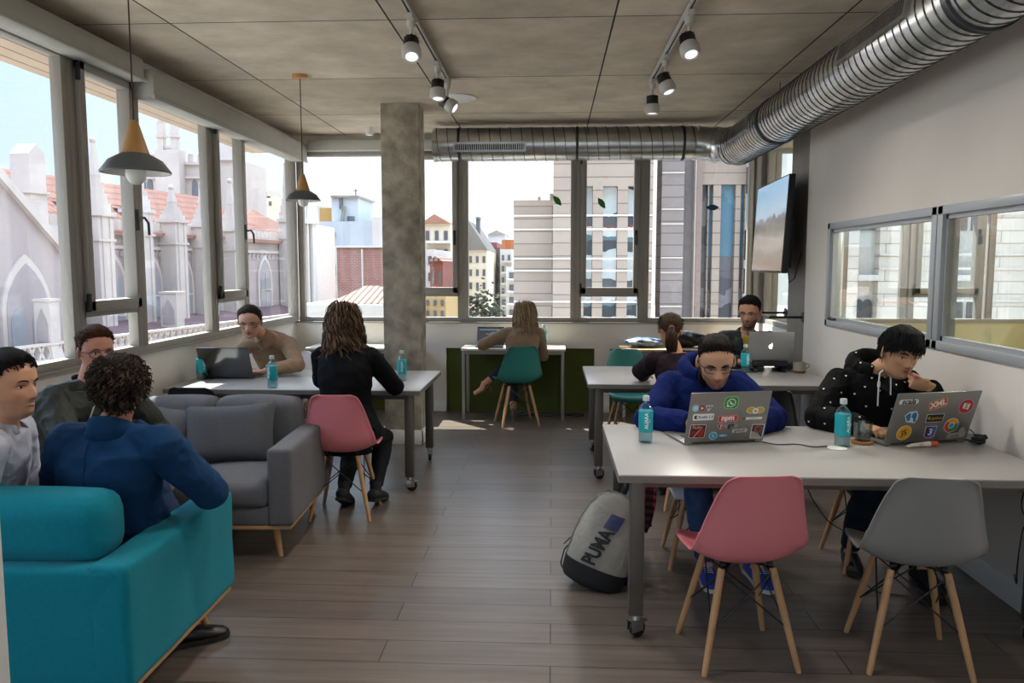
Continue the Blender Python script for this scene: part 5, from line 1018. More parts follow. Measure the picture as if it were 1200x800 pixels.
# --- B: man in the pale shirt, profile
B = Person('dark-haired man in a pale striped shirt at the far left edge', (-2.20, 2.93, .52), (-2.015, 2.73, 1.035), (-1.945, 2.70, 1.180), -50, -70, -98, 2, 0, 1.0, skin='#cc987a', vox=.0042, nose=1.15, jaw=.93, beard=('#6b4a3e', .35))
B.arm(-1, (-1.90, 2.97, .79), (-2.0, 3.1, .55), curl=(30, 35, 20)); B.arm(1, (-1.90, 2.78, .765), (-2.2, 2.4, .5), hd=(1, .3, -.1), curl=(30, 35, 20)); B.leg(-1, (-1.95, 3.6, .10), (-1.9, 3.7, .9)); B.leg(1, (-1.80, 3.45, .10), (-1.7, 3.6, .9)); B.teeth = True; B.body().face(open_=.95)
m_shirt = mat('pale blue striped shirt', '#b9bccb', .75, var=.08, scale=70, bump=.15, bscale=300, stretch=(1, 1, .1))
B.top('shirt', m_shirt, .016, -.14, .97, .80, .008, 30, 7); collar(B, m_shirt, .012, .062, 'collar', 30, .015)
B.pants(mat('blue jeans', '#2c3f60', .85, var=.12, scale=30)); B.shoes(mat('brown leather', '#4a3226', .45), m_soleb)
b = MB(); hair_cap(b, B.head, male_line, .012, .002, 70, 5, .008, .7); short_locks(b, B.head, lambda a: male_line(a)-.006+.006*sin(a*.9), 1700, .026, .4, (0, -.9, .2), .0026, 0, .010, 8, 5, .7); b.build('hair', hmat('black hair', '#1c1714', '#0c0a09'), B.t, 80)
# --- C: man in the dark green jacket
Cc = Person('man with auburn hair and glasses in a dark green jacket by the left windows', (-2.42, 3.66, .52), (-2.33, 3.80, 1.02), (-2.275, 3.79, 1.185), -90, -115, -128, -2, 0, 1.02, skin='#c08672', hs=.96)
Cc.arm(-1, (-2.02, 3.86, .64), (-2.1, 4.3, .6)); Cc.arm(1, (-2.05, 3.60, .62), (-2.3, 3.2, .6)); Cc.leg(-1, (-1.84, 3.78, .10), (-1.7, 3.8, .9)); Cc.leg(1, (-1.80, 3.52, .10), (-1.7, 3.5, .9)); Cc.body().face(brow='#4a2c1c')
m_gj = mat('dark green quilted jacket', '#20261f', .6, var=.2, scale=20, bump=.3, bscale=60)
Cc.top('jacket', m_gj, .026, -.14, .97, .95, .010, 26, 11); collar(Cc, m_gj, .02, .045)
b = MB()   # pale piping down the front, zip
for q, m_ in ((-.028, 0), (.028, 0)):
    pts = [Cc.P.lerp(Cc.N, t)+Cc.fwd*(.118*Cc.sc+.03-.05*max(0, t-.8)*3-.03*(1-abs(2*t-1)**2))+Cc.lat*q for t in np.linspace(.15, .96, 12)]; b.tube(pts, .004, 6)
b.build('piping', mat('pale piping', '#bdb7a8', .6), Cc.t)
Cc.pants(MATS['blue jeans']); Cc.shoes(MATS['brown leather'], m_soleb)
b = MB(); hair_cap(b, Cc.head, male_line, .010, .003, 60, 6, .010, .7); short_locks(b, Cc.head, male_line, 1300, .030, .4, (.3, -.7, .2), .0030, .002, .010, 12, 5, .7); b.build('hair', hmat('auburn hair', '#54301d', '#2c1810'), Cc.t, 80)
glasses(Cc.head, 'thin glasses worn by the man in the dark green jacket')
# --- D: woman with glasses at the left table
D = Person('woman with glasses and beige sweater behind the black laptop at the left table', (-2.36, 6.84, .52), (-2.34, 6.35, 1.03), (-2.43, 6.20, 1.165), 180, 180, 190, -14, 0, 1.05, True, skin='#c99a82', hs=1.10)
D.arm(-1, (-2.27, 6.04, .785), (-1.7, 6.1, .8), hd=(-1, -.2, 0), hn=(0, 0, -1), curl=(20, 30, 20)); D.arm(1, (-2.47, 6.13, .79), (-2.9, 6.3, .8), curl=(20, 30, 20)); D.leg(-1, (-2.2, 6.45, .09), (-2.2, 6.0, .9)); D.leg(1, (-2.5, 6.45, .09), (-2.5, 6.0, .9)); D.body().face(brow='#2a1c16', down=.9)
m_bsw = mat('beige knit sweater', '#9b7f66', .95, var=.06, scale=60, bump=.5, bscale=350, sheen=.2); D.top('sweater', m_bsw, .016, -.14, .99, .90, .007, 30, 13, collar=.45)
D.pants(mat('navy trousers', '#1a2233', .85)); D.shoes(mat('black leather', '#111113'), m_soleb)
fl = lambda a: np.interp(a % 360, [0, 35, 55, 90, 125, 145, 180, 200, 230, 270, 310, 340, 360], [-.005, .058, .075, .084, .075, .058, -.005, .0, -.03, -.045, -.03, 0, .015])
b = MB(); hair_cap(b, D.head, fl, .008, .0012, 90, 7); short_locks(b, D.head, fl, 500, .05, .03, (0, -1, -.1), .0026, 0, .006, 9); b.ell(D.head.P(0, -.12, .03), (.032*1.13, .028*1.13, .03*1.13), n=16); b.build('hair', hmat('dark brown tied hair', '#33221b', '#1c1310'), D.t, 80)
glasses(D.head, 'brown framed glasses worn by the woman in the beige sweater', mat('brown spectacle frame', '#3b1f19', .4), .0245, .018, .75)
# --- E: woman in the black blazer
E_ = Person('woman with wavy brown hair and black blazer at the left table', (-1.335, 5.03, .53), (-1.352, 5.08, 1.075), (-1.375, 5.12, 1.245), 0, -5, 6, -14, 3, 1.02, True, skin='#b98468')
E_.arm(1, (-1.13, 5.46, .79), (-.85, 5.1, .6), hd=(.3, 1, -.1), curl=(35, 45, 30)); E_.arm(-1, (-1.5, 5.55, .79), (-1.9, 5.2, .6)); E_.leg(1, (-1.18, 5.12, .13), (-1.2, 5.9, .8), (.1, .8, -.15)); E_.leg(-1, (-1.38, 5.06, .14), (-1.45, 5.9, .8), (0, .8, -.35)); E_.body().face()
m_blz = mat('black blazer cloth', '#0d0e12', .85, var=.1, scale=20, bump=.2, bscale=400, spec=.15)
E_.top('blazer', m_blz, .022, -.26, .97, .88, .007, 18, 17, wide=(.02, .03)); collar(E_, m_blz, .02, .04)
E_.pants(mat('black trousers', '#17181d', .85), .010, .96); E_.shoes(mat('black canvas', '#17171b', .7), mat('dark sole', '#1b1a1a'), .03)
rnd = random.Random(3)
def starts(n, zlo=-.02, amin=150, amax=390, zhi=.118): return [(R(rnd.uniform(amin, amax)), rnd.uniform(zlo, zhi)) for _ in range(n)]
b = MB(); wl = lambda a: np.interp(a % 360, [0, 40, 90, 140, 180, 270, 360], [-.06, .05, .073, .05, -.06, -.085, -.06]); hair_cap(b, E_.head, wl, .014, .004, 50, 4)
long_locks(b, E_.head, starts(950, -.03, zhi=.108), .245, [(E_.N+V((0, .0, -.12)), (.22, .145, .16))], .0036, .026, 46, 5, .024, .22, 18, None, 3, 3.2)
b.build('hair', [hmat('wavy brown hair', '#2e231c', '#4a3a2d', .5), hmat('wavy mid brown hair', '#5a4535', '#6f5743'), hmat('wavy light brown hair', '#84694f', '#9a7d60')], E_.t, 80)
# --- F: blonde woman at the back desk
Fp = Person('blonde woman in a beige sweater working at the back desk, legs crossed', (-.325, 7.97, .52), (-.295, 7.96, .985), (-.275, 8.02, 1.135), 12, 8, 4, -8, 0, .98, True, skin='#c99276')
Fp.arm(-1, (-.69, 8.20, .79), (-.7, 7.7, .85), hd=(-.8, .4, .05), curl=(30, 40, 30)); Fp.arm(1, (-.22, 8.30, .79), (.05, 7.9, .6)); Fp.leg(-1, (-.40, 8.12, .12), (-.45, 8.7, .9), (0, 1, -.25)); Fp.leg(1, (-.71, 8.22, .37), (-.35, 8.75, .85), (-1, -.15, -.45)); Fp.body().face()
Fp.top('sweater', mat('camel knit sweater', '#8e7661', .95, var=.08, scale=50, bump=.5, bscale=300, sheen=.2), .020, -.16, .99, .86, .007, 28, 21)
Fp.pants(mat('charcoal jeans', '#3a3a40', .85), .008, .80)
for q in (-1, 1):   # high heeled sandals
    an, toe = Fp.legs[q][2], Fp.legs[q][3].normalized(); up = V((0, 0, 1)); side = toe.cross(up).normalized(); up = side.cross(toe).normalized(); b = MB()
    b.loft([an-toe*.05-up*.035, an-toe*.0-up*.045, an+toe*.08-up*.058, an+toe*.15-up*.065], [.012, .026, .032, .010], [.012, .014, .016, .008], 12, ref=up); b.tube([an-toe*.045-up*.04, an-toe*.05-up*.07-V((0, 0, .05))], .006, 8); b.loft([an-up*.01, an-toe*.01-up*.03], [.036, .034], None, 14); b.build('heeled_shoe', mat('snake print leather', '#8c7f78', .5, col2='#4c3f40', scale=60), Fp.t, 60)
b = MB(); hair_cap(b, Fp.head, wl, .012, .003, 60, 9); long_locks(b, Fp.head, starts(900, -.03, zhi=.108), .245, [(Fp.N+V((0, 0, -.12)), (.19, .125, .15))], .0036, .013, 40, 6, .026, .16, 14, None, 3, 3.2)
b.build('hair', [hmat('blonde hair', '#a58e70', '#80694f', .4), hmat('pale blonde hair', '#c4ae8e', '#a89070'), hmat('dark blonde hair', '#6e5a45', '#8a7358')], Fp.t, 80)
# --- G: woman with the ponytail
G_ = Person('woman with a ponytail and dark purple sweater at the middle table', (.93, 5.30, .52), (.865, 5.40, 1.02), (.822, 5.50, 1.165), 4, 6, -4, -14, 4, 1.0, True, skin='#c08a70')
G_.arm(-1, (.70, 6.00, .785), (.35, 5.7, .8), curl=(30, 40, 30)); G_.arm(1, (1.02, 6.0, .785), (1.4, 5.6, .8)); G_.leg(-1, (.8, 5.55, .09), (.8, 6.2, .9)); G_.leg(1, (1.05, 5.55, .09), (1.1, 6.2, .9)); G_.body().face()
G_.top('sweater', mat('dark purple knit', '#1e131b', .9, var=.1, scale=50, bump=.3, bscale=300), .024, -.14, .98, .92, .006, 24, 23)
G_.pants(MATS['charcoal jeans']); G_.shoes(MATS['black canvas'], m_soleb)
b = MB(); hair_cap(b, G_.head, fl, .009, .0012, 90, 7); short_locks(b, G_.head, fl, 700, .06, .02, (0, -.9, -.25), .0028, 0, .007, 10)
tie = G_.head.P(0, -.112, .0); 
for i in range(150):
    a = rnd.random()*2*pi; rr_ = rnd.random()**.5; o = V((cos(a)*rr_*.5, sin(a)*rr_*.35, 0)); l = rnd.uniform(.75, 1.1)
    b.loft([tie+V((0, .03, .01))+o*.02, tie+V((0, -.012, 0))+o*.03, tie+V((0, -.032, -.05*l))+o*.075, tie+V((-.003, -.030, -.11*l))+o*.085, tie+V((.008, -.020, -.165*l))+o*.055, tie+V((.02, -.012, -.20*l))+o*.012], [.003, .004, .0048, .0045, .003, .0006], None, 5)
b.build('ponytail', hmat('light brown ponytail hair', '#2d211a', '#54402f', .5), G_.t, 80)
MB().lathe([(.012, -.006), (.019, -.006), (.021, 0), (.019, .006), (.012, .006)], tie+V((0, -.01, 0)), (0, 1, .3), 16).build('hair_tie', m_pinkc, G_.t)
# --- H: man by the television
Hh = Person('bearded man with glasses in a dark jacket and yellow shirt behind the silver laptop', (1.72, 7.20, .52), (1.735, 7.08, 1.02), (1.735, 6.98, 1.205), 180, 178, 152, -10, 0, 1.06, hs=1.07, skin='#cb987c', beard=('#2b1d17', .72))
Hh.arm(1, (1.60, 6.72, .80), (1.3, 7.0, .7)); Hh.arm(-1, (1.98, 6.76, .80), (2.15, 7.1, .6)); Hh.leg(1, (1.5, 6.9, .1), (1.5, 6.4, .9)); Hh.leg(-1, (1.98, 6.8, .1), (2.0, 6.3, .9)); Hh.body().face(down=.3, thick=1.3)
Hh.top('t_shirt', mat('yellow cotton', '#b09a45', .9), .008, .3, .985, .2, .002, 30, 2)
def openj(mb): pass
jk = Hh.top('jacket', mat('charcoal nylon jacket', '#1f242b', .55, bump=.2, bscale=60), .024, -.14, .965, .95, .009, 26, 29)
# open the jacket front: pull the cloth apart over the shirt
p = coords(jk.data); rel = p-np.array(Hh.N); lx = rel@np.array(Hh.lat); ly = rel@np.array(Hh.fwd); lz = rel[:, 2]; hit = (ly > .0) & (lz < .08) & (lz > -.30) & (np.abs(lx) < .055*(1+lz/.34)+.004)
p[hit] -= np.array(Hh.fwd)*.075; setco(jk.data, p); collar(Hh, MATS['charcoal nylon jacket'], .02, .05, 'collar', 50)
Hh.pants(mat('navy jeans', '#16203a', .85)); Hh.shoes(MATS['black leather'], m_soleb)
b = MB(); hair_cap(b, Hh.head, male_line, .010, .002, 60, 5, .008, .7); short_locks(b, Hh.head, male_line, 1200, .026, .4, (.2, -.3, .5), .0028, .001, .009, 14, 5, .7); b.build('hair', hmat('very dark brown hair', '#241a15', '#100c0a'), Hh.t, 80)
glasses(Hh.head, 'black framed glasses worn by the bearded man behind the silver laptop', m_plast, .0245, .0185, .8)
# --- I: man in the blue hoodie
Ip = Person('man with glasses in a bright blue hoodie looking down at his laptop', (.84, 4.42, .52), (.862, 4.455, 1.0), (.882, 4.245, 1.098), 180, 182, 176, -20, 2, 1.04, hs=1.13, skin='#cc9d82', beard=('#2a1c16', .62), vox=.0045)
Ip.arm(1, (.72, 4.07, .795), (.40, 4.3, .75)); Ip.arm(-1, (1.03, 4.06, .795), (1.4, 4.35, .75)); Ip.leg(1, (.80, 3.98, .10), (.72, 3.3, .75), (0, -1, 0)); Ip.leg(-1, (1.05, 3.98, .10), (1.02, 3.3, .75), (.15, -1, 0)); Ip.body().face(down=1.0, thick=1.5, open_=.8)
m_hood = mat('royal blue fleece', '#0a1d58', .95, var=.12, scale=16, bump=.35, bscale=500, spec=.2)
def hood(p, mb, dz=.0, r=.105, k=.05):
    # the hood lies bunched round the neck and over the shoulders
    n = 26; pts = []; rs = []
    for i in range(n):
        a = R(90+28+(360-56)*i/(n-1)); b_ = .5-.5*sin(a); pts.append(p.N+p.lat*cos(a)*r*p.sc+p.fwd*(sin(a)*r*.95*p.sc-.005)+V((0, 0, (.01+.055*b_+dz)*p.sc))); rs.append((k*.62+k*.5*b_)*p.sc)
    mb.loft(pts, [v*.72 for v in rs], rs, 14); mb.ell(p.N-p.fwd*.12*p.sc+V((0, 0, -.01)), (.10*p.sc, .055*p.sc, .09*p.sc))
Ip.top('hoodie', m_hood, .024, -.14, .97, .97, .011, 22, 31, extra=lambda mb: hood(Ip, mb), wide=(.01, .01), cuff=.004)
b = MB(); b.loft([Ip.N+V((0, -.02, .0)), Ip.N.lerp(Ip.head.P(0, -.02, -.1), .75)], [.078*Ip.sc, .070*Ip.sc], None, 24); b.build('inner_collar', mat('black cotton', '#121216', .9), Ip.t)
Ip.pants(mat('faded blue jeans', '#2e4568', .85, var=.25, scale=14)); Ip.shoes(mat('blue running shoe mesh', '#1b3a9a', .6, var=.15, scale=60), m_sole, 0, m_sole)
buzz = lambda a: male_line(a)+.004
b = MB(); hair_cap(b, Ip.head, buzz, .008, .0015, 90, 5, .006, .85); short_locks(b, Ip.head, buzz, 2200, .017, .6, (.1, -.3, .7), .0020, 0, .008, 15, 5, .85); b.build('hair', hmat('cropped dark hair', '#221a17', '#100c0b'), Ip.t, 80)
glasses(Ip.head, 'thin black glasses worn by the man in the blue hoodie', m_plast, .0245, .0155, .75)
# --- J: man in the patterned black hoodie
J = Person('man in a black hoodie with small white hearts, cheek on his hand', (1.76, 4.43, .52), (1.80, 4.465, 1.025), (1.862, 4.275, 1.150), 180, 186, -172, -14, -5, 1.04, hs=1.09, skin='#c59877', vox=.0045)
J.arm(-1, at(1088, 453, Y=4.13), (2.25, 4.3, .55), hd=(-.95, .05, .35), hn=(-.25, .9, .2), curl=(66, 72, 40), thumb=(-.1, .85, .5), tc=5); J.arm(1, (1.60, 4.06, .79), (1.15, 4.35, .70)); J.leg(1, (1.62, 4.22, .10), (1.55, 3.3, .8), (-.2, -1, 0)); J.leg(-1, (1.9, 4.0, .10), (1.9, 3.3, .8)); J.body().face(down=.8, look=.2, thick=1.4)
m_hk = mat('black printed sweatshirt', '#08090b', .85, var=.35, scale=50, bump=.3, bscale=300)
hj = J.top('hoodie', m_hk, .022, -.14, .97, .97, .010, 22, 37, extra=lambda mb: hood(J, mb, .0, .10, .045))
p = coords(hj.data); n_ = normals(hj.data); cd = np.array([0., -1, .15]); ok = np.where((n_@cd > .45))[0]; sel = []; rg = np.random.default_rng(5)
for i in rg.permutation(ok):
    if all(np.linalg.norm(p[i]-p[j]) > .062 for j in sel) and np.linalg.norm(p[i]-np.array(J.arms[-1][2])) > .16: sel.append(i)
    if len(sel) >= 60: break
hb = MB(); heart = [(0, -.0085), (.0075, .0), (.0075, .005), (.004, .007), (0, .004), (-.004, .007), (-.0075, .005), (-.0075, .0)]
for i in sel:
    x, y, d = frame(V(n_[i]), (0, 0, 1)); c = V(p[i])+d*.0012; hb.prism([(a*.72, b_*.72) for a, b_ in heart], 0, .0008, M(((x.x, y.x, d.x, c.x), (x.y, y.y, d.y, c.y), (x.z, y.z, d.z, c.z), (0, 0, 0, 1))))
ho = hb.build('heart_print', SW, hj, 0); ho['kind'] = 'stuff'; ho.matrix_parent_inverse = M()
db = MB(); u_ = J.fwd; e0 = J.N+u_*.135*J.sc+V((0, 0, .01))
db.tube([e0+J.lat*.035, e0+J.lat*.045+u_*.01+V((0, 0, -.05)), e0+J.lat*.045+u_*.01+V((0, 0, -.18))], .004, 7); db.tube([e0+J.lat*.035, e0+J.lat*.01+V((0, 0, .02)), e0-J.lat*.02+u_*.01+V((0, 0, -.02)), e0-J.lat*.025+u_*.01+V((0, 0, -.12))], .004, 7); db.tube([e0+J.lat*.044+u_*.012+V((0, 0, -.045)), e0+J.lat*.045+u_*.012+V((0, 0, -.075))], .008, 8)
dbo = db.build('drawstring', m_white, hj); dbo.matrix_parent_inverse = M(); 
J.pants(mat('dark teal jeans', '#1b2c3a', .85)); J.shoes(MATS['black canvas'], m_soleb)
jl = lambda a: np.interp(a % 360, [0, 40, 60, 90, 120, 140, 180, 200, 230, 270, 310, 340, 360], [.005, .036, .046, .050, .044, .030, .005, -.01, -.05, -.062, -.05, -.01, .005])
b = MB(); hair_cap(b, J.head, jl, .008, .002, 70, 5, .004); rj = random.Random(9)
for i in range(420):   # straight fringe swept from the crown
    a = R(rj.uniform(-10, 190)); tgt = scalp_pt(J.head, a, float(jl(math.degrees(a)))+rj.uniform(-.006, .02), .009); c0 = V((rj.uniform(-.025, .025), rj.uniform(-.03, .01), .132)); md = (c0+tgt)/2; k = md.length; md = md.normalized()*(.131+.4*abs(md.y)*.12)
    b.loft([J.head.mt @ q for q in (c0, c0.lerp(md, .5)*1.0, md*.99, md.lerp(tgt, .5)*1.01, tgt, tgt+V((0, 0, -.008)))], [.0015, .0032, .0036, .0036, .0028, .0006], None, 5)
short_locks(b, J.head, jl, 900, .04, .05, (.3, .2, -1), .0026, 0, .006, 16); b.build('hair', hmat('straight black hair', '#17191d', '#0a0b0d', .3), J.t, 80)
# ---------------------------------------------------------------- the city outside
def px(x, Y): return at(x, 312, Y=Y).x
def pz(y, Y, x=500): return at(x, y, Y=Y).z
m_stone = brickmat('banded limestone cladding', '#93857a', '#8b7d72', '#685d55', 5.5, .31, .014, rough=.85, off=.5, axes='xz', bump=.4, noise=.10, nscale=(.8, .8, .8))
m_stoned = brickmat('grey beige cladding', '#8b8280', '#837b79', '#655f5c', 5.5, .31, .014, rough=.85, axes='xz', noise=.1, nscale=(.8, .8, .8))  # grey-beige stone, greyer than the limestone cladding
m_ledge = mat('pale stone ledge', '#c6bdb6', .8)
def bandglass(name, cols, per, rough=.12, nz=.5):
    m = bpy.data.materials.new(name); m.use_nodes = True; nt = m.node_tree; N = nt.nodes; L = nt.links; b = N['Principled BSDF']; tc = N.new('ShaderNodeTexCoord'); sp = N.new('ShaderNodeSeparateXYZ'); L.new(tc.outputs['Object'], sp.inputs[0])
    no = N.new('ShaderNodeTexNoise'); no.inputs['Scale'].default_value = 1.6; no.inputs['Detail'].default_value = 3; L.new(tc.outputs['Object'], no.inputs[0]); ad = N.new('ShaderNodeMath'); ad.operation = 'MULTIPLY_ADD'; ad.inputs[1].default_value = nz; L.new(no.outputs['Fac'], ad.inputs[0]); L.new(sp.outputs[2], ad.inputs[2])
    dv = N.new('ShaderNodeMath'); dv.operation = 'DIVIDE'; dv.inputs[1].default_value = per; L.new(ad.outputs[0], dv.inputs[0]); fr = N.new('ShaderNodeMath'); fr.operation = 'FRACT'; L.new(dv.outputs[0], fr.inputs[0])
    cr = N.new('ShaderNodeValToRGB'); cr.color_ramp.interpolation = 'CONSTANT'; E_ = cr.color_ramp.elements; E_[0].color = lin(cols[0][1]); E_[1].position = cols[-1][0]; E_[1].color = lin(cols[-1][1])
    for p_, c in cols[1:-1]: e = E_.new(p_); e.color = lin(c)
    L.new(fr.outputs[0], cr.inputs[0]); L.new(cr.outputs[0], b.inputs['Base Color']); b.inputs['Roughness'].default_value = rough; return m
m_bg1 = bandglass('office window bands', [(0, '#c9d3d8'), (.40, '#39424f'), (.58, '#5b7c8a'), (.66, '#d5dbdd'), (.82, '#7a3a3e'), (.86, '#3e4756')], 1.55)  # spandrels and reflected buildings, both painted into the glass colour as bands
m_bg2 = bandglass('blue office glass', [(0, '#45687c'), (.5, '#527588'), (.8, '#3c5c70')], 9, nz=2)
m_bg3 = bandglass('dark office glass', [(0, '#55565e'), (.3, '#3c3d45'), (.55, '#6b6a70'), (.8, '#46474f')], 2.2, nz=1.5)
m_bg4 = bandglass('curtain wall with coloured bands', [(0, '#d9e2ea'), (.36, '#5a4a58'), (.62, '#dfe5ea'), (.70, '#26303f')], 2.6, nz=.1)
m_paleb = mat('pale render', '#b3aea6', .9, var=.05, scale=.8); m_dkwin = mat('dark window opening', '#4c4d52', .3); m_whiteb = mat('white city render', '#bcb8b2', .9, var=.05, scale=.7)
m_tile = brickmat('terracotta roof tiles', '#7a4436', '#6a3a2e', '#432720', .3, .34, .05, rough=.9, axes='yz', bump=.6, noise=.15)
m_tilex = brickmat('terracotta pavilion tiles', '#8a6453', '#7a5848', '#3f2d26', .22, 6, .05, rough=.9, axes='xz', bump=.6, noise=.15)
m_brick = brickmat('dark red brick gable', '#8d5f55', '#7e534b', '#9b8078', .24, .08, .012, rough=.9, axes='xz', noise=.12)
def bld(name, label, cat='building'): return thing(name, label, cat, (0, 0, 0), world=True)
def wall_px(t, x0, x1, y0, y1, Y, m, depth=6, part='facade'):
    X0, X1 = px(x0, Y), px(x1, Y); z0 = -18 if y1 is None else pz(y1, Y); z1 = pz(y0, Y); return MB().box(X0, X1, Y, Y+depth, z0, z1).build(part, m, t)
def ledge(mb, X0, X1, Y, zs, h=.05, d=.05):
    for z in zs: mb.box(X0, X1, Y-d, Y+.02, z, z+h)
# stone office block, low wing and tall wing
t = bld('office_block', 'office block clad in banded pale stone seen through the middle back windows'); Y0 = 19.0
wall_px(t, 602, 655, 235, None, Y0+.8, m_stone, 5, 'low_wing'); X0, X1 = px(648, Y0), px(764, Y0)
wins = [(684, 694), (706, 723), (735, 751)]; zt = pz(219, Y0); f = MB(); xs_ = [X0]+[px(v, Y0) for w_ in wins for v in w_]+[X1]
for i in range(0, len(xs_), 2): f.box(xs_[i], xs_[i+1], Y0, Y0+.5, -18, zt)
f.box(X0, X1, Y0, Y0+.5, zt, 11); f.box(X0, X1, Y0+.5, Y0+5, -18, 11); f.build('facade', m_stone, t)
for a_, b_ in wins: MB().box(px(a_, Y0), px(b_, Y0), Y0+.3, Y0+.4, -18, zt).build('window_strip', m_bg1, t)
lg = MB(); ledge(lg, X0, X1, Y0, [pz(y, Y0) for y in (254, 270, 304, 318, 354)], .04, .03); ledge(lg, px(602, Y0+.8), px(648, Y0+.8), Y0+.8, [pz(y, Y0+.8) for y in (254, 270, 304, 318, 354)], .04, .03); lg.build('ledge', m_ledge, t)
MB().box(px(630, Y0+1), px(633, Y0+1), Y0+1.2, Y0+1.4, pz(236, Y0), pz(226, Y0)).box(px(644, Y0+1), px(648, Y0+1), Y0+1.2, Y0+1.6, pz(236, Y0), pz(222, Y0)).build('roof_vent', m_slab, t)
t = bld('office_tower', 'office tower with stone piers and blue glass strips through the right back window'); Y1 = 21.0
wins = [(821, 828, m_bg3), (829, 834, m_bg2), (843, 860, m_bg2), (866, 871, m_bg2)]
Xa = px(774, Y1); f = MB(); zt = pz(218, Y1)
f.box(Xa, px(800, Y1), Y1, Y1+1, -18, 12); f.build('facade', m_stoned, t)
MB().box(px(800, Y1), px(813, Y1), Y1+.3, Y1+1.3, -18, 12).build('recessed_bay', mat('darker grey cladding', '#7f7a7a', .85, var=.08), t)  # bay clad in a slightly darker grey
MB().box(px(812, Y1), px(813.5, Y1), Y1-.1, Y1+.2, -18, 12).build('edge_strip', m_ledge, t); MB().box(px(813.5, Y1), px(820, Y1), Y1-.15, Y1+.3, -18, 12).build('pilaster', mat('brown stone pilaster', '#7a6a64', .7, var=.1), t)
f = MB(); xs_ = [820, 821, 828, 829, 834, 843, 860, 866, 871, 871.5]
for i in range(0, len(xs_), 2): f.box(px(xs_[i], Y1), px(xs_[i+1], Y1), Y1, Y1+.5, -18, zt)
f.box(px(820, Y1), px(871.5, Y1), Y1, Y1+.5, zt, 12); f.build('upper_facade', m_stone, t)
for a_, b_, m_ in wins: MB().box(px(a_, Y1), px(b_, Y1), Y1+.2, Y1+.3, pz(300, Y1), zt).build('window_strip', m_, t); MB().box(px(a_, Y1), px(b_, Y1), Y1+.2, Y1+.3, -18, pz(300, Y1)).build('window_strip', m_bg3, t)
MB().box(px(871.5, Y1), px(884, Y1), Y1-.3, Y1+1, -18, 12).build('curtain_wall', m_bg4, t); MB().box(px(871.5, Y1), px(884, Y1), Y1-.33, Y1-.3, pz(205, Y1), pz(197, Y1)).build('red_band', mat('red facade band', '#c4565a', .6), t)
lg = MB(); ledge(lg, Xa, px(800, Y1), Y1, [pz(y, Y1) for y in (205, 247, 264, 303, 320, 359)], .04, .03); lg.build('ledge', m_ledge, t)
# stone wing seen through the neighbouring room
t = bld('stone_wing', 'pale banded stone wing seen through the interior window on the right'); Y2 = 20.0
MB().box(px(1030, Y2), px(1122, Y2), Y2, Y2+3, -18, 11).box(px(1158, Y2), px(1330, Y2), Y2, Y2+3, -18, 11).box(px(985, Y2), px(1006, Y2), Y2, Y2+3, -18, 11).build('facade', brickmat('light banded limestone', '#cdbfb3', '#c4b6aa', '#998b80', 5.5, .31, .014, rough=.85, axes='xz', noise=.08), t)
lg = MB(); ledge(lg, px(1030, Y2), px(1330, Y2), Y2, [pz(y, Y2) for y in (254, 300, 316, 352)], .06, .04); lg.build('ledge', m_ledge, t)
for i, (a_, b_) in enumerate(((1006, 1030), (1122, 1158))):
    t = bld('ornate_house', ['white ornate house with arched windows in the far pane of the interior window', 'white ornate house with arched windows in the near pane of the interior window'][i])
    MB().box(px(a_, Y2), px(b_, Y2), Y2+.3, Y2+2, -18, 9).build('facade', m_whiteb, t); w_ = px(b_, Y2)-px(a_, Y2); xm = (px(a_, Y2)+px(b_, Y2))/2
    for z in (-3.2, -.7, 1.9, 4.4):
        MB().box(px(a_, Y2), px(b_, Y2), Y2-.05, Y2+.3, z+1.95, z+2.1, bev=.03).build('cornice', m_ledge, t)
        for q in (-.22, .22): MB().prism([(-.11, 0), (.11, 0), (.11, .75)]+[(.11*cos(a), .75+.14*sin(a)) for a in np.linspace(.3, pi-.3, 6)]+[(-.11, .75)], 0, .05, M.Translation((xm+q*w_, Y2+.3, z+.6)) @ M.Rotation(R(90), 4, 'X')).build('window', m_dkwin, t)
# white roofscape and brick gable to the left of the column
t = bld('brick_house', 'dark red brick gable wall seen left of the concrete column'); Yb = 38.0
wall_px(t, 395, 470, 290, None, Yb, m_brick, 8, 'gable'); MB().box(px(395, Yb), px(470, Yb), Yb-.1, Yb+.3, pz(290, Yb), pz(287.5, Yb)).build('coping', m_ledge, t)
MB().box(px(424, Yb), px(426, Yb), Yb-.1, Yb, -18, pz(292, Yb)).build('drainpipe', m_paleb, t)
t = bld('white_house', 'white rendered house with laundry and small windows left of the brick gable')
wall_px(t, 369, 395, 290, None, Yb, m_whiteb, 8)
for x0, x1, y0, y1 in ((385, 393, 310, 323), (386, 393, 342, 356), (373, 377, 330, 341)): wall_px(t, x0, x1, y0, y1, Yb-.05, m_dkwin, .1, 'window')
wall_px(t, 371, 376, 321, 326, Yb-.3, mat('red cloth', '#a84a4c', .9), .1, 'laundry'); wall_px(t, 387, 392, 322, 326, Yb-.3, MATS['red cloth'], .1, 'laundry'); wall_px(t, 382, 386, 321, 328, Yb-.3, MATS['navy print'], .1, 'laundry')
t = bld('roof_house', 'bluish white rooftop house with a stair tower on top left of the column'); Yc = 48.0
m_bluew = mat('bluish white render', '#a5abb0', .9, var=.05, scale=.6)
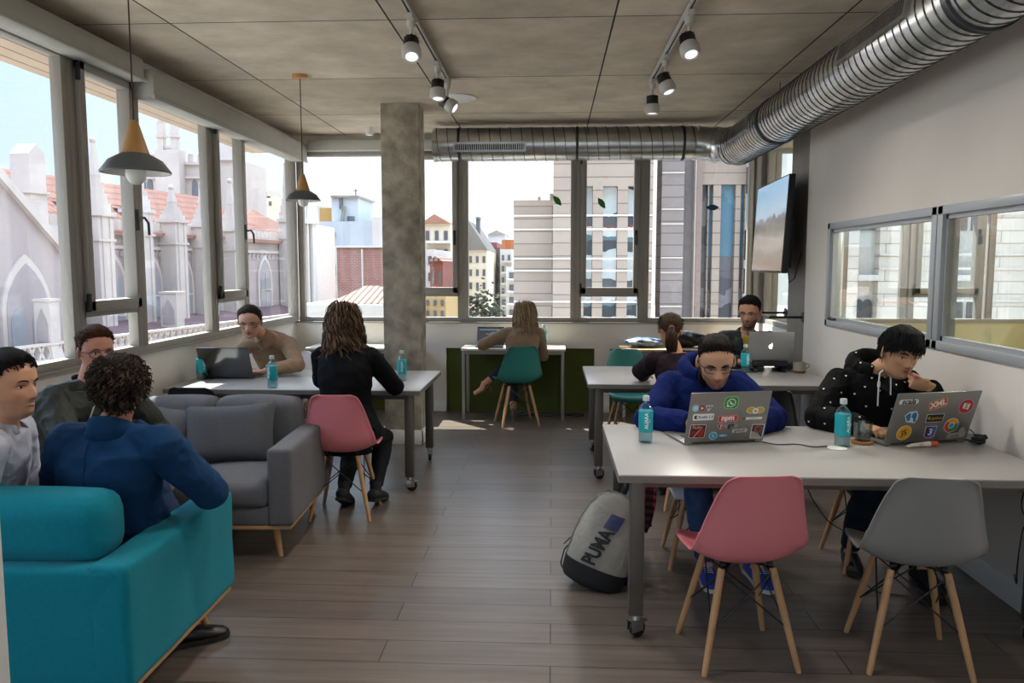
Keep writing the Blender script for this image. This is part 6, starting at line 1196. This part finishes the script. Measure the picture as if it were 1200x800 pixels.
wall_px(t, 369, 437, 259, 292, Yc, m_bluew, 8); wall_px(t, 437, 470, 254, 292, Yc, m_whiteb, 8, 'annexe'); wall_px(t, 378, 394, 272, 277, Yc-.1, mat('vent louvre', '#8f9395', .6), .2, 'vent'); wall_px(t, 390, 421, 229, 262, Yc+1, m_bluew, 4, 'stair_tower'); wall_px(t, 389, 422, 228.5, 231, Yc+.8, m_slab, 4.4, 'tower_cap')
wall_px(t, 399, 403, 232, 244, Yc+.9, m_dkwin, .2, 'window'); wall_px(t, 408, 416, 253, 259, Yc+.9, m_dkwin, .2, 'window'); wall_px(t, 369, 470, 288, 291, Yc-.3, m_ledge, 1, 'parapet')
MB().tube([(px(409, Yc), Yc+2, pz(229, Yc)), (px(409, Yc), Yc+2, pz(217, Yc))], .05).tube([(px(406, Yc), Yc+2, pz(219, Yc)), (px(412, Yc), Yc+2, pz(219, Yc))], .04).build('aerial', m_slab, t)
lad = MB()
for k in range(2): lad.tube([(px(396+k*3, Yc), Yc+.8, pz(260, Yc)), (px(399+k*3, Yc), Yc+.8, pz(240, Yc))], .05)
lad.build('ladder', m_slab, t)
t = bld('ochre_house', 'small ochre house on the skyline above the white wall'); wall_px(t, 376, 390, 243, 262, 60, mat('ochre render', '#9d7c4a', .9), 6); wall_px(t, 352, 377, 240, 262, 62, m_paleb, 6, 'annexe')
t = bld('stone_turret', 'pale ribbed stone turret seen just right of the left corner post'); Yt = 30
wall_px(t, 347, 368, 262, None, Yt, mat('pale pinkish stone', '#cfc2ba', .9, var=.06), 3, 'shaft')
for a_ in (349, 355, 361, 367): wall_px(t, a_, a_+1.6, 256, None, Yt-.2, m_whiteb, .3, 'rib')
for a_ in (349, 358, 367): MB().lathe([(.0, 0), (.28, 0), (.22, .5), (0, 1.5)], (px(a_, Yt), Yt, pz(262, Yt)), n=6).build('finial', m_whiteb, t)
# tiled pavilion roof and parapet in front
t = bld('pavilion', 'low pavilion with a hipped terracotta roof beneath the brick gable'); Yp = 26.0
a_, b_, c_, d_ = px(383, Yp), px(470, Yp), px(424, Yp+2), px(440, Yp+2); ze, zr_ = pz(356, Yp), pz(337, Yp)
MB().add([(a_, Yp, ze), (b_, Yp, ze), (b_, Yp+5, ze), (a_, Yp+5, ze), (c_, Yp+2.5, zr_), (d_, Yp+2.5, zr_)], [(0, 1, 5, 4), (1, 2, 5), (2, 3, 4, 5), (3, 0, 4)]).build('roof', m_tilex, t)
MB().box(px(350, Yp), b_, Yp-.2, Yp+5, -18, ze-.02).build('parapet', m_paleb, t)
# houses between the column and the sash, and down the street canyon
m_cream = mat('cream render', '#c9bda9', .9, var=.06, scale=1); m_yel = mat('yellow render', '#a28b64', .9, var=.06)
def house(name, label, x0, x1, y0, Y, m, rows, cols, wy0=None, roof=None, depth=8, wm=None, wh=.5, balc=False):
    t = bld(name, label); wall_px(t, x0, x1, y0, None, Y, m, depth)
    W = (x1-x0)/cols; H_ = (374-y0-4)/rows
    for r in range(rows):
        for c in range(cols):
            xa, ya = x0+W*(c+.3), y0+4+H_*(r+.2); wall_px(t, xa, xa+W*.4, ya, ya+H_*wh, Y-.06, wm or m_dkwin, .1, 'window')
        if balc: wall_px(t, x0+1, x1-1, y0+4+H_*(r+.75), y0+4+H_*(r+.86), Y-.9, m_whiteb, .9, 'balcony')
    if roof:
        z = pz(y0, Y); X0, X1 = px(x0-1, Y), px(x1+1, Y); zr = pz(roof[1], Y); xm = px(roof[0], Y); MB().add([(X0, Y-.3, z), (X1, Y-.3, z), (X1, Y+depth, z), (X0, Y+depth, z), (xm, Y-.2, zr), (xm, Y+depth, zr)], [(0, 1, 4), (1, 2, 5, 4), (2, 3, 5), (3, 0, 4, 5), (0, 3, 2, 1)]).build('roof', roof[2], t)
    return t
m_roofred = mat('faded roof tile', '#8c6453', .9, var=.15, scale=6)
house('cream_house', 'cream house with a low tiled roof between the concrete column and the window sash', 496, 528, 262, 42, m_cream, 5, 3, roof=(510, 251, m_roofred), balc=True)
house('grey_house', 'pale house partly in front of the cream house, just right of the column', 478, 509, 292, 36, m_whiteb, 4, 3)
house('red_balcony_house', 'small reddish house with a dark balcony right of the column', 504, 519, 306, 33, mat('dusty red render', '#7d4f48', .9), 2, 2, roof=(511, 300, m_tilex))
house('yellow_house', 'yellow house low in the tilting window right of the column', 488, 522, 345, 30, m_yel, 2, 4)
house('beige_house', 'beige house with a steep dark roof at the left side of the street canyon', 540, 571, 293, 50, m_cream, 5, 4, roof=(549, 258, mat('dark slate roof', '#6c6660', .8)))
t = bld('chimney', 'dark brick chimney stack above the beige house roof', 'chimney'); wall_px(t, 558, 562, 254, 292, 52, mat('dark stack', '#56565c', .9), .8, 'stack'); wall_px(t, 557.5, 562.5, 254, 256, 51.8, m_slab, 1.2, 'cap')
house('plum_house', 'tall narrow plum coloured house in the street canyon', 571, 586, 290, 58, mat('plum render', '#6a4f52', .9, var=.1), 7, 3)
house('balcony_house', 'pale house with balconies at the right side of the street canyon', 586, 600, 292, 56, m_paleb, 6, 2, balc=True)
house('white_balcony_house', 'white house with air conditioners next to the stone office block', 593, 606, 312, 34, m_whiteb, 4, 1, balc=True)
house('red_roof_house', 'far house with a dark red roof closing the street canyon', 566, 582, 284, 66, mat('dark red roof plane', '#79453f', .9), 1, 2)
house('orange_house', 'far orange roofed house on the skyline of the street canyon', 588, 603, 281, 75, mat('orange roof plane', '#9c5f3c', .9, var=.1), 1, 3)
house('skyline_house', 'far grey house on the hazy skyline of the street canyon', 572, 592, 275, 90, mat('hazy grey render', '#a9abb0', .9), 1, 4, roof=(582, 270, m_slab))
def tree(label, x, y, Y, r):
    t = thing('street_tree', label, 'tree', at(x, y, Y=Y)); m_ = mat('tree leaves', '#44483a', .9, var=.3); b = MB(); rg = random.Random(4)
    for k in range(420):
        p = V((rg.gauss(0, .4), rg.gauss(0, .4), rg.gauss(0, .4)))*r; s_ = .16; d = V((rg.uniform(-1, 1), rg.uniform(-1, 1), rg.uniform(-1, 1))).normalized(); u, v_, _ = frame(d); b.add([p-u*s_, p+v_*s_*.6, p+u*s_, p-v_*s_*.6], [(0, 1, 2, 3)])
    b.build('crown', m_, t, 0); MB().tube([(0, 0, -8), (0, 0, 0)], .15).build('trunk', m_slab, t)
tree('dark street tree at the foot of the beige house', 569, 366, 46, 1.6)

# church along the left side
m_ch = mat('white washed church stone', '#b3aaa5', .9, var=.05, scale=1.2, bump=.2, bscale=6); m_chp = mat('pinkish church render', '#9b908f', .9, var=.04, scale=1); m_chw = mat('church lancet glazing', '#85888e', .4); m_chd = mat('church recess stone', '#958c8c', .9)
church = bld('church', 'white gothic church with a red tiled roof filling the left windows', 'church')
U = V((.163, .987, 0)).normalized(); Nn = V((U.y, -U.x, 0)); Q0 = V((-18.8, 30, 0))
CM = M(((U.x, 0, Nn.x, Q0.x), (U.y, 0, Nn.y, Q0.y), (0, 1, 0, 0), (0, 0, 0, 1)))   # local: x along the wall, y up, z outwards to the room
def cx(Y): return (Y-30)/U.y
def cbox(mb, x0, x1, y0, y1, z0, z1, bev=0): return mb.box(x0, x1, y0, y1, z0, z1, mtx=CM, bev=bev)
EZ = 3.05; x0, x1 = cx(14), cx(48.5)
cbox(MB(), x0, x1, -18, EZ, -14, 0).build('nave_wall', m_chp, church)
cbox(MB(), x0, x1, EZ-.1, EZ+.12, -.3, .22).build('cornice', m_ch, church); cbox(MB(), x0, x1, 2.35, 2.5, -.1, .10).build('string_course', m_ch, church)
b = MB(); k = 0; x = x0
while x < x1 and k < 95: cbox(b, x, x+.24, EZ+.12, EZ+.52, -.05, .15); x += .42; k += 1
tag(b.build('merlons', m_ch, church), kind='stuff')
b = MB(); x = x0; 
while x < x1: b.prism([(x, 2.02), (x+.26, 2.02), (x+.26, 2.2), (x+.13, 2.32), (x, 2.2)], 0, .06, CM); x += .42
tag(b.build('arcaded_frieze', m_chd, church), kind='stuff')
cbox(MB(), x0, x1, EZ-.02, EZ+.06, .10, .34).build('tile_ledge', mat('red tile ledge', '#a66b60', .9, var=.15, scale=8), church)
def rp(x, y, z): return CM @ V((x, y, z))
MB().add([rp(x0, EZ+.2, -.4), rp(x1-1, EZ+.2, -.4), rp(x1-4, EZ+2.6, -4.2), rp(x0, EZ+2.6, -4.2), rp(x1-1, EZ+.1, -8), rp(x0, EZ+.1, -8)], [(0, 1, 2, 3), (3, 2, 4, 5), (1, 4, 2)]).build('roof', m_tile, church)
for Yw in (27.6, 31.4, 34.8):
    c_ = cx(Yw); MB().add([rp(c_, EZ+1.05, -1.6), rp(c_+1.0, EZ+1.0, -1.5), rp(c_+1.0, EZ+1.3, -2.0), rp(c_, EZ+1.35, -2.1), rp(c_, EZ+1.3, -1.6), rp(c_+1.0, EZ+1.25, -1.5)], [(0, 1, 5, 4), (4, 5, 2, 3)]).build('skylight', m_slab, church)
def gothic(w, h, s=0, n=8):
    r = w*1.15; yc = h-math.sqrt(max(.01, r*r-(r-w/2)**2)); P_ = [(-w/2, s), (w/2, s)]
    a1 = math.acos((r-w/2)/r); P_ += [(w/2-r+r*cos(a1*i/n), yc+r*sin(a1*i/n)) for i in range(n+1)]; P_ += [(-(w/2-r+r*cos(a1*i/n)), yc+r*sin(a1*i/n)) for i in range(n-1, -1, -1)]; return P_
for Yw in (27.2, 29.65, 32.1, 34.5, 36.8, 39.2, 41.7, 44.2):
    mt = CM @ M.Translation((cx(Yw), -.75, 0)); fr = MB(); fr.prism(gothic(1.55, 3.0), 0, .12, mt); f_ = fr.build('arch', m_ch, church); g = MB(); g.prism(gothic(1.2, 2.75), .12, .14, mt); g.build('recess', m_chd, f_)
    g = MB(); 
    for q in (-.32, .32): g.prism([(q+a_*.9, b_) for a_, b_ in gothic(.42, 1.9)], .14, .155, mt)
    g.build('lancet', m_chw, f_, 0); g = MB(); g.prism([(-.03, 0), (.03, 0), (.03, 2), (-.03, 2)], .13, .2, mt); g.prism([(-.6, 1.0), (.6, 1.0), (.6, 1.07), (-.6, 1.07)], .13, .2, mt); g.build('tracery', m_ch, f_, 0)
def pinnacle(parent, x, z, y0, y1, w, spire, name='pinnacle', mt=CM, neck=True):
    b = MB(); b.box(x-w/2, x+w/2, y0, y1, z-w/2, z+w/2, mtx=mt); b.box(x-w*.62, x+w*.62, y1, y1+.16, z-w*.62, z+w*.62, mtx=mt); b.box(x-w*.58, x+w*.58, y1-1.0, y1-.9, z-w*.58, z+w*.58, mtx=mt)
    for q in (-1, 1): b.box(x+q*w*.25-.04, x+q*w*.25+.04, y0, y1, z+w/2, z+w/2+.05, mtx=mt)
    for i in range(4):
        s_ = 1-i*.2; b.box(x-w*.45*s_, x+w*.45*s_, y1+.16+i*spire*.12, y1+.16+(i+1)*spire*.12, z-w*.45*s_, z+w*.45*s_, mtx=mt)
    y2 = y1+.16+spire*.48; vs = [mt @ V((x+a*w*.2, y2, z+c*w*.2)) for a, c in ((-1, -1), (1, -1), (1, 1), (-1, 1))]+[mt @ V((x+a*.05, y1+spire, z+c*.05)) for a, c in ((-1, -1), (1, -1), (1, 1), (-1, 1))]
    b.add(vs, [(0, 1, 5, 4), (1, 2, 6, 5), (2, 3, 7, 6), (3, 0, 4, 7), (4, 5, 6, 7)]); b.ell(mt @ V((x, y1+spire, z)), .13, n=10, k=8); return b.build(name, m_ch, parent)
for Yw, top, sp in ((30.9, 3.6, 3.0), (33.3, 3.9, 3.2), (35.65, 3.6, 1.6), (38.0, 3.5, 2.1), (40.4, 3.4, 2.6), (46.2, 4.2, 3.4)): pinnacle(church, cx(Yw), .45, -18, top, .85 if Yw < 45 else .7, sp)
# broad gabled chimney pinnacle and the sloping transept gable nearest the camera
b = MB(); c_ = cx(27.75); b.box(c_-.36, c_+.36, -18, 5.35, 0, .8, mtx=CM); b.prism([(-.36, 0), (.36, 0), (.36, .25), (0, .62), (-.36, .25)], 0, .8, CM @ M.Translation((c_, 5.35, 0))); b.box(c_-.45, c_+.45, 4.2, 4.3, -.05, .88, mtx=CM); b.box(c_-.62, c_+.62, -18, 3.1, 0, 1.0, mtx=CM); b.build('gabled_pinnacle', m_ch, church)
tr = bld('transept', 'white church transept gable with a steep raking edge at the far left', 'church wing')
b = MB(); mt = CM @ M.Translation((0, 0, 1.1)); xb = cx(26.6); xa = xb-8; b.prism([(xa, -18), (xb, -18), (xb, 2.2), (xb-4, 5.9), (xa, 5.9)], 0, 1.5, mt); b.build('gable_wall', m_chp, tr)
b = MB(); b.bar(mt @ V((xb+.1, 2.15, .8)), mt @ V((xb-4.1, 6.05, .8)), 1.8, .26); b.build('raking_coping', m_ch, tr)
b = MB(); mt2 = mt @ M.Translation((xb-1.55, -2.6, 1.5)); b.prism(gothic(2.0, 4.6), 0, .08, mt2); f_ = b.build('arch', m_ch, tr); g = MB(); g.prism(gothic(1.7, 4.3), .08, .1, mt2); g.build('recess', m_chd, f_); g = MB()
for q in (-.42, .42):
    for h0 in (.1, 1.6): g.prism([(q+a_, b_+h0) for a_, b_ in gothic(.6, 1.3)], .1, .12, mt2)
g.build('lancet', m_chw, f_, 0)
# tower behind the nave
tw = bld('church_tower', 'crenellated white church tower rising behind the red roof', 'church tower'); TY = 58.0; Xa, Xb = px(160, TY), px(247, TY); zt = pz(192, TY, 200)
MB().box(Xa, Xb, TY, TY+6, -18, zt).build('shaft', m_ch, tw); MB().box(Xa-.2, Xb+.2, TY-.25, TY+.1, zt-1.1, zt-.9).box(Xa-.2, Xb+.2, TY-.25, TY+.1, zt-.1, zt+.1).build('band', m_ch, tw)
b = MB(); x = Xa
while x < Xb: b.box(x, x+.34, TY-.1, TY+.2, zt+.1, zt+.6).ell((x+.17, TY+.05, zt+.68), .17, n=8, k=6) if True else 0; x += .72
tag(b.build('crenellation', m_ch, tw), kind='stuff')
for xx in (163, 172, 180, 198, 232, 241):
    z0, z1 = pz(232, TY, xx), pz(210, TY, xx); mt = M.Translation((px(xx, TY), TY, z0)) @ M.Rotation(R(90), 4, 'X'); f_ = MB().prism(gothic(.42, z1-z0), 0, .06, mt).build('window', mat('tower lancet', '#59616a', .5), tw)
b = MB(); xc = px(208, TY)
b.box(xc-.9, xc+.9, TY-1, TY+.2, -18, zt+.9); b.build('corner_turret', m_ch, tw); b = MB()
for q in (-.5, .5): b.box(xc+q-.22, xc+q+.22, TY-.9, TY-.4, zt+.9, zt+2.8).ell((xc+q, TY-.65, zt+3.0), .32, n=10, k=8).box(xc+q-.32, xc+q+.32, TY-1, TY-.3, zt+1.8, zt+1.95)
b.box(xc-.6, xc+.6, TY-.8, TY-.5, zt+1.0, zt+1.2); b.build('turret_pinnacle', m_ch, tw)
b = MB(); xc = px(262, TY); b.box(px(248, TY), px(281, TY), TY+1, TY+6, -18, pz(186, TY, 262)); b.lathe([(.9, 0), (.8, .8), (.35, 2.2), (0, 2.6)], (xc, TY+1.5, pz(186, TY, 262)), n=8); b.build('stair_turret', m_ch, tw)
# apse roof, far houses behind it
ap = bld('apse', 'brown tiled conical roof of the church apse right of the tower', 'church wing'); Ya = 50; MB().add([(px(268, Ya), Ya, pz(272, Ya)), (px(318, Ya), Ya, pz(272, Ya)), (px(318, Ya), Ya+7, pz(272, Ya)), (px(268, Ya), Ya+7, pz(272, Ya)), (px(277, Ya), Ya+3, pz(240, Ya))], [(0, 1, 4), (1, 2, 4), (2, 3, 4), (3, 0, 4)]).build('roof', mat('brown church tile', '#6d4c42', .9, var=.15, scale=5), ap); MB().box(px(268, Ya), px(318, Ya), Ya, Ya+7, -18, pz(271, Ya)).build('drum', m_ch, ap)
t = bld('far_flats', 'cream flats with chimneys on the skyline beyond the apse roof')
wall_px(t, 292, 325, 229, None, 80, m_cream, 6)
for a_ in (298, 306, 315): wall_px(t, a_, a_+4, 222, 231, 80, m_paleb, 3, 'chimney')
for a_ in (294, 300, 308, 317): wall_px(t, a_, a_+3, 235, 240, 79.9, m_dkwin, .2, 'window')
# church forecourt: terrace roof, balustrade and two near pinnacles
te = bld('church_terrace', 'low church terrace with a white pierced balustrade at the foot of the left windows', 'terrace')
cbox(MB(), x0, x1, -18, -1.35, 0, 4.0).build('aisle_wall', m_chp, te); MB().add([rp(x0, -.65, 0), rp(x1, -.65, 0), rp(x1, -1.33, 3.9), rp(x0, -1.33, 3.9), rp(x0, -1.5, 0), rp(x1, -1.5, 0)], [(0, 1, 2, 3), (3, 2, 5, 4)]).build('aisle_roof', mat('plum aisle roof', '#685456', .9, var=.1), te)
b = MB(); cbox(b, x0, x1, -1.38, -1.28, 3.9, 4.1); cbox(b, x0, x1, -.86, -.78, 3.9, 4.1); x = x0; k = 0
while x < x1: b.prism([(x, -1.28), (x+.09, -1.28), (x+.27, -.86), (x+.18, -.86)], 3.95, 4.05, CM); b.prism([(x+.18, -1.28), (x+.27, -1.28), (x+.09, -.86), (x, -.86)], 3.95, 4.05, CM); x += .36
tag(b.build('balustrade', m_ch, te, 0), kind='stuff')
for xx, yt, Yn, w_, lb in ((52, 352, 24, .50, 'short white pinnacle in front of the arches in the nearest left pane'), (200, 343, 33, .70, 'white gabled pinnacle on the terrace in the wide left pane')):
    t = bld('terrace_pinnacle', lb, 'pinnacle'); X = px(xx, Yn); z = pz(yt, Yn, xx); b = MB(); b.box(X-w_/2, X+w_/2, Yn-w_/2, Yn+w_/2, z-1.5, z); b.box(X-w_*.56, X+w_*.56, Yn-w_*.56, Yn+w_*.56, z-.02, z+.06); b.add([(X-w_*.8, Yn-w_*.6, z-2.2), (X+w_*.8, Yn-w_*.6, z-2.2), (X+w_*.8, Yn+w_*.6, z-2.2), (X-w_*.8, Yn+w_*.6, z-2.2), (X-w_*.5, Yn-w_*.5, z-1.45), (X+w_*.5, Yn-w_*.5, z-1.45), (X+w_*.5, Yn+w_*.5, z-1.45), (X-w_*.5, Yn+w_*.5, z-1.45)], [(0, 1, 5, 4), (1, 2, 6, 5), (2, 3, 7, 6), (3, 0, 4, 7)]); b.box(X-w_*.8, X+w_*.8, Yn-w_*.6, Yn+w_*.6, -18, z-2.2); b.build('shaft', m_ch, t)
    b = MB(); b.prism([(-w_*.35, -1.3), (w_*.35, -1.3), (w_*.35, -.7), (0, -.25), (-w_*.35, -.7)], 0, .05, M.Translation((X, Yn-w_/2, z)) @ M.Rotation(R(90), 4, 'X')); b.build('gablet', m_chd, t)
g = MB().box(-300, 300, -60, 400, -18.2, -18); struct('ground', g, mat('city ground', '#b3aca4', .9, var=.1, scale=.05))
# ---------------------------------------------------------------- daylight
w = bpy.data.worlds.new('sky'); bpy.context.scene.world = w; w.use_nodes = True; N = w.node_tree.nodes; L = w.node_tree.links; bg = N['Background']
tc = N.new('ShaderNodeTexCoord'); sp = N.new('ShaderNodeSeparateXYZ'); L.new(tc.outputs['Generated'], sp.inputs[0])
def skyramp(stops):
    cr = N.new('ShaderNodeValToRGB'); E_ = cr.color_ramp.elements; E_[0].position, E_[0].color = stops[0][0], stops[0][1]+(1,); E_[1].position, E_[1].color = stops[-1][0], stops[-1][1]+(1,)
    for p_, c in stops[1:-1]: e = E_.new(p_); e.color = c+(1,)
    L.new(sp.outputs[2], cr.inputs[0]); return cr
west = skyramp([(0, (.15, .16, .17)), (.12, (.125, .15, .18)), (.30, (.105, .15, .215)), (.45, (.40, .50, .66)), (.65, (.62, .70, .86)), (1, (.40, .52, .75))])
north = skyramp([(0, (.19, .19, .19)), (.2, (.19, .19, .195)), (.35, (.22, .24, .27)), (.45, (.42, .50, .64)), (.65, (.62, .70, .86)), (1, (.40, .52, .75))])
mr_ = N.new('ShaderNodeMapRange'); mr_.inputs[1].default_value = -.62; mr_.inputs[2].default_value = -.25; L.new(sp.outputs[0], mr_.inputs[0])
mx_ = N.new('ShaderNodeMix'); mx_.data_type = 'RGBA'; L.new(mr_.outputs[0], mx_.inputs[0]); L.new(west.outputs[0], mx_.inputs[6]); L.new(north.outputs[0], mx_.inputs[7]); L.new(mx_.outputs[2], bg.inputs[0]); bg.inputs[1].default_value = SKY
sl = bpy.data.lights.new('sun', 'SUN'); sl.energy = SUN; sl.angle = R(.6); sl.color = (1, .93, .82)
so = bpy.data.objects.new('sun', sl); C.objects.link(so); so.rotation_euler = V((-.40, .42, .83)).to_track_quat('Z', 'Y').to_euler(); so.location = (-10, 10, 20)
nl = bpy.data.lights.new('neighbour_fill', 'POINT'); nl.energy = 40; nl.shadow_soft_size = .15; nl.color = (1, .93, .8); no_ = bpy.data.objects.new('neighbour_fill', nl); C.objects.link(no_); no_.location = (4.3, 5.0, 2.7)  # fill light added to brighten the neighbouring room, no fixture behind it
vs = bpy.context.scene.view_settings; vs.view_transform = 'Standard'; vs.look = 'None'; vs.gamma = 1; vs.use_curve_mapping = False; vs.exposure = EXPO
sc = bpy.context.scene; sc.cycles.max_bounces = 10; sc.cycles.diffuse_bounces = 6; sc.cycles.transparent_max_bounces = 16; sc.cycles.glossy_bounces = 4
sc.cycles.use_denoising = True; sc.cycles.caustics_reflective = False; sc.cycles.caustics_refractive = False; sc.cycles.sample_clamp_indirect = 6
